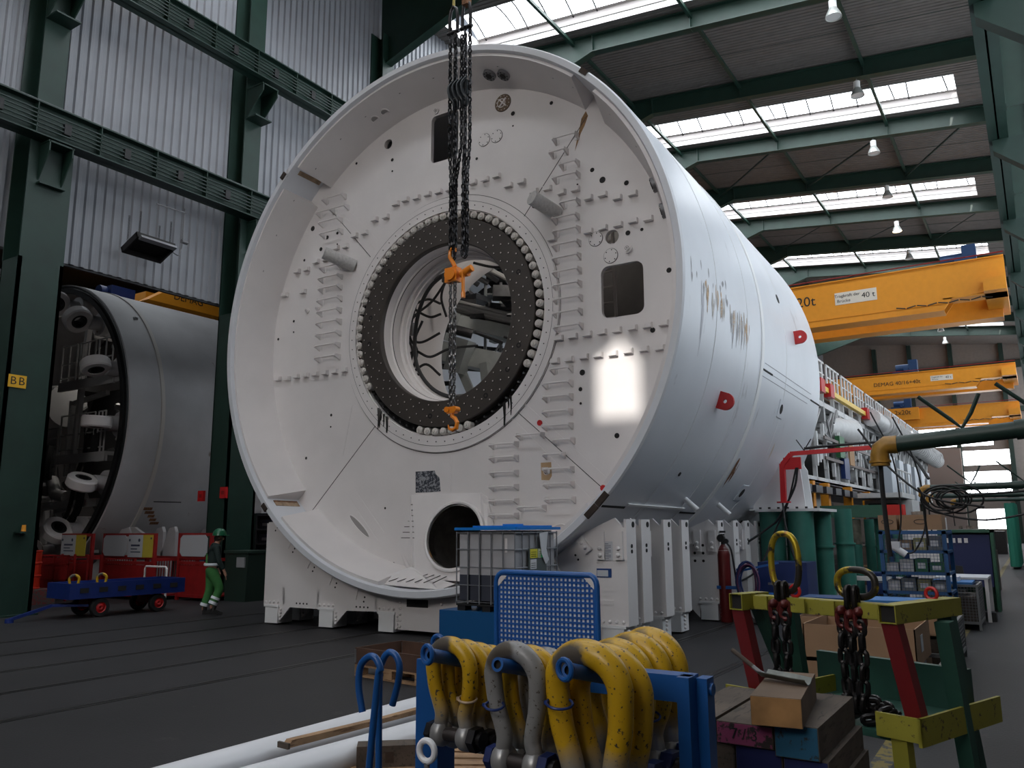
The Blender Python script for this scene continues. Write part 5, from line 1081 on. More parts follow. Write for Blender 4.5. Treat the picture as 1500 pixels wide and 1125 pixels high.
mb = MB(); mb.b2((.55, 16.97, 1.5), (1.75, 17, 2.75)); mb.build('cabin_window', BLACK, o, smooth=False)
mb = MB()
for z in (1.8, 2.1, 2.4): mb.b2((.55, 16.94, z), (1.75, 16.97, z + .05))
mb.build('cabin_louvres', GREY, o, smooth=False)
mb = MB()
for k in range(6): mb.b2((.3 + .1 * k, 22 + k * 3, 3.2), (.9, 23.5 + k * 3, 5.2))
mb.build('pale_blue_tank', mat('pale_tank', (.45, .50, .56), .4), G0, smooth=False, sp=1)
# ================================================================ teal props
def prop(x, y, h, r_, lab, grp, rust_top=False):
    t = thing('tubular_prop', lab, 'prop', (x, y, 0), group=grp)
    mb = MB(); mb.cyl((0, 0, .05), (0, 0, h), r_, n=28); mb.build('tube', TEAL, t)
    mb = MB(); mb.cyl((0, 0, 0), (0, 0, .05), r_ * 1.16, n=24); mb.cyl((0, 0, h * .62), (0, 0, h * .62 + .04), r_ * 1.2, n=24) if r_ < .25 else mb.cyl((0, 0, h - .04), (0, 0, h), r_ * 1.05, n=24); mb.build('flange', TEAL, t)
    if rust_top: mb = MB(); mb.cyl((0, 0, h * .66), (0, 0, h - .02), r_ * 1.12, n=24); mb.build('worn_collar', mat('worn_collar', (.16, .15, .11), .6, var=.5, vscale=6), t)
P4 = [((-5.15, 18.75), 'thick teal prop under the bracket, the one nearest the white cradles'), ((-4.5, 18.65), 'thick teal prop directly below the red cable arm'), ((-4.95, 19.9), 'thick teal prop standing behind the first pair of props'), ((-4.3, 19.8), 'thick teal prop right behind the one below the red arm'), ((-4.05, 20.9), 'thinner teal prop standing last in the thick prop group')]
for (x, y), lab in P4: prop(x, y, 2.12 if y < 20.5 else 2.2, .27 if y < 19.5 else .2, lab, 'thick teal props under the bracket')
t = thing('prop_head_plate', 'white bolted plate lying on the thick teal props', 'plate', (-4.72, 19, 2.12)); mb = MB(); mb.b2((-.72, -.55, 0), (.68, 1.2, .06)); mb.build('plate', BEAD, t, smooth=False)
for k in range(7): mb = MB(); mb.cyl((-.6 + k * .2, -.52, -.0), (-.6 + k * .2, -.52, .1), .03, n=6); mb.build('clamp_bolt', BLACK, t)
t = thing('header_beam', 'green beam with a red end resting on the row of slim teal props', 'beam', (-5.1, 24, 2.02))
mb = MB(); mb.b2((-.1, -.2, 0), (1.55, .3, .33)); mb.build('beam_body', mat('header_green', (.05, .15, .10), .5, var=.1), t, smooth=False); mb = MB(); mb.b2((1.55, -.2, 0), (2.0, .3, .33)); mb.build('red_end', mat('end_red', (.6, .02, .012), .5), t, smooth=False)
for i, (x, y, rt) in enumerate(((-4.75, 24.4, 1), (-4.35, 24.0, 1), (-4.15, 24.9, 0), (-3.8, 24.4, 0), (-3.62, 25.2, 0), (-3.35, 24.2, 0), (-3.2, 26, 0))):
    prop(x, y, 1.98, .13, 'slim teal prop under the green beam, %s' % ['first along, next to the thick props', 'second along, with a rusty collar', 'third along', 'fourth along', 'fifth along', 'sixth along, at the red end', 'last, behind the red end'][i], 'slim teal props', rt)
t = thing('white_trestle', 'low white trestle lying on the floor behind the yellow lifting ring', 'trestle', (-4.5, 21.4, 0)); mb = MB(); mb.b2((0, 0, .5), (1.8, .12, .6)); mb.b2((0, 0, 0), (.1, .1, .5)); mb.b2((1.7, 0, 0), (1.8, .1, .5)); mb.build('frame', WHITE, t, smooth=False)
t = thing('brown_chest', 'brown wooden chest between the slim teal props', 'chest', (-5.3, 27.5, 0)); mb = MB(); mb.b2((0, 0, 0), (1.2, .8, 1.2)); mb.build('chest_body', DWOOD, t, smooth=False); mb = MB(); mb.b2((.3, -.03, .55), (.9, 0, .6)); mb.build('batten', WOOD, t, smooth=False)
for (x, y, w_, h_, lab) in ((-3.9, 26.5, 1.1, 1.1, 'dark blue steel container with wheels among the slim teal props'), (-4.9, 16.6, .95, 1.1, 'dark blue box behind the coiled purple hoses'), (-4.0, 23.0, .5, .6, 'small dark blue box at the foot of the slim teal props')):
    t = thing('tool_container', lab, 'container', (x, y, 0)); mb = MB(); mb.b2((0, 0, .08), (w_, .8, h_)); mb.build('body', DBLUE, t, smooth=False)
    mb = MB()
    for s in (.15, w_ - .15): mb.cyl((s, .02, .08), (s, .1, .08), .08, n=14)
    mb.build('castors', BLACK, t); mb = MB(); mb.b2((w_ * .2, -.02, h_ * .6), (w_ * .8, 0, h_ * .64)); mb.build('handle', GREY, t, smooth=False)
# red power column arm
t = thing('red_cable_gantry', 'bright red tubular cable arm rising beside the props and reaching right', 'cable arm', (-4.72, 18.2, 2.3))
mb = MB(); mb.bar((0, 0, 0), (.02, 0, .85), .11); mb.bar((.02, 0, .83), (.22, 0, 1.05), .1); mb.bar((.2, 0, 1.06), (2.0, .2, 1.12), .09); mb.b2((.05, -.03, .72), (.42, .03, .98)); mb.cyl((0, 0, 0), (0, 0, .03), .15, n=16); mb.build('red_frame', mat('arm_red', (.62, .015, .02), .4), t, smooth=False)
mb = MB(); mb.tube(spl([(.35, -.04, .75), (.25, -.06, .3), (-.1, -.06, -.3), (-.3, -.08, -.5), (-.9, -.6, -.95), (-1.5, -1.2, -1.1)]), .025, 6); mb.tube(spl([(.32, -.05, .75), (.1, -.06, .0), (-.2, -.1, -.6), (-.5, -.5, -1.4), (-1.0, -.9, -1.75)]), .02, 6); mb.tube(spl([(0, -.1, .0), (.1, -.35, -.5), (.25, -.36, -1.2), (.5, -.4, -1.6)]), .02, 6); mb.tube(spl([(.5, 0, 1.16), (1.2, .1, 1.2), (2.2, .2, 1.2), (2.6, .0, .9), (2.9, -.3, .4)]), .03, 6)
mb.build('hanging_cables', BLACK, t)
mb = MB(); mb.cyl((.5, 0, 1.12), (.35, 0, 1.36), .012, n=5); mb.cyl((.5, 0, 1.12), (.66, 0, 1.36), .012, n=5); mb.build('cable_horns', DKSTEEL, t)
# dark red gas bottle on trolley with hoses
t = thing('gas_cylinder', 'tall dark red gas bottle with a regulator standing by the white cradle', 'gas cylinder', (-5.3, 15.75, 0))
GR = mat('bottle_maroon', (.13, .010, .010), .35, var=.1)
mb = MB(); mb.lathe([(.001, .0), (.115, .0), (.12, .03), (.12, 1.26), (.10, 1.36), (.05, 1.44), (.04, 1.46)], 28, Matrix.Rotation(PI / 2, 4, 'X')); mb.build('bottle', GR, t)
mb = MB(); mb.lathe([(.105, 1.34), (.075, 1.40), (.06, 1.42)], 24, Matrix.Rotation(PI / 2, 4, 'X')); mb.build('white_shoulder', WHITE, t)
mb = MB(); mb.cyl((0, 0, 1.46), (0, 0, 1.66), .04, n=12); mb.cyl((-.02, -.08, 1.58), (-.02, .0, 1.58), .075, n=16); mb.cyl((.07, -.05, 1.52), (.07, 0, 1.52), .05, n=14); mb.cyl((0, 0, 1.68), (0, 0, 1.72), .06, n=12); mb.tube(spl([(.08, -.03, 1.5), (.17, -.05, 1.35), (.2, 0, 1.0), (.2, .1, .7)]), .018, 6); mb.build('regulator', BLACK, t)
t = thing('bottle_trolley', 'blue steel trolley with rubber wheel holding the dark red gas bottle', 'trolley', (-5.05, 15.8, 0))
mb = MB(); mb.bar((.0, 0, .1), (.0, 0, 1.0), .05); mb.bar((.0, 0, .95), (.75, .1, 1.12), .04); mb.b2((-.38, -.16, .62), (.0, -.135, .68)); mb.b2((0, -.1, .1), (.65, .3, .55)); mb.build('frame', BLUE, t, smooth=False)
mb = MB(); M = TR(.42, -.22, .24); mb.lathe([(.15, -.06), (.22, -.06), (.24, -.03), (.24, .03), (.22, .06), (.15, .06)], 30, M); o = mb.build('tyre', BLACK, t)
mb = MB(); mb.lathe([(.01, -.04), (.15, -.05), (.15, .05)], 24, M)
for k in range(8): mb.cyl((.42 + .1 * math.cos(k * PI / 4), -.275, .24 + .1 * math.sin(k * PI / 4)), (.42 + .1 * math.cos(k * PI / 4), -.26, .24 + .1 * math.sin(k * PI / 4)), .02, n=6)
mb.build('rim', GREY, o)
t = thing('hose_coil', 'coil of purple and blue welding hose hanging on the bottle trolley', 'hose', (-4.78, 15.55, .95))
mb = MB(); g = random.Random(6)
for k in range(9):
    w_, h_ = .16 + g.uniform(-.02, .05), .34 + g.uniform(-.06, .05); ox = g.uniform(-.03, .03); mb.cur = k % 2
    mb.tube([(ox + w_ * math.cos(2 * PI * j / 20), g.uniform(-.01, .01) - .012 * k, -.18 + h_ * math.sin(2 * PI * j / 20)) for j in range(20)], .017, 6, True)
mb.build('hose_loops', [mat('hose_purple', (.10, .035, .09), .5), mat('hose_blue', (.02, .04, .14), .5)], t)
# hose booms on the right columns
def boom(x0, y, z, r_, lab, x1=.25, tilt=.02, horns=((-.7,), (-.35,)), rings=0):
    t = thing('hose_boom', lab, 'pipe boom', (x1, y, z)); L_ = x1 - x0
    mb = MB(); mb.cyl((0, 0, tilt * L_), (-L_, 0, 0), r_, n=20); mb.cyl((-L_ * .42, 0, tilt * L_ * .58), (-L_ * .36, 0, tilt * L_ * .64), r_ * 1.18, n=20); mb.cyl((0, 0, -z), (0, 0, 1.2), r_ * .8, n=16); mb.build('boom_pipe', mat('boom_dark_green', (.018, .045, .036), .45, var=.2), t)
    mb = MB(); mb.tube([(-L_ + .02, 0, 0), (-L_ - r_ * .8, 0, -.0), (-L_ - r_ * 1.5, 0, -r_ * .5), (-L_ - r_ * 1.7, 0, -r_ * 1.4), (-L_ - r_ * 1.7, 0, -r_ * 2.6)], r_ * 1.12, 18); mb.cyl((-L_ - r_ * 1.7, 0, -r_ * 1.9), (-L_ - r_ * 1.7, 0, -r_ * 2.2), r_ * 1.3, n=20); mb.build('yellow_elbow', mat('elbow_ochre', (.42, .22, .03), .45, var=.35, vscale=14), t)
    mb = MB(); bx = -L_ - r_ * 1.7; mb.tube(spl([(bx, 0, -r_ * 2.4), (bx, 0, -.3), (bx + .01, 0, -.62)]), .013, 8); mb.build('down_hose', BLACK, t)
    mb = MB(); 
    for (hx, hh) in horns:
        b = -L_ * hx; zt = tilt * (L_ + b) + r_
        mb.tube([(b - hh * 1.05, 0, zt + hh * 1.0), (b - .05, 0, zt + .05), (b, 0, zt), (b + .05, 0, zt + .08), (b + hh * .5, 0, zt + hh * .95)], r_ * .24 if r_ > .04 else .008, 8)
    mb.build('cable_horns', MATS['boom_dark_green'], t)
    return t
boom(-.67, 5.0, 2.25, .045, 'big dark green pipe boom with yellow elbow crossing the upper right foreground', .35, .07, ((.66, .19), (.28, .2), (-.02, .26)))
boom(-1.03, 10, 2.2, .036, 'second pipe boom with yellow elbow, lower and behind the big one', .35, .01, ((.7, .2), (.35, .22)))
boom(-1.6, 16, 2.3, .04, 'third pipe boom with yellow elbow over the workbench', .35, .0, ((.7, .2), (.4, .2)))
boom(-1.8, 23, 2.4, .04, 'fourth and farthest pipe boom above the aisle', .35, .0, ((.6, .2),))
t = thing('cable_coil', 'tangle of black cable loops hanging near the second yellow elbow', 'cable', (-.8, 9.7, 2.0))
mb = MB(); g = random.Random(21)
for k in range(6): 
    r_ = g.uniform(.1, .2); ox = g.uniform(-.1, .12); mb.tube([(ox + r_ * 1.2 * math.cos(2 * PI * j / 22), .02 * k, g.uniform(-.004, .004) + .07 + r_ * .8 * math.sin(2 * PI * j / 22)) for j in range(22)], .011, 6, True)
mb.tube(spl([(.1, 0, .1), (.6, 0, .13), (1.0, 0, .16)]), .012, 6); mb.tube(spl([(-.3, 0, .2), (-.15, 0, -.05), (.3, 0, -.15), (.8, 0, -.05), (1.0, 0, .05)]), .012, 6); mb.tube(spl([(-.9, .3, .9), (-.6, .2, .45), (-.2, 0, .1), (.3, 0, -.02)]), .012, 6)
mb.build('cable_loops', BLACK, t)
t = thing('power_socket_drop', 'two long dark cables hanging by the blue shelf rack with a pale plug', 'cable', (-1.55, 13.2, 2.6))
mb = MB(); mb.tube(spl([(-.5, 0, .9), (-.25, 0, .2), (-.2, 0, -.6), (-.28, 0, -1.1)]), .012, 6); mb.tube(spl([(-.2, 0, .8), (.05, 0, .1), (.12, 0, -.7), (-.05, 0, -1.15), (-.25, 0, -1.2)]), .012, 6); mb.build('cable_run', BLACK, t)
mb = MB(); mb.cyl((-.35, 0, -1.1), (-.18, 0, -1.22), .05, n=14); mb.box((-.32, 0, -1.08), (.14, .1, .1)); mb.build('plug', PAPER, t)
# blue mesh shelf with crates
SB = mat('shelf_blue', (.012, .085, .24), .5, var=.15)
t = thing('wire_shelf_rack', 'tall blue mesh-sided shelf rack full of small boxes beside the aisle', 'shelf', (-2.3, 14.6, 0), 0)
mb = MB()
for x in (0, .92):
    for y in (0, 1.0): mb.b2((x, y, .02), (x + .06, y + .06, 1.72))
for z in (.1, .42, .72, 1.02, 1.36, 1.66): mb.b2((0, 0, z), (.98, .03, z + .05)); mb.b2((0, 1.03, z), (.98, 1.06, z + .05)); mb.b2((.94, 0, z), (.98, 1.06, z + .04)); mb.b2((0, 0, z), (.04, 1.06, z + .04))
mb.build('rack_frame', SB, t, smooth=False)
mb = MB()
for z in (.12, .44, .74, 1.04, 1.38): mb.b2((.03, .03, z), (.95, 1.03, z + .012))
mb.build('shelf_boards', DGREEN, t, smooth=False)
mb = MB()
for k in range(19): mb.b2((.03 + k * .05, -.004, .1), (.035 + k * .05, 0, 1.66))
for k in range(31): mb.b2((.03, -.005, .12 + k * .05), (.95, -.001, .125 + k * .05))
mb.build('wire_mesh', mat('mesh_blue', (.02, .06, .14), .5), t, smooth=False)
g = random.Random(31); cols_ = [('cream carton', (.30, .27, .22)), ('grey plastic box', (.16, .17, .18)), ('green crate', (.02, .13, .05)), ('brown carton', (.25, .16, .09)), ('white box', (.45, .45, .46)), ('black case', (.03, .03, .03)), ('yellowish tin', (.3, .28, .12))]
n_ = 0
for r_, z in enumerate((.135, .455, .755, 1.055, 1.395)):
    x = .07
    for c_ in range(4):
        w_ = .19 + g.uniform(-.02, .02); nm, cc = cols_[2] if (r_, c_) in ((3, 2), (3, 3)) else cols_[g.choice((0, 1, 3, 4, 5, 6))]
        b = thing('storage_box', '%s on the %s shelf of the blue mesh rack, %s along' % (nm, ['lowest', 'fourth', 'third', 'second', 'top'][r_], ['first', 'second', 'third', 'fourth'][c_]), 'box', (-2.3 + x + w_ / 2, 14.78, z), group='boxes on the blue mesh shelf rack')
        h_ = g.uniform(.14, .24); mb = MB(); mb.b2((-w_ / 2, -.1, 0), (w_ / 2, .3, h_)); mb.build('box_body', mat('box_' + nm.replace(' ', '_'), cc, .6, var=.15), b, smooth=False)
        mb = MB(); mb.b2((-w_ * .3, -.106, h_ * .3), (w_ * .3, -.1, h_ * .7)); mb.build('box_label', PAPER, b, smooth=False); x += w_ + .025
for (x, w_, lab) in ((-2.32, .28, 'small brown carton with faint print on top of the blue shelf rack'), (-2.0, .62, 'long brown carton with an oval mark lying on top of the blue shelf rack')):
    t = thing('carton', lab, 'box', (x, 14.8, 1.73)); mb = MB(); mb.b2((0, 0, 0), (w_, .6, .24)); mb.build('carton_body', CARD, t, smooth=False)
    mb = MB(); mb.tube([(w_ / 2 + .09 * math.cos(k * PI / 8), -.003, .13 + .035 * math.sin(k * PI / 8)) for k in range(16)], .006, 5, True); mb.build('printed_mark', DWOOD, t)
# workbench zone further back
t = thing('tool_board_cabinet', 'dark green cabinet with a navy tool board behind the blue shelf rack', 'cabinet', (-2.0, 20.3, 0))
mb = MB(); mb.b2((0, 0, .0), (.06, .6, 1.7)); mb.b2((1.0, 0, 0), (1.06, .6, 1.7)); mb.b2((0, 0, 1.64), (1.06, .6, 1.7)); mb.b2((0, .55, 0), (1.06, .6, 1.7)); mb.build('cabinet_frame', mat('cabinet_green', (.02, .09, .05), .5), t, smooth=False)
mb = MB(); mb.b2((.08, .1, .5), (.98, .14, 1.6)); mb.build('tool_board', mat('board_navy', (.012, .02, .09), .6), t, smooth=False)
mb = MB()
for k in range(4): mb.b2((.14 + k * .12, .07, 1.42), (.21 + k * .12, .1, 1.52))
mb.build('white_tags', WHITE, t, smooth=False)
t = thing('office_chair', 'black plastic chair standing in front of the navy tool board', 'chair', (-1.75, 19.55, 0))
mb = MB(); mb.prism([(-.25, .5), (.25, .5), (.22, .95), (-.2, 1.0)], .2, .23); mb.build('backrest', BLACK, t); mb = MB(); mb.b2((-.25, -.22, .44), (.25, .22, .48)); mb.build('seat', BLACK, t, smooth=False)
for x in (-.22, .22):
    for y in (-.2, .2): mb = MB(); mb.cyl((x, y, 0), (x * .9, y * .9, .44), .013, n=8); mb.build('leg', GREY, t)
t = thing('work_table', 'light grey workbench table with white legs behind the black chair', 'table', (-1.9, 18.0, 0))
mb = MB(); mb.b2((0, 0, .78), (.9, 1.2, .82)); mb.build('tabletop', PAPER, t, smooth=False)
for x in (.03, .87):
    for y in (.05, 1.15): mb = MB(); mb.b2((x - .03, y - .03, 0), (x + .03, y + .03, .78)); mb.build('leg', WHITE, t, smooth=False)
t = thing('floor_base', 'small black box standing at the foot of the white table leg', 'box', (-1.15, 18.2, 0)); mb = MB(); mb.b2((0, 0, 0), (.22, .3, .16)); mb.build('body', BLACK, t, smooth=False); mb = MB(); mb.b2((.02, .02, .16), (.2, .28, .17)); mb.build('lid', DKSTEEL, t, smooth=False)
g = random.Random(77)
for i, (x, y, w_, h_, m, nm, lab) in enumerate(((-2.1, 26, .9, 1.1, DWOOD, 'bench', 'brown bench with clutter further down the aisle'), (-2.3, 29, .7, .9, DRED, 'tool_chest', 'small red tool chest further down the aisle'), (-2.6, 33, .8, 1.2, WHITE, 'cabinet', 'white cabinet with an orange part far down the aisle'), (-3.1, 38, 1.2, .8, GREY, 'workbench', 'grey workbench far down the aisle with dark items'), (-3.0, 23.5, .8, 2.0, WHITE, 'board', 'tall white board behind the green cabinet'), (-3.9, 50, 1.2, 1.6, GREY, 'machine', 'grey machine at the far end of the aisle'), (-4.6, 60, 2.5, 1.4, DKSTEEL, 'machine', 'dark machine near the end wall door'))):
    t = thing(nm, lab, nm.replace('_', ' '), (x, y, 0)); mb = MB(); mb.b2((0, 0, .0), (w_, 1.4, h_)); mb.build('body', m, t, smooth=False)
    mb = MB()
    for k in range(4): mb.box((g.uniform(.1, w_ - .1), g.uniform(.2, 1.2), h_ + .08), (g.uniform(.08, .2), g.uniform(.1, .3), .16))
    mb.build('clutter', mat('clutter_mix', (.25, .2, .16), .6, var=.9, vscale=4), t, smooth=False)
t = thing('green_curtain', 'bright teal-green cloth screen at the right edge far down the aisle', 'screen', (-1.15, 40, 0)); mb = MB()
for k in range(12): mb.cyl((.0, k * .35, .1), (.0, k * .35, 2.7), .2, n=10)
mb.build('cloth_screen', mat('screen_teal', (.03, .25, .17), .6), t); mb = MB(); mb.b2((-.03, -.2, 2.68), (.03, 4.1, 2.74)); mb.build('top_rail', GREY, t, smooth=False)
# wire-mesh pallet boxes and cartons along the aisle
MESH = mat('galvanised_mesh', (.30, .31, .32), .35, .8)
def meshbox(x, y, w_, d_, h_, lab):
    t = thing('mesh_pallet_box', lab, 'pallet box', (x, y, 0))
    mb = MB()
    for i in range(4): mb.b2(((0, w_)[i % 2] - .02, (0, d_)[i // 2] - .02, 0), ((0, w_)[i % 2] + .02, (0, d_)[i // 2] + .02, h_))
    for z in (.12, h_): mb.b2((0, -.02, z - .02), (w_, .02, z + .02)); mb.b2((0, d_ - .02, z - .02), (w_, d_ + .02, z + .02)); mb.b2((-.02, 0, z - .02), (.02, d_, z + .02)); mb.b2((w_ - .02, 0, z - .02), (w_ + .02, d_, z + .02))
    mb.build('corner_frame', MESH, t, smooth=False)
    mb = MB()
    for k in range(int(w_ / .05)): mb.b2((k * .05, -.006, .12), (k * .05 + .006, 0, h_))
    for k in range(int(d_ / .05)): mb.b2((w_, k * .05, .12), (w_ + .006, k * .05 + .006, h_))
    for k in range(int(h_ / .05) - 2): mb.b2((0, -.008, .14 + k * .05), (w_, -.002, .146 + k * .05)); mb.b2((w_ + .002, 0, .14 + k * .05), (w_ + .008, d_, .146 + k * .05))
    mb.build('wire_panels', MESH, t, smooth=False)
    mb = MB(); mb.b2((.03, .03, .12), (w_ - .03, d_ - .03, h_ * .75)); mb.build('contents', mat('dim_contents', (.10, .08, .07), .8, var=.6, vscale=5), t, smooth=False)
def carton(x, y, z, w_, d_, h_, lab, rz=0, open_=True):
    t = thing('cardboard_box', lab, 'box', (x, y, z), rz); k_ = .012
    mb = MB(); mb.b2((0, 0, 0), (w_, k_, h_)); mb.b2((0, d_ - k_, 0), (w_, d_, h_)); mb.b2((0, 0, 0), (k_, d_, h_)); mb.b2((w_ - k_, 0, 0), (w_, d_, h_)); mb.b2((0, 0, 0), (w_, d_, k_ * 3)); mb.build('box_walls', CARD, t, smooth=False)
    mb = MB(); mb.b2((.04, .04, .03), (w_ * .6, d_ * .6, h_ * .55)); mb.b2((w_ * .5, .1, .03), (w_ - .06, d_ - .1, h_ * .4)); mb.build('packing', mat('packing_brown', (.12, .075, .05), .8, var=.3, vscale=5), t, smooth=False)
    mb = MB(); mb.b2((w_ - .005, d_ * .3, h_ * .3), (w_ + .004, d_ * .45, h_ * .75)); mb.build('paper_note', PAPER, t, smooth=False)
    return t
meshbox(-1.95, 16.6, .85, 1.1, .75, 'wire mesh pallet box behind the blue shelf rack with a white bag on top')
meshbox(-1.95, 12.2, .85, 1.1, .55, 'wire mesh pallet box just in front of the blue shelf rack')
meshbox(-1.95, 9.0, .95, 1.1, .42, 'wire mesh pallet box under the open brown cartons, nearest the viewer')
carton(-2.2, 8.9, .45, 1.05, 1.1, .36, 'large open brown carton right behind the chain stand'); carton(-2.6, 10.3, 0, 1.3, 1.0, .74, 'open brown carton with torn edge further back behind the chain stand'); carton(-1.5, 10.4, .55, .5, .9, .3, 'narrow open brown carton at the aisle edge')
t = thing('blue_lid_crate', 'crate with a flat light blue lid behind the brown cartons', 'crate', (-2.0, 11.6, 0)); mb = MB(); mb.b2((0, 0, 0), (.8, .5, .8)); mb.build('crate_body', DWOOD, t, smooth=False); mb = MB(); mb.b2((-.05, -.1, .8), (.88, .55, .86)); mb.build('lid', mat('lid_blue', (.03, .16, .42), .6), t, smooth=False)
t = thing('blue_cloth_table', 'small low table with blue cover next to the work table', 'table', (-1.95, 17.75, .75)); t.location = (-1.9, 16.75, .76); mb = MB(); mb.b2((0, 0, 0), (.72, .8, .04)); mb.build('cover', MATS['lid_blue'], t, smooth=False); mb = MB(); mb.b2((.2, .2, .04), (.5, .6, .12)); mb.build('folded_bag', WHITE, t)
t = thing('blue_cabinet', 'blue steel cabinet with pale lettering behind the yellow chain stand', 'cabinet', (-3.42, 13.8, 0)); mb = MB(); mb.b2((0, 0, 0), (.68, .6, .68)); mb.build('body', mat('cabinet_blue', (.01, .06, .20), .45), t, smooth=False)
mb = MB(); mb.b2((0, -.01, .4), (.68, .0, .412)); mb.b2((.08, -.01, .55), (.36, .0, .59)); mb.build('trim_and_print', GREY, t, smooth=False)
t = thing('plastic_bag', 'crumpled white and red plastic bag inside the open carton behind the chain stand', 'bag', (-2.25, 10.5, .62)); mb = MB(); g = random.Random(3); mb.ball((0, 0, .05), .11, 12, 8); mb.v = [(x + g.uniform(-.02, .02), y + g.uniform(-.02, .02), z + g.uniform(-.02, .02)) for x, y, z in mb.v]; mb.build('bag_film', mat('white_film', (.6, .6, .6), .4), t); mb = MB(); mb.box((-.04, -.1, .04), (.1, .02, .05)); mb.build('red_print', RED, t)
t = thing('paper_scrap', 'crumpled pale scrap of foil lying on the floor right of the chain stand', 'litter', (-1.02, 7.9, 0)); mb = MB(); mb.ball((0, 0, .035), .05, 10, 7, sz=.7); mb.v = [(x * 1.3 + g.uniform(-.015, .015), y + g.uniform(-.015, .015), max(.001, z + g.uniform(-.012, .012))) for x, y, z in mb.v]; mb.build('foil', mat('foil', (.6, .62, .65), .3, .5), t, smooth=False)
# ================================================================ chains
def link(mb, M, L_=.075, W_=.042, r_=.009, n=10, k=6):
    "one stadium link, long axis local z, in the local xz plane"
    a = L_ / 2 - W_ / 2; P = []
    for i in range(n // 2 + 1): t = PI * i / (n // 2); P.append(((W_ / 2 - r_) * math.cos(t), 0, a + (W_ / 2 - r_) * math.sin(t)))
    for i in range(n // 2 + 1): t = PI + PI * i / (n // 2); P.append(((W_ / 2 - r_) * math.cos(t), 0, -a + (W_ / 2 - r_) * math.sin(t)))
    mb.tube(P, r_, k, True, M)
def chain_path(mb, pts, L_=.075, W_=.042, r_=.009, g=None, n=10, k=6):
    pts = [Vector(p) for p in pts]; step = L_ - 2.2 * r_; seg_ = []; 
    tot = sum((pts[i + 1] - pts[i]).length for i in range(len(pts) - 1)); m = max(1, int(tot / step)); i = 0; acc = 0
    for q in range(m):
        d = (q + .5) * tot / m
        while i < len(pts) - 2 and acc + (pts[i + 1] - pts[i]).length < d: acc += (pts[i + 1] - pts[i]).length; i += 1
        dr = (pts[i + 1] - pts[i]); p = pts[i] + dr.normalized() * (d - acc)
        T = frame_to(p, dr, (0, 1, 0)) @ Matrix.Rotation((PI / 2 if q % 2 else 0) + (g.uniform(-.3, .3) if g else 0), 4, 'Z'); link(mb, T, L_, W_, r_, n, k)
HX, HY = -6.33, 8.5
t = thing('chain_sling', 'bundle of black lifting chains hanging in front of the top of the big shield', 'chain sling', (HX, HY, 5.5))
CH = mat('chain_black', (.035, .034, .036), .3, .9, var=.4, vscale=30)
g = random.Random(12)
for i, (dx, dy, zb, zt) in enumerate(((-.185, 0, .0, 3.45), (-.12, .05, .02, 3.35), (-.065, -.04, .05, 3.3), (-.01, .04, .04, 3.3), (.05, .05, .03, 3.3), (.105, -.04, .02, 3.35), (.165, 0, .0, 3.5))):
    mb = MB(); xb = (-.16, -.12, -.08, -.1, .045, .085, .125)[i]; chain_path(mb, [(dx, dy, zt), (dx, dy, 1.6), (xb, dy, 1.1), (xb, dy, zb)], .09, .062, .0125, g); mb.build('chain_strand', CH, t)
mb = MB()
for xb in (-.12, .08):
    chain_path(mb, [(xb - .045, 0, .03), (xb - .03, 0, -.06), (xb, 0, -.09), (xb + .03, 0, -.06), (xb + .045, 0, .03)], .085, .05, .0105)
mb.build('bottom_loops', CH, t)
mb = MB()
for k in range(4):
    x = -.11 + k * .075; mb.tube(spl([(x + .03, -.06, 2.55), (x - .03, -.09, 2.45), (x + .0, -.1, 2.3), (x + .05, -.08, 2.2), (x + .03, -.05, 2.1)]), [.016 + .008 * math.sin(PI * j / 32) for j in range(33)], 8)
mb.box((0, 0, 2.4), (.3, .1, .22)); mb.build('sling_hook', mat('sling_hook_black', (.02, .024, .028), .4, .3), t)
mb = MB()
for x in (-.13, .1): mb.tube([(x - .07, 0, 3.35), (x - .07, 0, 3.6), (x - .05, 0, 3.72), (x, 0, 3.77), (x + .05, 0, 3.72), (x + .07, 0, 3.6), (x + .07, 0, 3.35)], .026, 10); mb.cyl((x - .1, 0, 3.36), (x + .1, 0, 3.36), .03, n=12)
mb.build('top_shackles', DKSTEEL, t)
mb = MB(); mb.box((.1, 0, 3.78), (.1, .1, .16)); mb.build('rusty_coupler', rust, t)
mb = MB(); mb.tube([(-.13, 0, 3.75), (-.13, .0, 6.05)], .02, 8); mb.tube([(.12, 0, 3.8), (.16, 0, 4.2), (.13, 0, 6.05)], .03, 8); mb.build('webbing', mat('sling_webbing', (.45, .36, .1), .7), t)
t = thing('crane_hook_block', 'crane hook block high above carrying the black chain bundle', 'hook block', (HX, HY, 11.5)); mb = MB(); mb.b2((-.3, -.2, .2), (.3, .2, .9)); mb.build('block_body', ORANGE, t, smooth=False); mb = MB(); mb.tube([(0, 0, .2), (0, 0, .05), (.1, 0, -.02), (.05, 0, -.12), (-.06, 0, -.1)], .045, 10); mb.build('hook', DKSTEEL, t)
mb = MB()
for s in (-.15, .15): mb.cyl((s, 0, .9), (s, 0, 5.05), .012, n=6)
mb.build('wire_ropes', DKSTEEL, t)
t = thing('overhead_crane', 'orange crane girder high above carrying the hook block of the black chain bundle', 'crane', (0, 8, 16.55)); mb = MB(); mb.b2((-18.3, -.3, 0), (-.2, .6, 1.6)); mb.build('main_girder', ORANGE, t, smooth=False); mb = MB(); mb.b2((-19, -1, -.6), (-18.1, 1.4, .2)); mb.b2((-.7, -1, -.6), (0, 1.4, .2)); mb.build('end_carriage', ORANGE, t, smooth=False)
HO = mat('hoist_orange', (.85, .25, .01), .4, coat=.2)
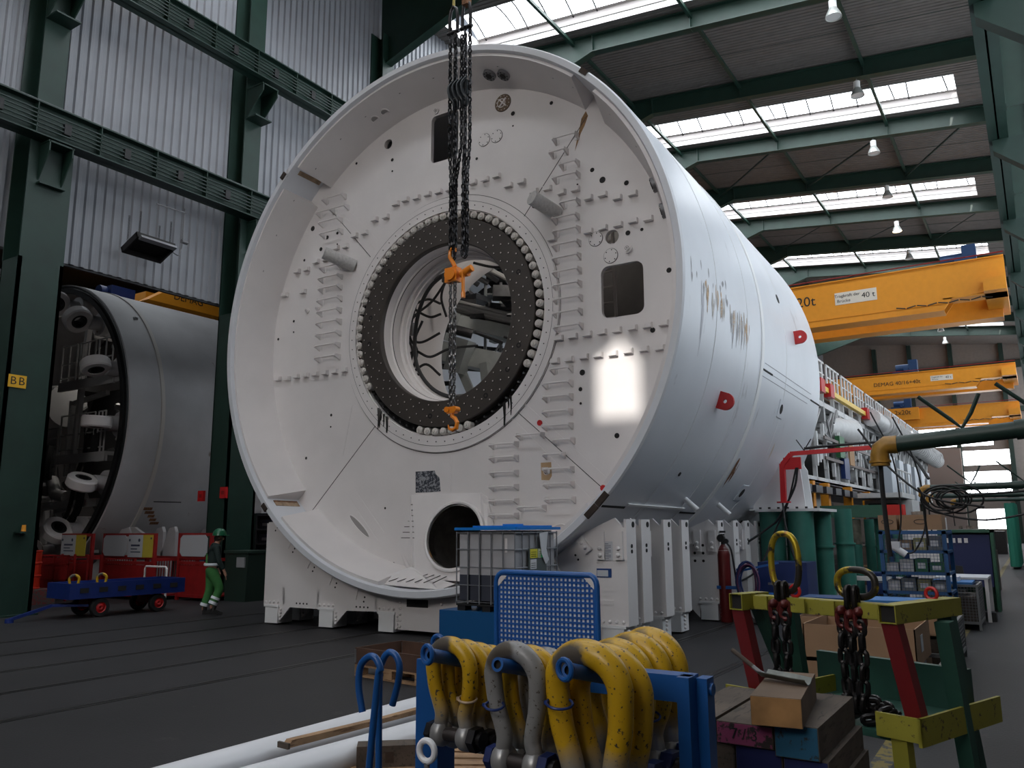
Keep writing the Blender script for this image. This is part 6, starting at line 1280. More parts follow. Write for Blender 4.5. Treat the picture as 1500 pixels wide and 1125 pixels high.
t = thing('lever_hoist', 'small bright orange chain hoist hanging from the left chain loops', 'hoist', (-6.44, 8.5, 5.3))
mb = MB(); mb.tube([(.03, 0, .02), (-.01, 0, .1), (-.055, 0, .17), (-.05, 0, .26), (0, 0, .30), (.04, 0, .27), (.045, 0, .23)], [.03, .032, .03, .024, .022, .018, .01], 10); mb.build('top_hook', HO, t)
mb = MB(); mb.cyl((0, -.09, -.1), (0, .08, -.1), .085, n=20); mb.box((0, 0, -.1), (.2, .12, .2)); mb.cyl((.14, 0, -.1), (.26, 0, -.1), .055, n=14); mb.cyl((.22, -.03, -.1), (.34, -.03, -.06), .05, n=12); mb.build('gear_case', HO, t)
mb = MB(); mb.bar((.2, -.04, -.1), (.21, -.05, -.42), .045, .025); mb.cyl((.21, -.05, -.38), (.21, -.05, -.46), .03, n=10); mb.build('lever_handle', HO, t)
mb = MB(); mb.box((-.13, 0, -.12), (.05, .1, .12)); mb.build('chain_stop', BLACK, t)
CS = mat('chain_bright_steel', (.16, .155, .155), .3, .9, var=.3, vscale=30)
for dx in (-.04, .035):
    mb = MB(); chain_path(mb, [(dx, 0, -.2), (dx * .9, 0, -1.1), (dx * .7, 0, -1.95)], .078, .056, .011, g); mb.build('load_chain', CS, t)
mb = MB(); mb.box((0, 0, -1.96), (.13, .07, .09)); mb.cyl((-.06, -.05, -1.95), (-.06, .05, -1.95), .04, n=12); mb.cyl((.06, -.05, -1.95), (.06, .05, -1.95), .04, n=12); mb.build('hook_yoke', HO, t)
mb = MB(); mb.tube([(0, 0, -1.98), (0, 0, -2.04), (.05, 0, -2.07), (.085, 0, -2.13), (.07, 0, -2.2), (.01, 0, -2.225), (-.05, 0, -2.2), (-.065, 0, -2.15)], [.03, .028, .028, .03, .03, .026, .018, .008], 10); mb.build('bottom_hook', HO, t)
# ================================================================ IBC tank on a pallet and a blue plinth
t = thing('blue_plinth', 'plain blue steel plinth under the liquid tank', 'plinth', (-6.30, 9.89, 0))
mb = MB(); mb.b2((-.83, -.74, 0), (.69, .6, .696)); mb.build('plinth_body', mat('plinth_blue', (.008, .085, .24), .4), t, smooth=False); mb = MB(); mb.b2((-.8, -.7, 0), (-.6, .6, .001)); mb.build('skid', BLACK, t, smooth=False)
t = thing('plastic_pallet', 'black pallet between the blue plinth and the liquid tank', 'pallet', (-6.39, 9.75, .696)); t.scale = (.92, .92, .92)
mb = MB(); mb.b2((-.53, -.6, .075), (.53, .6, .1))
for x in (-.45, 0, .45):
    for y in (-.5, 0, .5): mb.b2((x - .07, y - .08, 0), (x + .07, y + .08, .075))
mb.build('deck', BLACK, t, smooth=False)
t = thing('ibc_tank', 'caged plastic liquid tank with a blue lid standing before the shield', 'tank', (-6.39, 9.75, .788)); t.scale = (.92, .92, .92)
def ribbed(mb, z0, z1, w_, d_): mb.b2((-w_, -d_, z0), (w_, d_, z1))
mb = MB(); ribbed(mb, .05, .42, .485, .565); mb.build('liquid', mat('dark_liquid', (.035, .04, .055), .25), t, smooth=False)
plast = mat('milky_plastic', (.42, .42, .44), .35, var=.12, vscale=3); 
mb = MB()
for k in range(5): x = -.4 + k * .2; mb.b2((x - .085, -.575, .42), (x + .085, .575, 1.04))
for k in range(6): y = -.48 + k * .192; mb.b2((-.49, y - .08, .42), (.49, y + .08, 1.04))
mb.b2((-.46, -.55, .42), (.46, .55, 1.06)); mb.build('bottle_upper', plast, t, smooth=False)
pd = mat('dark_filled_plastic', (.05, .055, .075), .35, var=.1); mb = MB()
for k in range(5): x = -.4 + k * .2; mb.b2((x - .085, -.575, .05), (x + .085, .575, .42))
for k in range(6): y = -.48 + k * .192; mb.b2((-.49, y - .08, .05), (.49, y + .08, .42))
mb.build('bottle_lower', pd, t, smooth=False)
mb = MB(); W_, D_ = .52, .605
for z in (.03, .27, .53, .79, 1.03): mb.tube([(-W_, -D_, z), (W_, -D_, z), (W_, D_, z), (-W_, D_, z)], .011, 6, True)
for k in range(6): 
    x = -W_ + k * 2 * W_ / 5
    for y in (-D_, D_): mb.cyl((x, y, .0), (x, y, 1.05), .010, n=6)
for k in range(1, 6):
    y = -D_ + k * 2 * D_ / 6
    for x in (-W_, W_): mb.cyl((x, y, .0), (x, y, 1.05), .010, n=6)
mb.build('cage', mat('cage_grey', (.20, .21, .23), .45, .3), t)
mb = MB(); mb.b2((W_ + .005, -.25, .42), (W_ + .02, .25, .8)); o = mb.build('label_plate', mat('dark_plate', (.08, .1, .1), .5), t, smooth=False)
for (nm, m_, y0, z0, y1, z1) in (('yellow_sticker', mat('st_yellow', (.7, .65, .05), .5), -.22, .66, -.02, .79), ('white_sticker', PAPER, -.22, .5, -.05, .64), ('pale_sticker', mat('st_pale', (.55, .6, .4), .5), .0, .66, .14, .79), ('green_sticker', mat('st_green', (.05, .6, .2), .5), .08, .66, .2, .74)):
    mb = MB(); mb.b2((W_ + .02, y0, z0), (W_ + .026 + (.003 if 'green' in nm else 0), y1, z1)); q = mb.build(nm, m_, o, smooth=False)
    mb = MB()
    for k in range(3): mb.b2((W_ + .0262, y0 + .02, z0 + .02 + k * .03), (W_ + .028, y1 - .03, z0 + .028 + k * .03))
    if nm != 'green_sticker': mb.build('print', DKSTEEL, q, smooth=False)
mb = MB(); mb.prism([(.02, 1.02), (.28, 1.04), (.22, .8), (.3, .62), (.2, .56), (.08, .72)], -.002, .002, TR(W_ + .035, 0, 0, rz=90)); mb.build('hanging_paper', PAPER, t)
mb = MB(); mb.b2((.33, -.58 , .75), (.37, -.575, .95)); mb.build('level_mark', WHITE, t, smooth=False)
mb = MB(); mb.b2((-.54, -.64, 1.07), (.56, .66, 1.11)); mb.b2((-.3, -.5, 1.11), (.5, .5, 1.135)); mb.cyl((.1, 0, 1.11), (.1, 0, 1.16), .16, n=24); mb.build('blue_lid', mat('lid_bright_blue', (.01, .20, .62), .4), t)
# ================================================================ blue mesh back trolley
t = thing('perforated_trolley', 'blue trolley whose square perforated back panel shows white dots of background', 'trolley', (-2.375, 4.0, 0))
mb = MB(); w_, h_ = .325, .0; z0, z1 = 1.0, 1.55; r_ = .06
P = [(-w_, 0, .25), (-w_, 0, z1 - r_)] + [(-w_ + r_ - r_ * math.cos(a), 0, z1 - r_ + r_ * math.sin(a)) for a in (PI / 8, PI / 4, 3 * PI / 8, PI / 2)] + [(w_ - r_ + r_ * math.sin(a), 0, z1 - r_ + r_ * math.cos(a)) for a in (PI / 8, PI / 4, 3 * PI / 8, PI / 2)] + [(w_, 0, .25)]
mb.tube(P, .016, 10); mb.cyl((-w_, 0, z0), (w_, 0, z0), .014, n=8); mb.build('tube_frame', BLUE, t)
mb = MB(); n1, n2 = 23, 20
for k in range(n1 + 1): x = -w_ + .02 + k * (2 * w_ - .04) / n1; mb.b2((x - .0056, -.002, z0), (x + .0056, .002, z1 - .015))
for k in range(n2 + 1): z = z0 + k * (z1 - z0 - .02) / n2; mb.b2((-w_ + .015, -.003, z - .0056), (w_ - .015, .001, z + .0056))
mb.build('perforated_panel', mat('panel_blue', (.012, .09, .35), .45), t, smooth=False)
mb = MB(); mb.b2((-w_ + .012, .0035, z0), (w_ - .012, .006, z1 - .012)); mb.build('white_backing_sheet', WPAINT, t, smooth=False)
mb = MB()
for s in (-1, 1): mb.prism([(s * (w_ - .015), z1 - .02), (s * (w_ - .075), z1 - .02), (s * (w_ - .015), z1 - .08)], -.006, -.003)
mb.build('corner_gusset', WHITE, t, smooth=False, sp=1)
mb = MB(); mb.b2((-w_, 0, .22), (w_, 1.0, .27)); mb.build('platform', BLUE, t, smooth=False)
for x in (-.26, .26):
    for y in (.1, .9): mb = MB(); mb.cyl((x - .02, y, .09), (x + .02, y, .09), .09, n=20); mb.cyl((x, y, .1), (x, y, .22), .02, n=8); mb.build('castor', BLACK, t)
# ================================================================ pallets and white pipes
def pallet(x, y, rz, lab, n_=5, w_=1.2, d_=.8, z=0):
    t = thing('wooden_pallet', lab, 'pallet', (x, y, z), rz)
    for k in range(n_):
        mb = MB(); xx = -w_ / 2; yy = -d_ / 2 + k * (d_ - .12) / (n_ - 1); mb.b2((-w_ / 2, yy, .12), (w_ / 2, yy + .12, .142)); mb.build('deck_board', WOOD, t, smooth=False)
    for x_ in (-w_ / 2, -.07, w_ / 2 - .14):
        for y_ in (-d_ / 2, -.05, d_ / 2 - .1): mb = MB(); mb.b2((x_, y_, .022), (x_ + .14, y_ + .1, .098)); mb.build('spacer_block', WOOD, t, smooth=False)
        mb = MB(); mb.b2((x_, -d_ / 2, .098), (x_ + .14, d_ / 2, .12)); mb.build('stringer', WOOD, t, smooth=False)
    for y_ in (-d_ / 2, -.05, d_ / 2 - .1): mb = MB(); mb.b2((-w_ / 2, y_, 0), (w_ / 2, y_ + .1, .022)); mb.build('base_board', WOOD, t, smooth=False)
    return t
pallet(-6.75, 8.12, -6, 'wooden pallet under the low brown collar box beside the shield', w_=1.2, d_=.8)
t = thing('pallet_collar', 'low brown wooden collar box standing open on a pallet', 'crate', (-6.75, 8.12, .142), -6)
for (a, b) in (((-.6, -.4, 0), (.6, -.38, .2)), ((-.6, .38, 0), (.6, .4, .2)), ((-.6, -.38, 0), (-.58, .38, .2)), ((.58, -.38, 0), (.6, .38, .2))): mb = MB(); mb.b2(a, b); mb.build('side_board', mat('collar_brown', (.085, .045, .03), .7, var=.3), t, smooth=False)
mb = MB()
for x in (-.605, .575):
    for y in (-.405, .375): mb.b2((x, y, .02), (x + .03, y + .03, .18))
mb.build('corner_hinges', GREY, t, smooth=False)
pallet(-3.85, 4.95, 28, 'pale wooden pallet on the floor behind the hanging shackles', w_=1.2, d_=.8)
t = thing('timber_offcut', 'short thick timber offcut lying on the pallet beside the white pipes', 'timber', (-4.05, 4.75, .145), 40)
mb = MB(); mb.b2((-.3, -.08, 0), (.25, .08, .14)); mb.build('offcut', DWOOD, t, smooth=False); mb = MB(); mb.b2((-.1, -.085, .03), (-.04, .085, .1)); mb.build('knot', mat('knot_dark', (.05, .03, .02), .8), t, smooth=False)
for i, (x0, y0, x1, y1, lab) in enumerate(((-4.66, 1.5, -4.26, 6.3, 'long white pipe lying on the floor, the one closer to the shackle rack'), (-4.98, 1.5, -4.92, 7.2, 'long white pipe lying on the floor, the one farther from the shackle rack'))):
    t = thing('white_pipe', lab, 'pipe', ((x0 + x1) / 2, (y0 + y1) / 2, .17)); d = Vector((x1 - x0, y1 - y0, 0)) / 2
    mb = MB(); mb.lathe([(.105, 0), (.125, 0), (.125, d.length * 2), (.105, d.length * 2), (.105, 0)], 40, frame_to(-d, d) @ Matrix.Rotation(-PI / 2, 4, 'X') @ Matrix.Scale(-1, 4, (0, 1, 0)) if False else frame_to(-d, d) @ Matrix.Rotation(PI / 2, 4, 'X')); mb.build('pipe_wall', WPAINT, t, ang=50)
    mb = MB(); mb.cyl(-d * .999, -d * .99, .105, n=24); mb.build('pipe_end', BLACK, t)
for (x, y, rz, lab) in ((-4.75, 5.0, 5, 'brown wood slat lying between and under the white pipes'), (-4.95, 6.6, 12, 'brown wood slat under the far ends of the white pipes'), (-4.8, 3.2, 0, 'brown wood slat under the near ends of the white pipes')):
    t = thing('wooden_plank', lab, 'timber', (x, y, 0), rz); mb = MB(); mb.b2((-.6, -.06, 0), (.6, .06, .042)); mb.build('slat', WOOD, t, smooth=False); mb = MB(); mb.b2((-.61, -.05, .005), (-.6, .05, .037)); mb.build('end_grain', DWOOD, t, smooth=False)
t = thing('wooden_plank', 'torn brown board wedged on top between the two white pipes', 'timber', (-4.7, 5.1, .25), 86); mb = MB(); mb.prism([(-.8, 0), (.9, .0), (.8, .04), (.2, .035), (-.75, .05)], -.035, .035); mb.build('slat', WOOD, t, smooth=False); mb = MB(); mb.b2((-.81, -.06, .0), (-.79, .06, .04)); mb.build('end_grain', DWOOD, t, smooth=False)
# ================================================================ shackle rack in the foreground
RB = mat('rack_blue', (.008, .085, .30), .38, var=.1, vscale=6)
RK = thing('shackle_rack', 'blue steel rack with three prongs carrying heavy shackles in the foreground', 'rack', (-1.5, 2.85, 0))
def L3(x, y, z): return (x + 1.5, y - 2.85, z)
mb = MB(); mb.b2(L3(-2.1, 2.82, 1.195), L3(-1.09, 2.9, 1.285)); mb.build('top_beam', RB, RK, smooth=False)
mb = MB(); mb.b2(L3(-2.17, 2.64, 0), L3(-2.06, 2.75, 1.285)); mb.b2(L3(-2.17, 2.75, 1.2), L3(-2.06, 2.86, 1.285)); mb.build('left_post', RB, RK, smooth=False)
mb = MB(); mb.b2(L3(-1.13, 2.79, 0), L3(-1.085, 2.86, 1.285)); mb.b2(L3(-1.085, 2.86, 0), L3(-1.045, 2.93, 1.275)); mb.build('right_post', RB, RK, smooth=False, sp=1)
mb = MB(); mb.b2(L3(-2.17, 2.6, 0), L3(-2.06, 3.3, .05)); mb.b2(L3(-1.15, 2.6, 0), L3(-1.03, 3.3, .05)); mb.b2(L3(-2.1, 2.9, 0.05), L3(-1.05, 3.0, .1)); mb.build('base_feet', RB, RK, smooth=False)
PR = [(-1.87, 2.35, 1.36), (-1.55, 2.3, 1.36), (-1.285, 2.3, 1.365)]
for i, (x, y, z) in enumerate(PR):
    a = Vector(L3(x, y, z)); b = Vector(L3(x, 2.86, 1.235)); mb = MB(); d = (b - a).normalized()
    mb.lathe([(.014, 0), (.023, 0), (.023, (b - a).length), (.014, (b - a).length)], 20, frame_to(a, d) @ Matrix.Rotation(PI / 2, 4, 'X')) ; mb.v = mb.v; o = mb.build('prong', RB, RK)
    mb = MB(); mb.cyl(a + d * .012, a + d * .02, .016, n=14); mb.build('prong_bore', HOLE, o)
    if i != 1:
        e = MB(); e.torus(.03, .009, 16, 8, frame_to(a + Vector((-.012, 0, 0)), (.3, 1, 0))); e.build('end_ring', RB, o)
e = MB(); e.torus(.027, .009, 20, 8, TR(*L3(-2.11, 2.7, 1.345), rx=90, rz=0)); e.cyl(L3(-2.11, 2.7, 1.285), L3(-2.11, 2.7, 1.32), .012, n=10); e.build('lifting_eye', RB, RK)
e = MB(); e.cyl(L3(-1.045, 2.895, 1.235), L3(-1.035, 2.895, 1.235), .022, n=14); e.build('end_knuckle', RB, RK)
# shackle builder: bow in local xz plane, origin at the inner top of the bow; pin along x
def shade_mat(name, top_, z_split, soft=.05):
    m = bpy.data.materials.new(name); m.use_nodes = True; nt = m.node_tree; N = nt.nodes; L = nt.links; b = N['Principled BSDF']
    tc = N.new('ShaderNodeTexCoord'); sp = N.new('ShaderNodeSeparateXYZ'); L.new(tc.outputs['Object'], sp.inputs[0])
    no = N.new('ShaderNodeTexNoise'); no.inputs['Scale'].default_value = 14; no.inputs['Detail'].default_value = 6; L.new(tc.outputs['Object'], no.inputs['Vector'])
    ad = N.new('ShaderNodeMath'); ad.operation = 'MULTIPLY_ADD'; L.new(no.outputs['Fac'], ad.inputs[0]); ad.inputs[1].default_value = .08; L.new(sp.outputs['Z'], ad.inputs[2])
    mr = N.new('ShaderNodeMapRange'); L.new(ad.outputs[0], mr.inputs['Value']); mr.inputs['From Min'].default_value = z_split + .04 - soft; mr.inputs['From Max'].default_value = z_split + .04 + soft
    n2 = N.new('ShaderNodeTexNoise'); n2.inputs['Scale'].default_value = 75; n2.inputs['Detail'].default_value = 8; L.new(tc.outputs['Object'], n2.inputs['Vector'])
    ch = N.new('ShaderNodeMapRange'); L.new(n2.outputs['Fac'], ch.inputs['Value']); ch.inputs['From Min'].default_value = .61; ch.inputs['From Max'].default_value = .66
    c1 = N.new('ShaderNodeMix'); c1.data_type = 'RGBA'; L.new(ch.outputs[0], c1.inputs['Factor']); c1.inputs['A'].default_value = (*top_, 1); c1.inputs['B'].default_value = (.06, .045, .03, 1)
    # worn crown patch
    w1 = N.new('ShaderNodeVectorMath'); w1.operation = 'DISTANCE'; L.new(tc.outputs['Object'], w1.inputs[0]); w1.inputs[1].default_value = (-.035, -.035, .01)
    w2 = N.new('ShaderNodeMath'); w2.operation = 'MULTIPLY_ADD'; L.new(no.outputs['Fac'], w2.inputs[0]); w2.inputs[1].default_value = .07; L.new(w1.outputs['Value'], w2.inputs[2])
    w3 = N.new('ShaderNodeMapRange'); L.new(w2.outputs[0], w3.inputs['Value']); w3.inputs['From Min'].default_value = .108; w3.inputs['From Max'].default_value = .088
    c2 = N.new('ShaderNodeMix'); c2.data_type = 'RGBA'; L.new(w3.outputs[0], c2.inputs['Factor']); L.new(c1.outputs['Result'], c2.inputs['A']); c2.inputs['B'].default_value = (.09, .075, .06, 1)
    c3 = N.new('ShaderNodeMix'); c3.data_type = 'RGBA'; L.new(mr.outputs[0], c3.inputs['Factor']); c3.inputs['A'].default_value = (.34, .335, .33, 1); L.new(c2.outputs['Result'], c3.inputs['B'])
    L.new(c3.outputs['Result'], b.inputs['Base Color']); iv = N.new('ShaderNodeMath'); iv.operation = 'SUBTRACT'; iv.inputs[0].default_value = 1; L.new(mr.outputs[0], iv.inputs[1])
    m2_ = N.new('ShaderNodeMath'); m2_.operation = 'MULTIPLY'; L.new(iv.outputs[0], m2_.inputs[0]); m2_.inputs[1].default_value = .45; L.new(m2_.outputs[0], b.inputs['Metallic'])
    b.inputs['Roughness'].default_value = .34
    bp = N.new('ShaderNodeBump'); bp.inputs['Strength'].default_value = .12; bp.inputs['Distance'].default_value = .004; L.new(n2.outputs['Fac'], bp.inputs['Height']); L.new(bp.outputs['Normal'], b.inputs['Normal'])
    return m
def make_shackle(Wd, H, r_, topcol, split, label, group, nutm=None):
    t = thing('bow_shackle', label, 'shackle', (0, 0, 0), group=group); R0 = Wd / 2 - r_; P = []; rr = []
    zb = -(H - 3.2 * r_); jaw = Wd * .285; zc = -R0 + r_
    pts = [(-jaw, zb - .2 * r_), (-jaw, zb + .8 * r_), (-jaw * 1.02, zb + 2.0 * r_)]
    jaw = Wd * .26
    ctrl = [(-jaw, 0, zb - .6 * r_), (-jaw * .97, 0, zb + 1.0 * r_), (-jaw * .90, 0, zb + 2.4 * r_), (-(jaw * .35 + R0 * .65), 0, zb + (zc - zb) * .66)]
    for k in range(0, 9): a = PI + .22 - (PI + .44) * k / 8; ctrl.append((R0 * math.cos(a), 0, zc + R0 * math.sin(a) * 1.0))
    ctrl += [(-x, y, z) for x, y, z in reversed(ctrl[:4])]
    path = spl(ctrl, 5); n_ = len(path)
    rad = [r_ * (1.05 if i < 3 or i > n_ - 4 else .90 + .16 * math.sin(PI * i / n_) ** 2) for i in range(n_)]
    mb = MB(); mb.tube(path, rad, 16); 
    for s in (-1, 1): mb.lathe([(.001, -r_ * .95), (r_ * 1.35, -r_ * .9), (r_ * 1.62, -r_ * .45), (r_ * 1.62, r_ * .45), (r_ * 1.35, r_ * .9), (.001, r_ * .95)], 22, TR(s * jaw, 0, zb - .4 * r_, rz=90))
    mb.build('bow', shade_mat('shackle_paint_' + topcol, {'yellow': (.56, .33, .010), 'grey': (.25, .245, .24)}[topcol], split * (zb)), t, ang=60)
    mb = MB(); mb.cyl((-jaw - 1.2 * r_, 0, zb - .4 * r_), (jaw + 1.3 * r_, 0, zb - .4 * r_), r_ * .86, n=20); mb.build('pin', mat('pin_brown_steel', (.07, .06, .058), .4, .6, var=.3, vscale=20), t)
    mb = MB(); mb.cyl((jaw + 1.0 * r_, 0, zb - .4 * r_), (jaw + 2.1 * r_, 0, zb - .4 * r_), r_ * 1.6, n=6); mb.build('nut', nutm or NAVY, t, ang=20)
    mb = MB(); mb.cyl((jaw + 2.1 * r_, 0, zb - .4 * r_), (jaw + 2.7 * r_, 0, zb - .4 * r_), r_ * 1.0, n=14); mb.build('pin_end', DKSTEEL, t)
    mb = MB(); mb.cyl((-jaw - 1.9 * r_, 0, zb - .4 * r_), (-jaw - 1.0 * r_, 0, zb - .4 * r_), r_ * 1.45, n=6); mb.build('bolt_head', nutm or NAVY, t, ang=20)
    return t
def hang(t, prong, yy, tilt=0, side=0):
    x, y, z = PR[prong]; f_ = (yy - y) / (2.86 - y); zc = z + (1.235 - z) * f_ + .023
    t.location = (x + side, yy, zc); t.rotation_euler = (math.radians(tilt), 0, math.radians(-4)); return t
G1, G2, G3 = 'shackles on the left prong', 'shackles on the middle prong', 'shackles on the right prong'
s1 = make_shackle(.235, .37, .028, 'yellow', .74, 'front yellow shackle on the left prong, worn black on its crown', G1, DKSTEEL); hang(s1, 0, 2.47, 4)
hang(dup(s1, 'second yellow shackle from the front on the left prong'), 0, 2.545, 2, .01); hang(dup(s1, 'third yellow shackle from the front on the left prong'), 0, 2.62, 0, .015); hang(dup(s1, 'rearmost yellow shackle on the left prong, next to the blue beam'), 0, 2.70, -2, .02)
s2 = make_shackle(.25, .42, .031, 'grey', .7, 'bare grey steel shackle at the front of the middle prong', G2); hang(s2, 1, 2.40, 5)
s2b = make_shackle(.25, .41, .030, 'yellow', .72, 'yellow shackle between two grey ones on the middle prong', G2); hang(s2b, 1, 2.49, 3, .01)
hang(dup(s2, 'grey shackle behind the yellow one on the middle prong'), 1, 2.58, 1, .02); hang(dup(s2b, 'rearmost yellow shackle on the middle prong, mostly hidden'), 1, 2.67, -1, -.05)
s3 = make_shackle(.325, .56, .042, 'yellow', .66, 'front big yellow shackle on the right prong with a blue tie', G3); hang(s3, 2, 2.42, 5)
hang(dup(s3, 'second big yellow shackle on the right prong, right behind the front one'), 2, 2.54, 3, .015)
s4 = make_shackle(.34, .52, .044, 'yellow', .70, 'big orange-yellow shackle with stamped digits behind the blue beam', G3)
x, y = -1.45, 2.98
for k, (dx, dy, dz, lab) in enumerate(((0, 0, .0, None), (.02, .12, .012, 'big yellow shackle hanging second behind the blue beam'), (.035, .24, .02, 'rearmost big yellow shackle behind the blue beam, topmost of all'))):
    o = s4 if lab is None else dup(s4, lab); o.location = (x + dx, y + dy, 1.285 + dz); o.rotation_euler = (math.radians(-2), 0, math.radians(-6))
mb = MB(); mb.cyl((x - 0, 2.9, 1.23), (x + .03, 3.36, 1.25), .023, n=16); mb.v = [L3(*v) for v in mb.v]; mb.build('rear_prong', RB, RK)
mb = MB(); M = TR(.065, -.053, -.005, rx=90) ; mb.text('P33', .03, TR(.02, -.045, .012, rx=82, rz=-8), .0012); mb.text('22', .04, TR(.135, -.046, -.2, rx=90), .0012); mb.build('stamped_digits', DWOOD, s4)
# ties and wires
def tie(p, r_, m, lab, tilt=10):
    t = thing('cable_tie', lab, 'tie', p); mb = MB(); mb.torus(r_, .0045, 22, 6, TR(0, 0, 0, rx=tilt, ry=8)); mb.build('strap', m, t); mb = MB(); mb.box((-r_, -.01, 0), (.014, .01, .012)); mb.build('tie_lock', m, t)
tie((-1.375, 2.40, 1.24), .043, DBLUE, 'dark blue cable tie round the left leg of the front big shackle'); tie((-1.62, 2.385, 1.21), .032, DBLUE, 'blue tie with a tag on the grey shackle of the middle prong', 14); tie((-1.79, 2.465, 1.20), .032, rustl, 'thin rusty wire tie on the front shackle of the left prong'); tie((-1.45, 2.5, 1.2), .034, rustl, 'thin wire tie round the yellow shackle of the middle prong'); tie((-1.33, 2.98, 1.1), .05, DBLUE, 'dark blue tie on the digit-stamped shackle behind the beam')
# J-hooks
for (pts, lab) in (([(-2.06, 2.22, 0.03), (-2.05, 2.22, .7), (-2.0, 2.22, 1.26), (-1.985, 2.22, 1.315), (-2.01, 2.22, 1.355), (-2.045, 2.22, 1.355), (-2.08, 2.22, 1.32), (-2.085, 2.22, 1.25), (-2.065, 2.22, 1.17)], 'left blue bar with a walking-stick hook beside the rack post'), ([(-2.095, 2.36, 0.03), (-2.105, 2.36, .7), (-2.115, 2.36, 1.24), (-2.105, 2.36, 1.31), (-2.075, 2.36, 1.35), (-2.040, 2.36, 1.345), (-2.020, 2.36, 1.31), (-2.025, 2.36, 1.25), (-2.050, 2.36, 1.17)], 'right blue bar with a walking-stick hook beside the rack post')):
    t = thing('hook_bar', lab, 'hook', (pts[0][0], pts[0][1], 0)); mb = MB(); o_ = Vector(t.location); mb.tube(spl([Vector(p) - o_ for p in pts], 7), .0125, 12); mb.build('bent_rod', RB, t); mb = MB(); mb.cyl((0, 0, 0), (0, 0, .03), .05, n=16); mb.build('foot_disc', RB, t)
t = thing('white_ring_stand', 'upright rod ending in a thick white ring at the bottom edge', 'ring', (-1.84, 2.3, 0)); mb = MB(); mb.torus(.033, .011, 24, 10, TR(0, 0, 1.055, rx=90, ry=0)); mb.build('ring', WPAINT, t); mb = MB(); mb.cyl((0, 0, 0.02), (0, 0, 1.02), .01, n=10); mb.cyl((0, 0, 0), (0, 0, .02), .08, n=18); mb.build('rod', GREY, t)
# ================================================================ timber stack
BK = thing
def timber(x0, x1, y0, y1, z0, z1, m, lab, txt=None):
    t = thing('squared_timber', lab, 'timber', ((x0 + x1) / 2, y0, z0), group='painted squared timbers in the stack'); w_ = (x1 - x0) / 2 - .003; h_ = z1 - z0 - .002
    mb = MB(); mb.b2((-w_, .004, 0), (w_, y1 - y0, h_)); mb.build('timber_body', DWOOD, t, smooth=False)
    mb = MB(); mb.b2((-w_ + .004, 0, .004), (w_ - .004, .004, h_ - .004)); e = mb.build('painted_end', m, t, smooth=False)
    if txt: mb = MB(); mb.text(txt, .07, TR(0, -.001, h_ / 2, rx=90), .0008); mb.build('stencilled_digits', BLACK, e)
PINK = mat('end_pink', (.26, .045, .12), .7, chip=.5, chipcol=(.03, .02, .02), chipscale=16); TEALE = mat('end_teal_blue', (.01, .09, .17), .7, chip=.46, chipcol=(.02, .02, .02), chipscale=14); NV = mat('end_navy', (.006, .012, .09), .7, var=.2); OR = mat('end_orange', (.32, .11, .01), .7, var=.15)
timber(-1.60, -1.40, 3.92, 4.72, .80, .91, PINK, 'pink-ended timber with 7 3 on it, left one of the top layer', '7! 3'); timber(-1.40, -1.13, 3.92, 4.72, .80, .90, PINK, 'pink-ended timber with smeared digits, middle one of the top layer', '7 / 3'); timber(-1.13, -.93, 3.92, 4.72, .775, .92, TEALE, 'blue-ended timber, right one of the top layer')
timber(-1.60, -1.32, 3.94, 4.74, .66, .80, DWOOD, 'unpainted dark timber, left one of the second layer'); timber(-1.32, -1.1, 3.94, 4.74, .66, .80, NV, 'navy-ended timber, middle one of the second layer'); timber(-1.10, -.9, 3.94, 4.74, .64, .775, NV, 'navy-ended timber, right one of the second layer under the blue one')
for r_, z in enumerate((.52, .38, .24, .10)):
    for c_, (a, b) in enumerate(((-1.62, -1.38), (-1.38, -1.14), (-1.14, -.88))):
        timber(a, b, 3.95, 4.75, z, z + .14, OR, 'orange-ended timber in the %s layer from the top, %s one' % (['third', 'fourth', 'fifth', 'lowest'][r_], ['left', 'middle', 'right'][c_]))
t = thing('timber_bearer', 'pair of low bearers under the painted timber stack', 'timber', (-1.25, 4.3, 0)); mb = MB(); mb.b2((-.4, -.3, 0), (.4, -.2, .1)); mb.build('bearer', DWOOD, t, smooth=False); mb = MB(); mb.b2((-.4, .2, 0), (.4, .3, .1)); mb.build('rear_bearer', DWOOD, t, smooth=False)
t = thing('loose_beam', 'grey weathered beam lying right of the timber stack', 'timber', (-.68, 4.25, 0), -12); mb = MB(); mb.b2((-.14, -.5, .0), (.14, .5, .56)); mb.build('beam_body', mat('grey_timber', (.16, .12, .095), .8, var=.35, vscale=6), t, smooth=False); mb = MB(); mb.b2((-.13, -.505, .01), (.13, -.5, .55)); mb.build('beam_end', DWOOD, t, smooth=False)
t = thing('wood_block', 'pale sawn wood block lying on the painted timbers', 'timber', (-1.14, 4.2, .92), 8)
mb = MB(); mb.b2((-.11, -.36, 0), (.11, .34, .125)); mb.build('block', mat('block_side', (.15, .10, .065), .8, var=.25), t, smooth=False); mb = MB(); mb.b2((-.108, -.365, .002), (.108, -.36, .123)); mb.build('sawn_end', mat('sawn_end', (.36, .19, .07), .8, var=.3, vscale=9), t, smooth=False)
t = thing('hand_trowel', 'grey steel trowel with a worn handle lying on the sawn wood block', 'trowel', (-1.16, 4.22, 1.045), -14)
mb = MB(); n_ = 8; vs = []
for i in range(n_ + 1):
    u_ = i / n_; hw = .05 * (1 if u_ < .8 else 1 - .25 * (u_ - .8) / .2); 
    for j in range(7): s = (j - 3) / 3; vs.append((-.1 + u_ * .24, s * hw, .006 + .028 * s * s + .012 * (1 - u_)))
m_ = len(vs); vs += [(x, y, z - .004) for x, y, z in vs]; fs = []
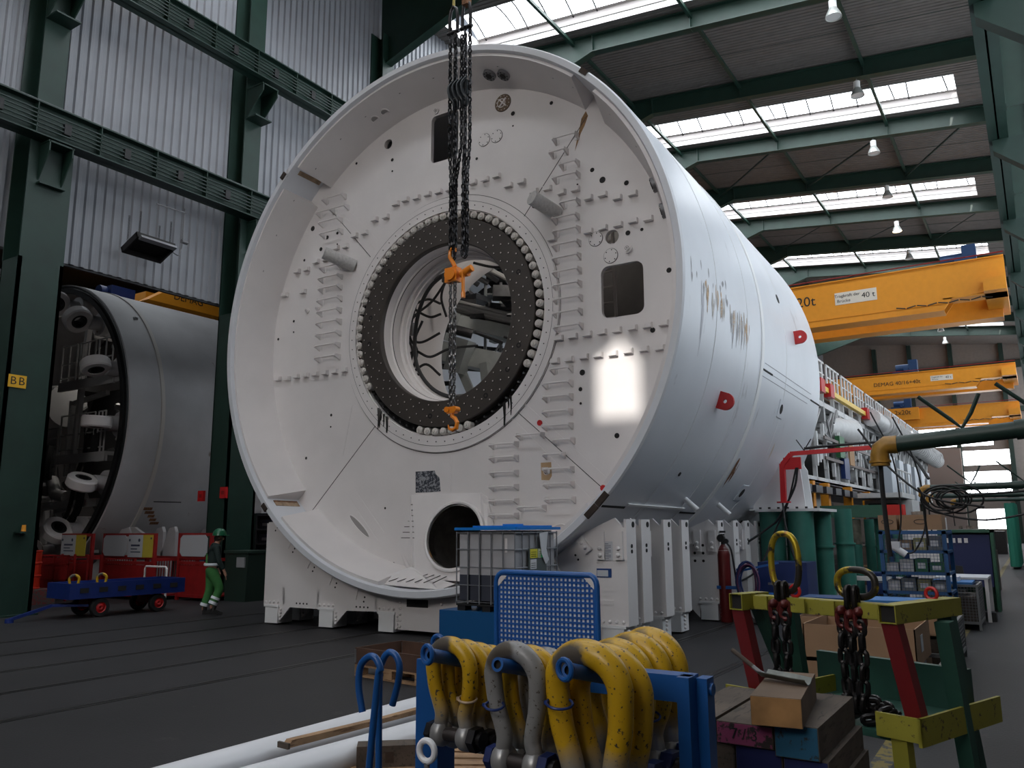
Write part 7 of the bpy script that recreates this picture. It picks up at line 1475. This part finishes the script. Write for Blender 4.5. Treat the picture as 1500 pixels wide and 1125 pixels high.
for i in range(n_):
    for j in range(6): a = i * 7 + j; fs += [(a, a + 1, a + 8, a + 7), (m_ + a, m_ + a + 7, m_ + a + 8, m_ + a + 1)]
for i in range(n_): fs += [(i * 7, i * 7 + 7, m_ + i * 7 + 7, m_ + i * 7), (i * 7 + 6, m_ + i * 7 + 6, m_ + i * 7 + 13, i * 7 + 13)]
fs += [(j, m_ + j, m_ + j + 1, j + 1) for j in range(6)] + [(n_ * 7 + j, n_ * 7 + j + 1, m_ + n_ * 7 + j + 1, m_ + n_ * 7 + j) for j in range(6)]
mb.add(vs, fs); mb.build('blade', mat('trowel_steel', (.16, .17, .155), .4, .6, var=.3, vscale=20), t)
mb = MB(); mb.tube([(-.08, 0, .02), (-.12, 0, .035), (-.16, 0, .06)], .011, 10); mb.build('socket', GREY, t)
mb = MB(); mb.tube([(-.155, 0, .057), (-.25, 0, .115), (-.27, 0, .128)], .0115, 10); mb.build('handle', DWOOD, t)
# ================================================================ chain stand with two heavy slings
FY = mat('stand_yellow', (.30, .27, .03), .55, var=.1, chip=.42, chipcol=(.06, .035, .02), chipscale=15); FR = mat('stand_red', (.15, .005, .007), .5, var=.15); FG = mat('stand_green', (.02, .075, .055), .5, var=.15)
ST = thing('chain_stand', 'yellow-topped stand on red and green legs with heavy chain slings', 'stand', (-1.31, 5.39, 0), -20)
Wd = 1.06; hw = Wd / 2; zt = 1.35; ft = .052
def sq(mb, x, y0, y1, z, s=.05, t_=.006):
    for (dx, dz, w_, h_) in ((0, s, 2 * s, t_), (0, -s, 2 * s, t_), (s, 0, t_, 2 * s), (-s, 0, t_, 2 * s)): mb.box((x + dx, (y0 + y1) / 2, z + dz), (w_ + (t_ if dx == 0 else 0), y1 - y0, h_))
mb = MB(); sq(mb, -hw, 0, .3, zt - ft); sq(mb, hw, 0, .8, zt - ft); mb.b2((-hw, .12, zt - 2 * ft), (hw, .22, zt - .01)); mb.build('top_frame', FY, ST, smooth=False)
for s in (-1, 1): mb = MB(); mb.box((s * hw, .03, zt - ft), (.09, .02, .09)); mb.build('tube_bore', HOLE, ST, smooth=False)
for s in (-1, 1):
    mb = MB(); mb.bar((s * hw, .05, zt - .1), (s * hw + .07, .1, .74), .095, .075, up=(0, 1, 0)); mb.build('red_leg', FR, ST, smooth=False)
    mb = MB(); mb.bar((s * hw + .0, .7 if s > 0 else .25, zt - .1), (s * hw + .03, .9, .05), .09, .07, up=(0, 1, 0)); mb.bar((s * hw + .08, .5, zt - .12), (s * hw + .12, .62, .05), .09, .07, up=(0, 1, 0)); mb.build('green_leg', FG, ST, smooth=False)
    mb = MB(); mb.b2((s * hw - .12, .0, .62), (s * hw + .14, .02, .75)); mb.b2((s * hw + .12, 0, .6), (s * hw + .14, 1.0, .75)); mb.build('foot_channel', FY, ST, smooth=False)
    mb = MB(); mb.bar((s * hw, .05, .62), (s * hw + .02, .05, .02), .09, .07, up=(0, 1, 0)); mb.build('lower_yellow_leg', FY, ST, smooth=False)
mb = MB(); mb.b2((-hw, .02, .60), (hw, .9, .64)); mb.b2((-hw, .9, .62), (hw, .96, .9)); mb.build('tray', FG, ST, smooth=False)
mb = MB()
for fx in (.27, .73):
    cx = -hw + Wd * fx
    for s in (-1, 1): mb.box((cx + s * .14, .08, zt - ft), (.10, .014, .085), TR(0, 0, 0), 0); 
mb.build('guide_plate', FY, ST, smooth=False, sp=1)
for (x, y) in ((-.18, .17), (hw - .03, .6)):
    t_ = MB(); t_.torus(.035, .011, 18, 8, TR(x, y, zt + .03, rx=90)); t_.build('red_eye_bolt', RED, ST)
CHB = mat('heavy_chain_dark', (.028, .026, .026), .38, .75, var=.4, vscale=16); CHR = mat('red_chain_coupler', (.10, .012, .01), .4, .2, var=.3, vscale=16)
RG = mat('worn_master_ring', (.05, .045, .04), .4, .7, stain=[(.52, (.50, .36, .03), 5, (1, 1, 1)), (.42, (.40, .17, .06), 7, (1, 1, 1))])
def wpos(lx, ly, z): a = math.radians(-20); return (-1.31 + lx * math.cos(a) - ly * math.sin(a), 5.39 + lx * math.sin(a) + ly * math.cos(a), z)
def sling(lx, ringw, ringh, zc, lab, strands):
    t = thing('chain_sling', lab, 'chain sling', wpos(lx, .17, 0), -20)
    mb = MB(); r_ = .021; P = []
    for k in range(36):
        a = 2 * PI * k / 36; c, s = math.cos(a), math.sin(a); P.append((ringw * (abs(c) ** .75) * (1 if c > 0 else -1), 0, zc + ringh * (abs(s) ** .85) * (1 if s > 0 else -1)))
    mb.tube(P, r_, 12, True); mb.build('master_ring', RG, t)
    mb = MB()
    for k in range(2): link(mb, TR(-.022 + k * .045, -.055, zc - ringh - .005, rz=80 + 10 * k), .17, .075, .017, 12, 8)
    mb.build('transfer_links', CHB, t)
    for (dx, z0, z1) in strands:
        mb = MB(); chain_path(mb, [(dx * .9, -.085, z0), (dx, -.09, (z0 + z1) / 2), (dx * .7, -.09, z1)], .115, .074, .0165, rnd, 12, 8); mb.build('chain_strand', CHB, t)
        mb = MB(); mb.ball((dx * .9, -.085, z0 + .05), .032, 14, 8, sz=1.3); link(mb, TR(dx * .9, -.085, z0 + .01, rz=20), .14, .085, .017, 12, 8); mb.build('coupler', CHR, t)
    return t
sling(-hw + Wd * .27, .105, .19, 1.56, 'heavy dark chain sling with a tall upright yellow-marked ring, left on the stand', ((-.045, 1.25, .72), (.045, 1.25, .72)))
sl = sling(-hw + Wd * .74, .125, .082, 1.45, 'heavy dark chain sling with a flat lying yellow-marked ring, right on the stand', ((-.065, 1.24, .72), (.0, 1.22, .72), (.065, 1.24, .72)))
mb = MB(); g = random.Random(17)
for k in range(26): link(mb, TR(g.uniform(-.16, .2), g.uniform(-.12, .1), .68 + g.uniform(0, .08)) @ Euler((g.uniform(0, 6), g.uniform(0, 6), g.uniform(0, 6))).to_matrix().to_4x4(), .115, .074, .0165, 10, 7)
mb.build('heaped_links', CHB, sl)

for (yy, zz, lab) in ((9.65, .48, 'small yellow shackle on the dark blue trolley, nearer its drawbar'), (10.25, .48, 'small yellow shackle on the dark blue trolley, nearer its middle')):
    o = dup(s1, lab); o.location = (-17.2, yy, .48 + .37); o.rotation_euler = (0, 0, math.radians(60)); o['group'] = 'shackles on the blue trolley'
# ================================================================ camera and world
cam = bpy.data.cameras.new('camera'); co = bpy.data.objects.new('camera', cam); COL.objects.link(co)
cam.sensor_width = 36; cam.lens = 36 * 1186.5 / 1500; cam.clip_end = 400; cam.clip_start = .05
pi_, ya, ro = math.radians(10.075), math.radians(32.868), math.radians(-.36)
F = Vector((-math.sin(ya) * math.cos(pi_), math.cos(ya) * math.cos(pi_), math.sin(pi_))); Rr = Vector((math.cos(ya), math.sin(ya), 0)); U = Rr.cross(F)
R2 = Rr * math.cos(ro) + U * math.sin(ro); U2 = -Rr * math.sin(ro) + U * math.cos(ro)
M = Matrix((R2, U2, -F)).transposed().to_4x4(); M.translation = (0, 0, 1.8); co.matrix_world = M
SC.camera = co
w = bpy.data.worlds.new('world'); SC.world = w; w.use_nodes = True
w.node_tree.nodes['Background'].inputs['Color'].default_value = (.75, .85, 1, 1); w.node_tree.nodes['Background'].inputs['Strength'].default_value = .6
SC.view_settings.view_transform = 'Standard'; SC.view_settings.look = 'None'; SC.view_settings.exposure = EXPO if 'EXPO' in globals() else 0.; SC.view_settings.gamma = 1
SC.cycles.use_denoising = True; SC.cycles.max_bounces = 6; SC.cycles.diffuse_bounces = 4; SC.cycles.glossy_bounces = 3; SC.cycles.transmission_bounces = 4; SC.cycles.caustics_reflective = False; SC.cycles.caustics_refractive = False
SC.cycles.sample_clamp_indirect = 4
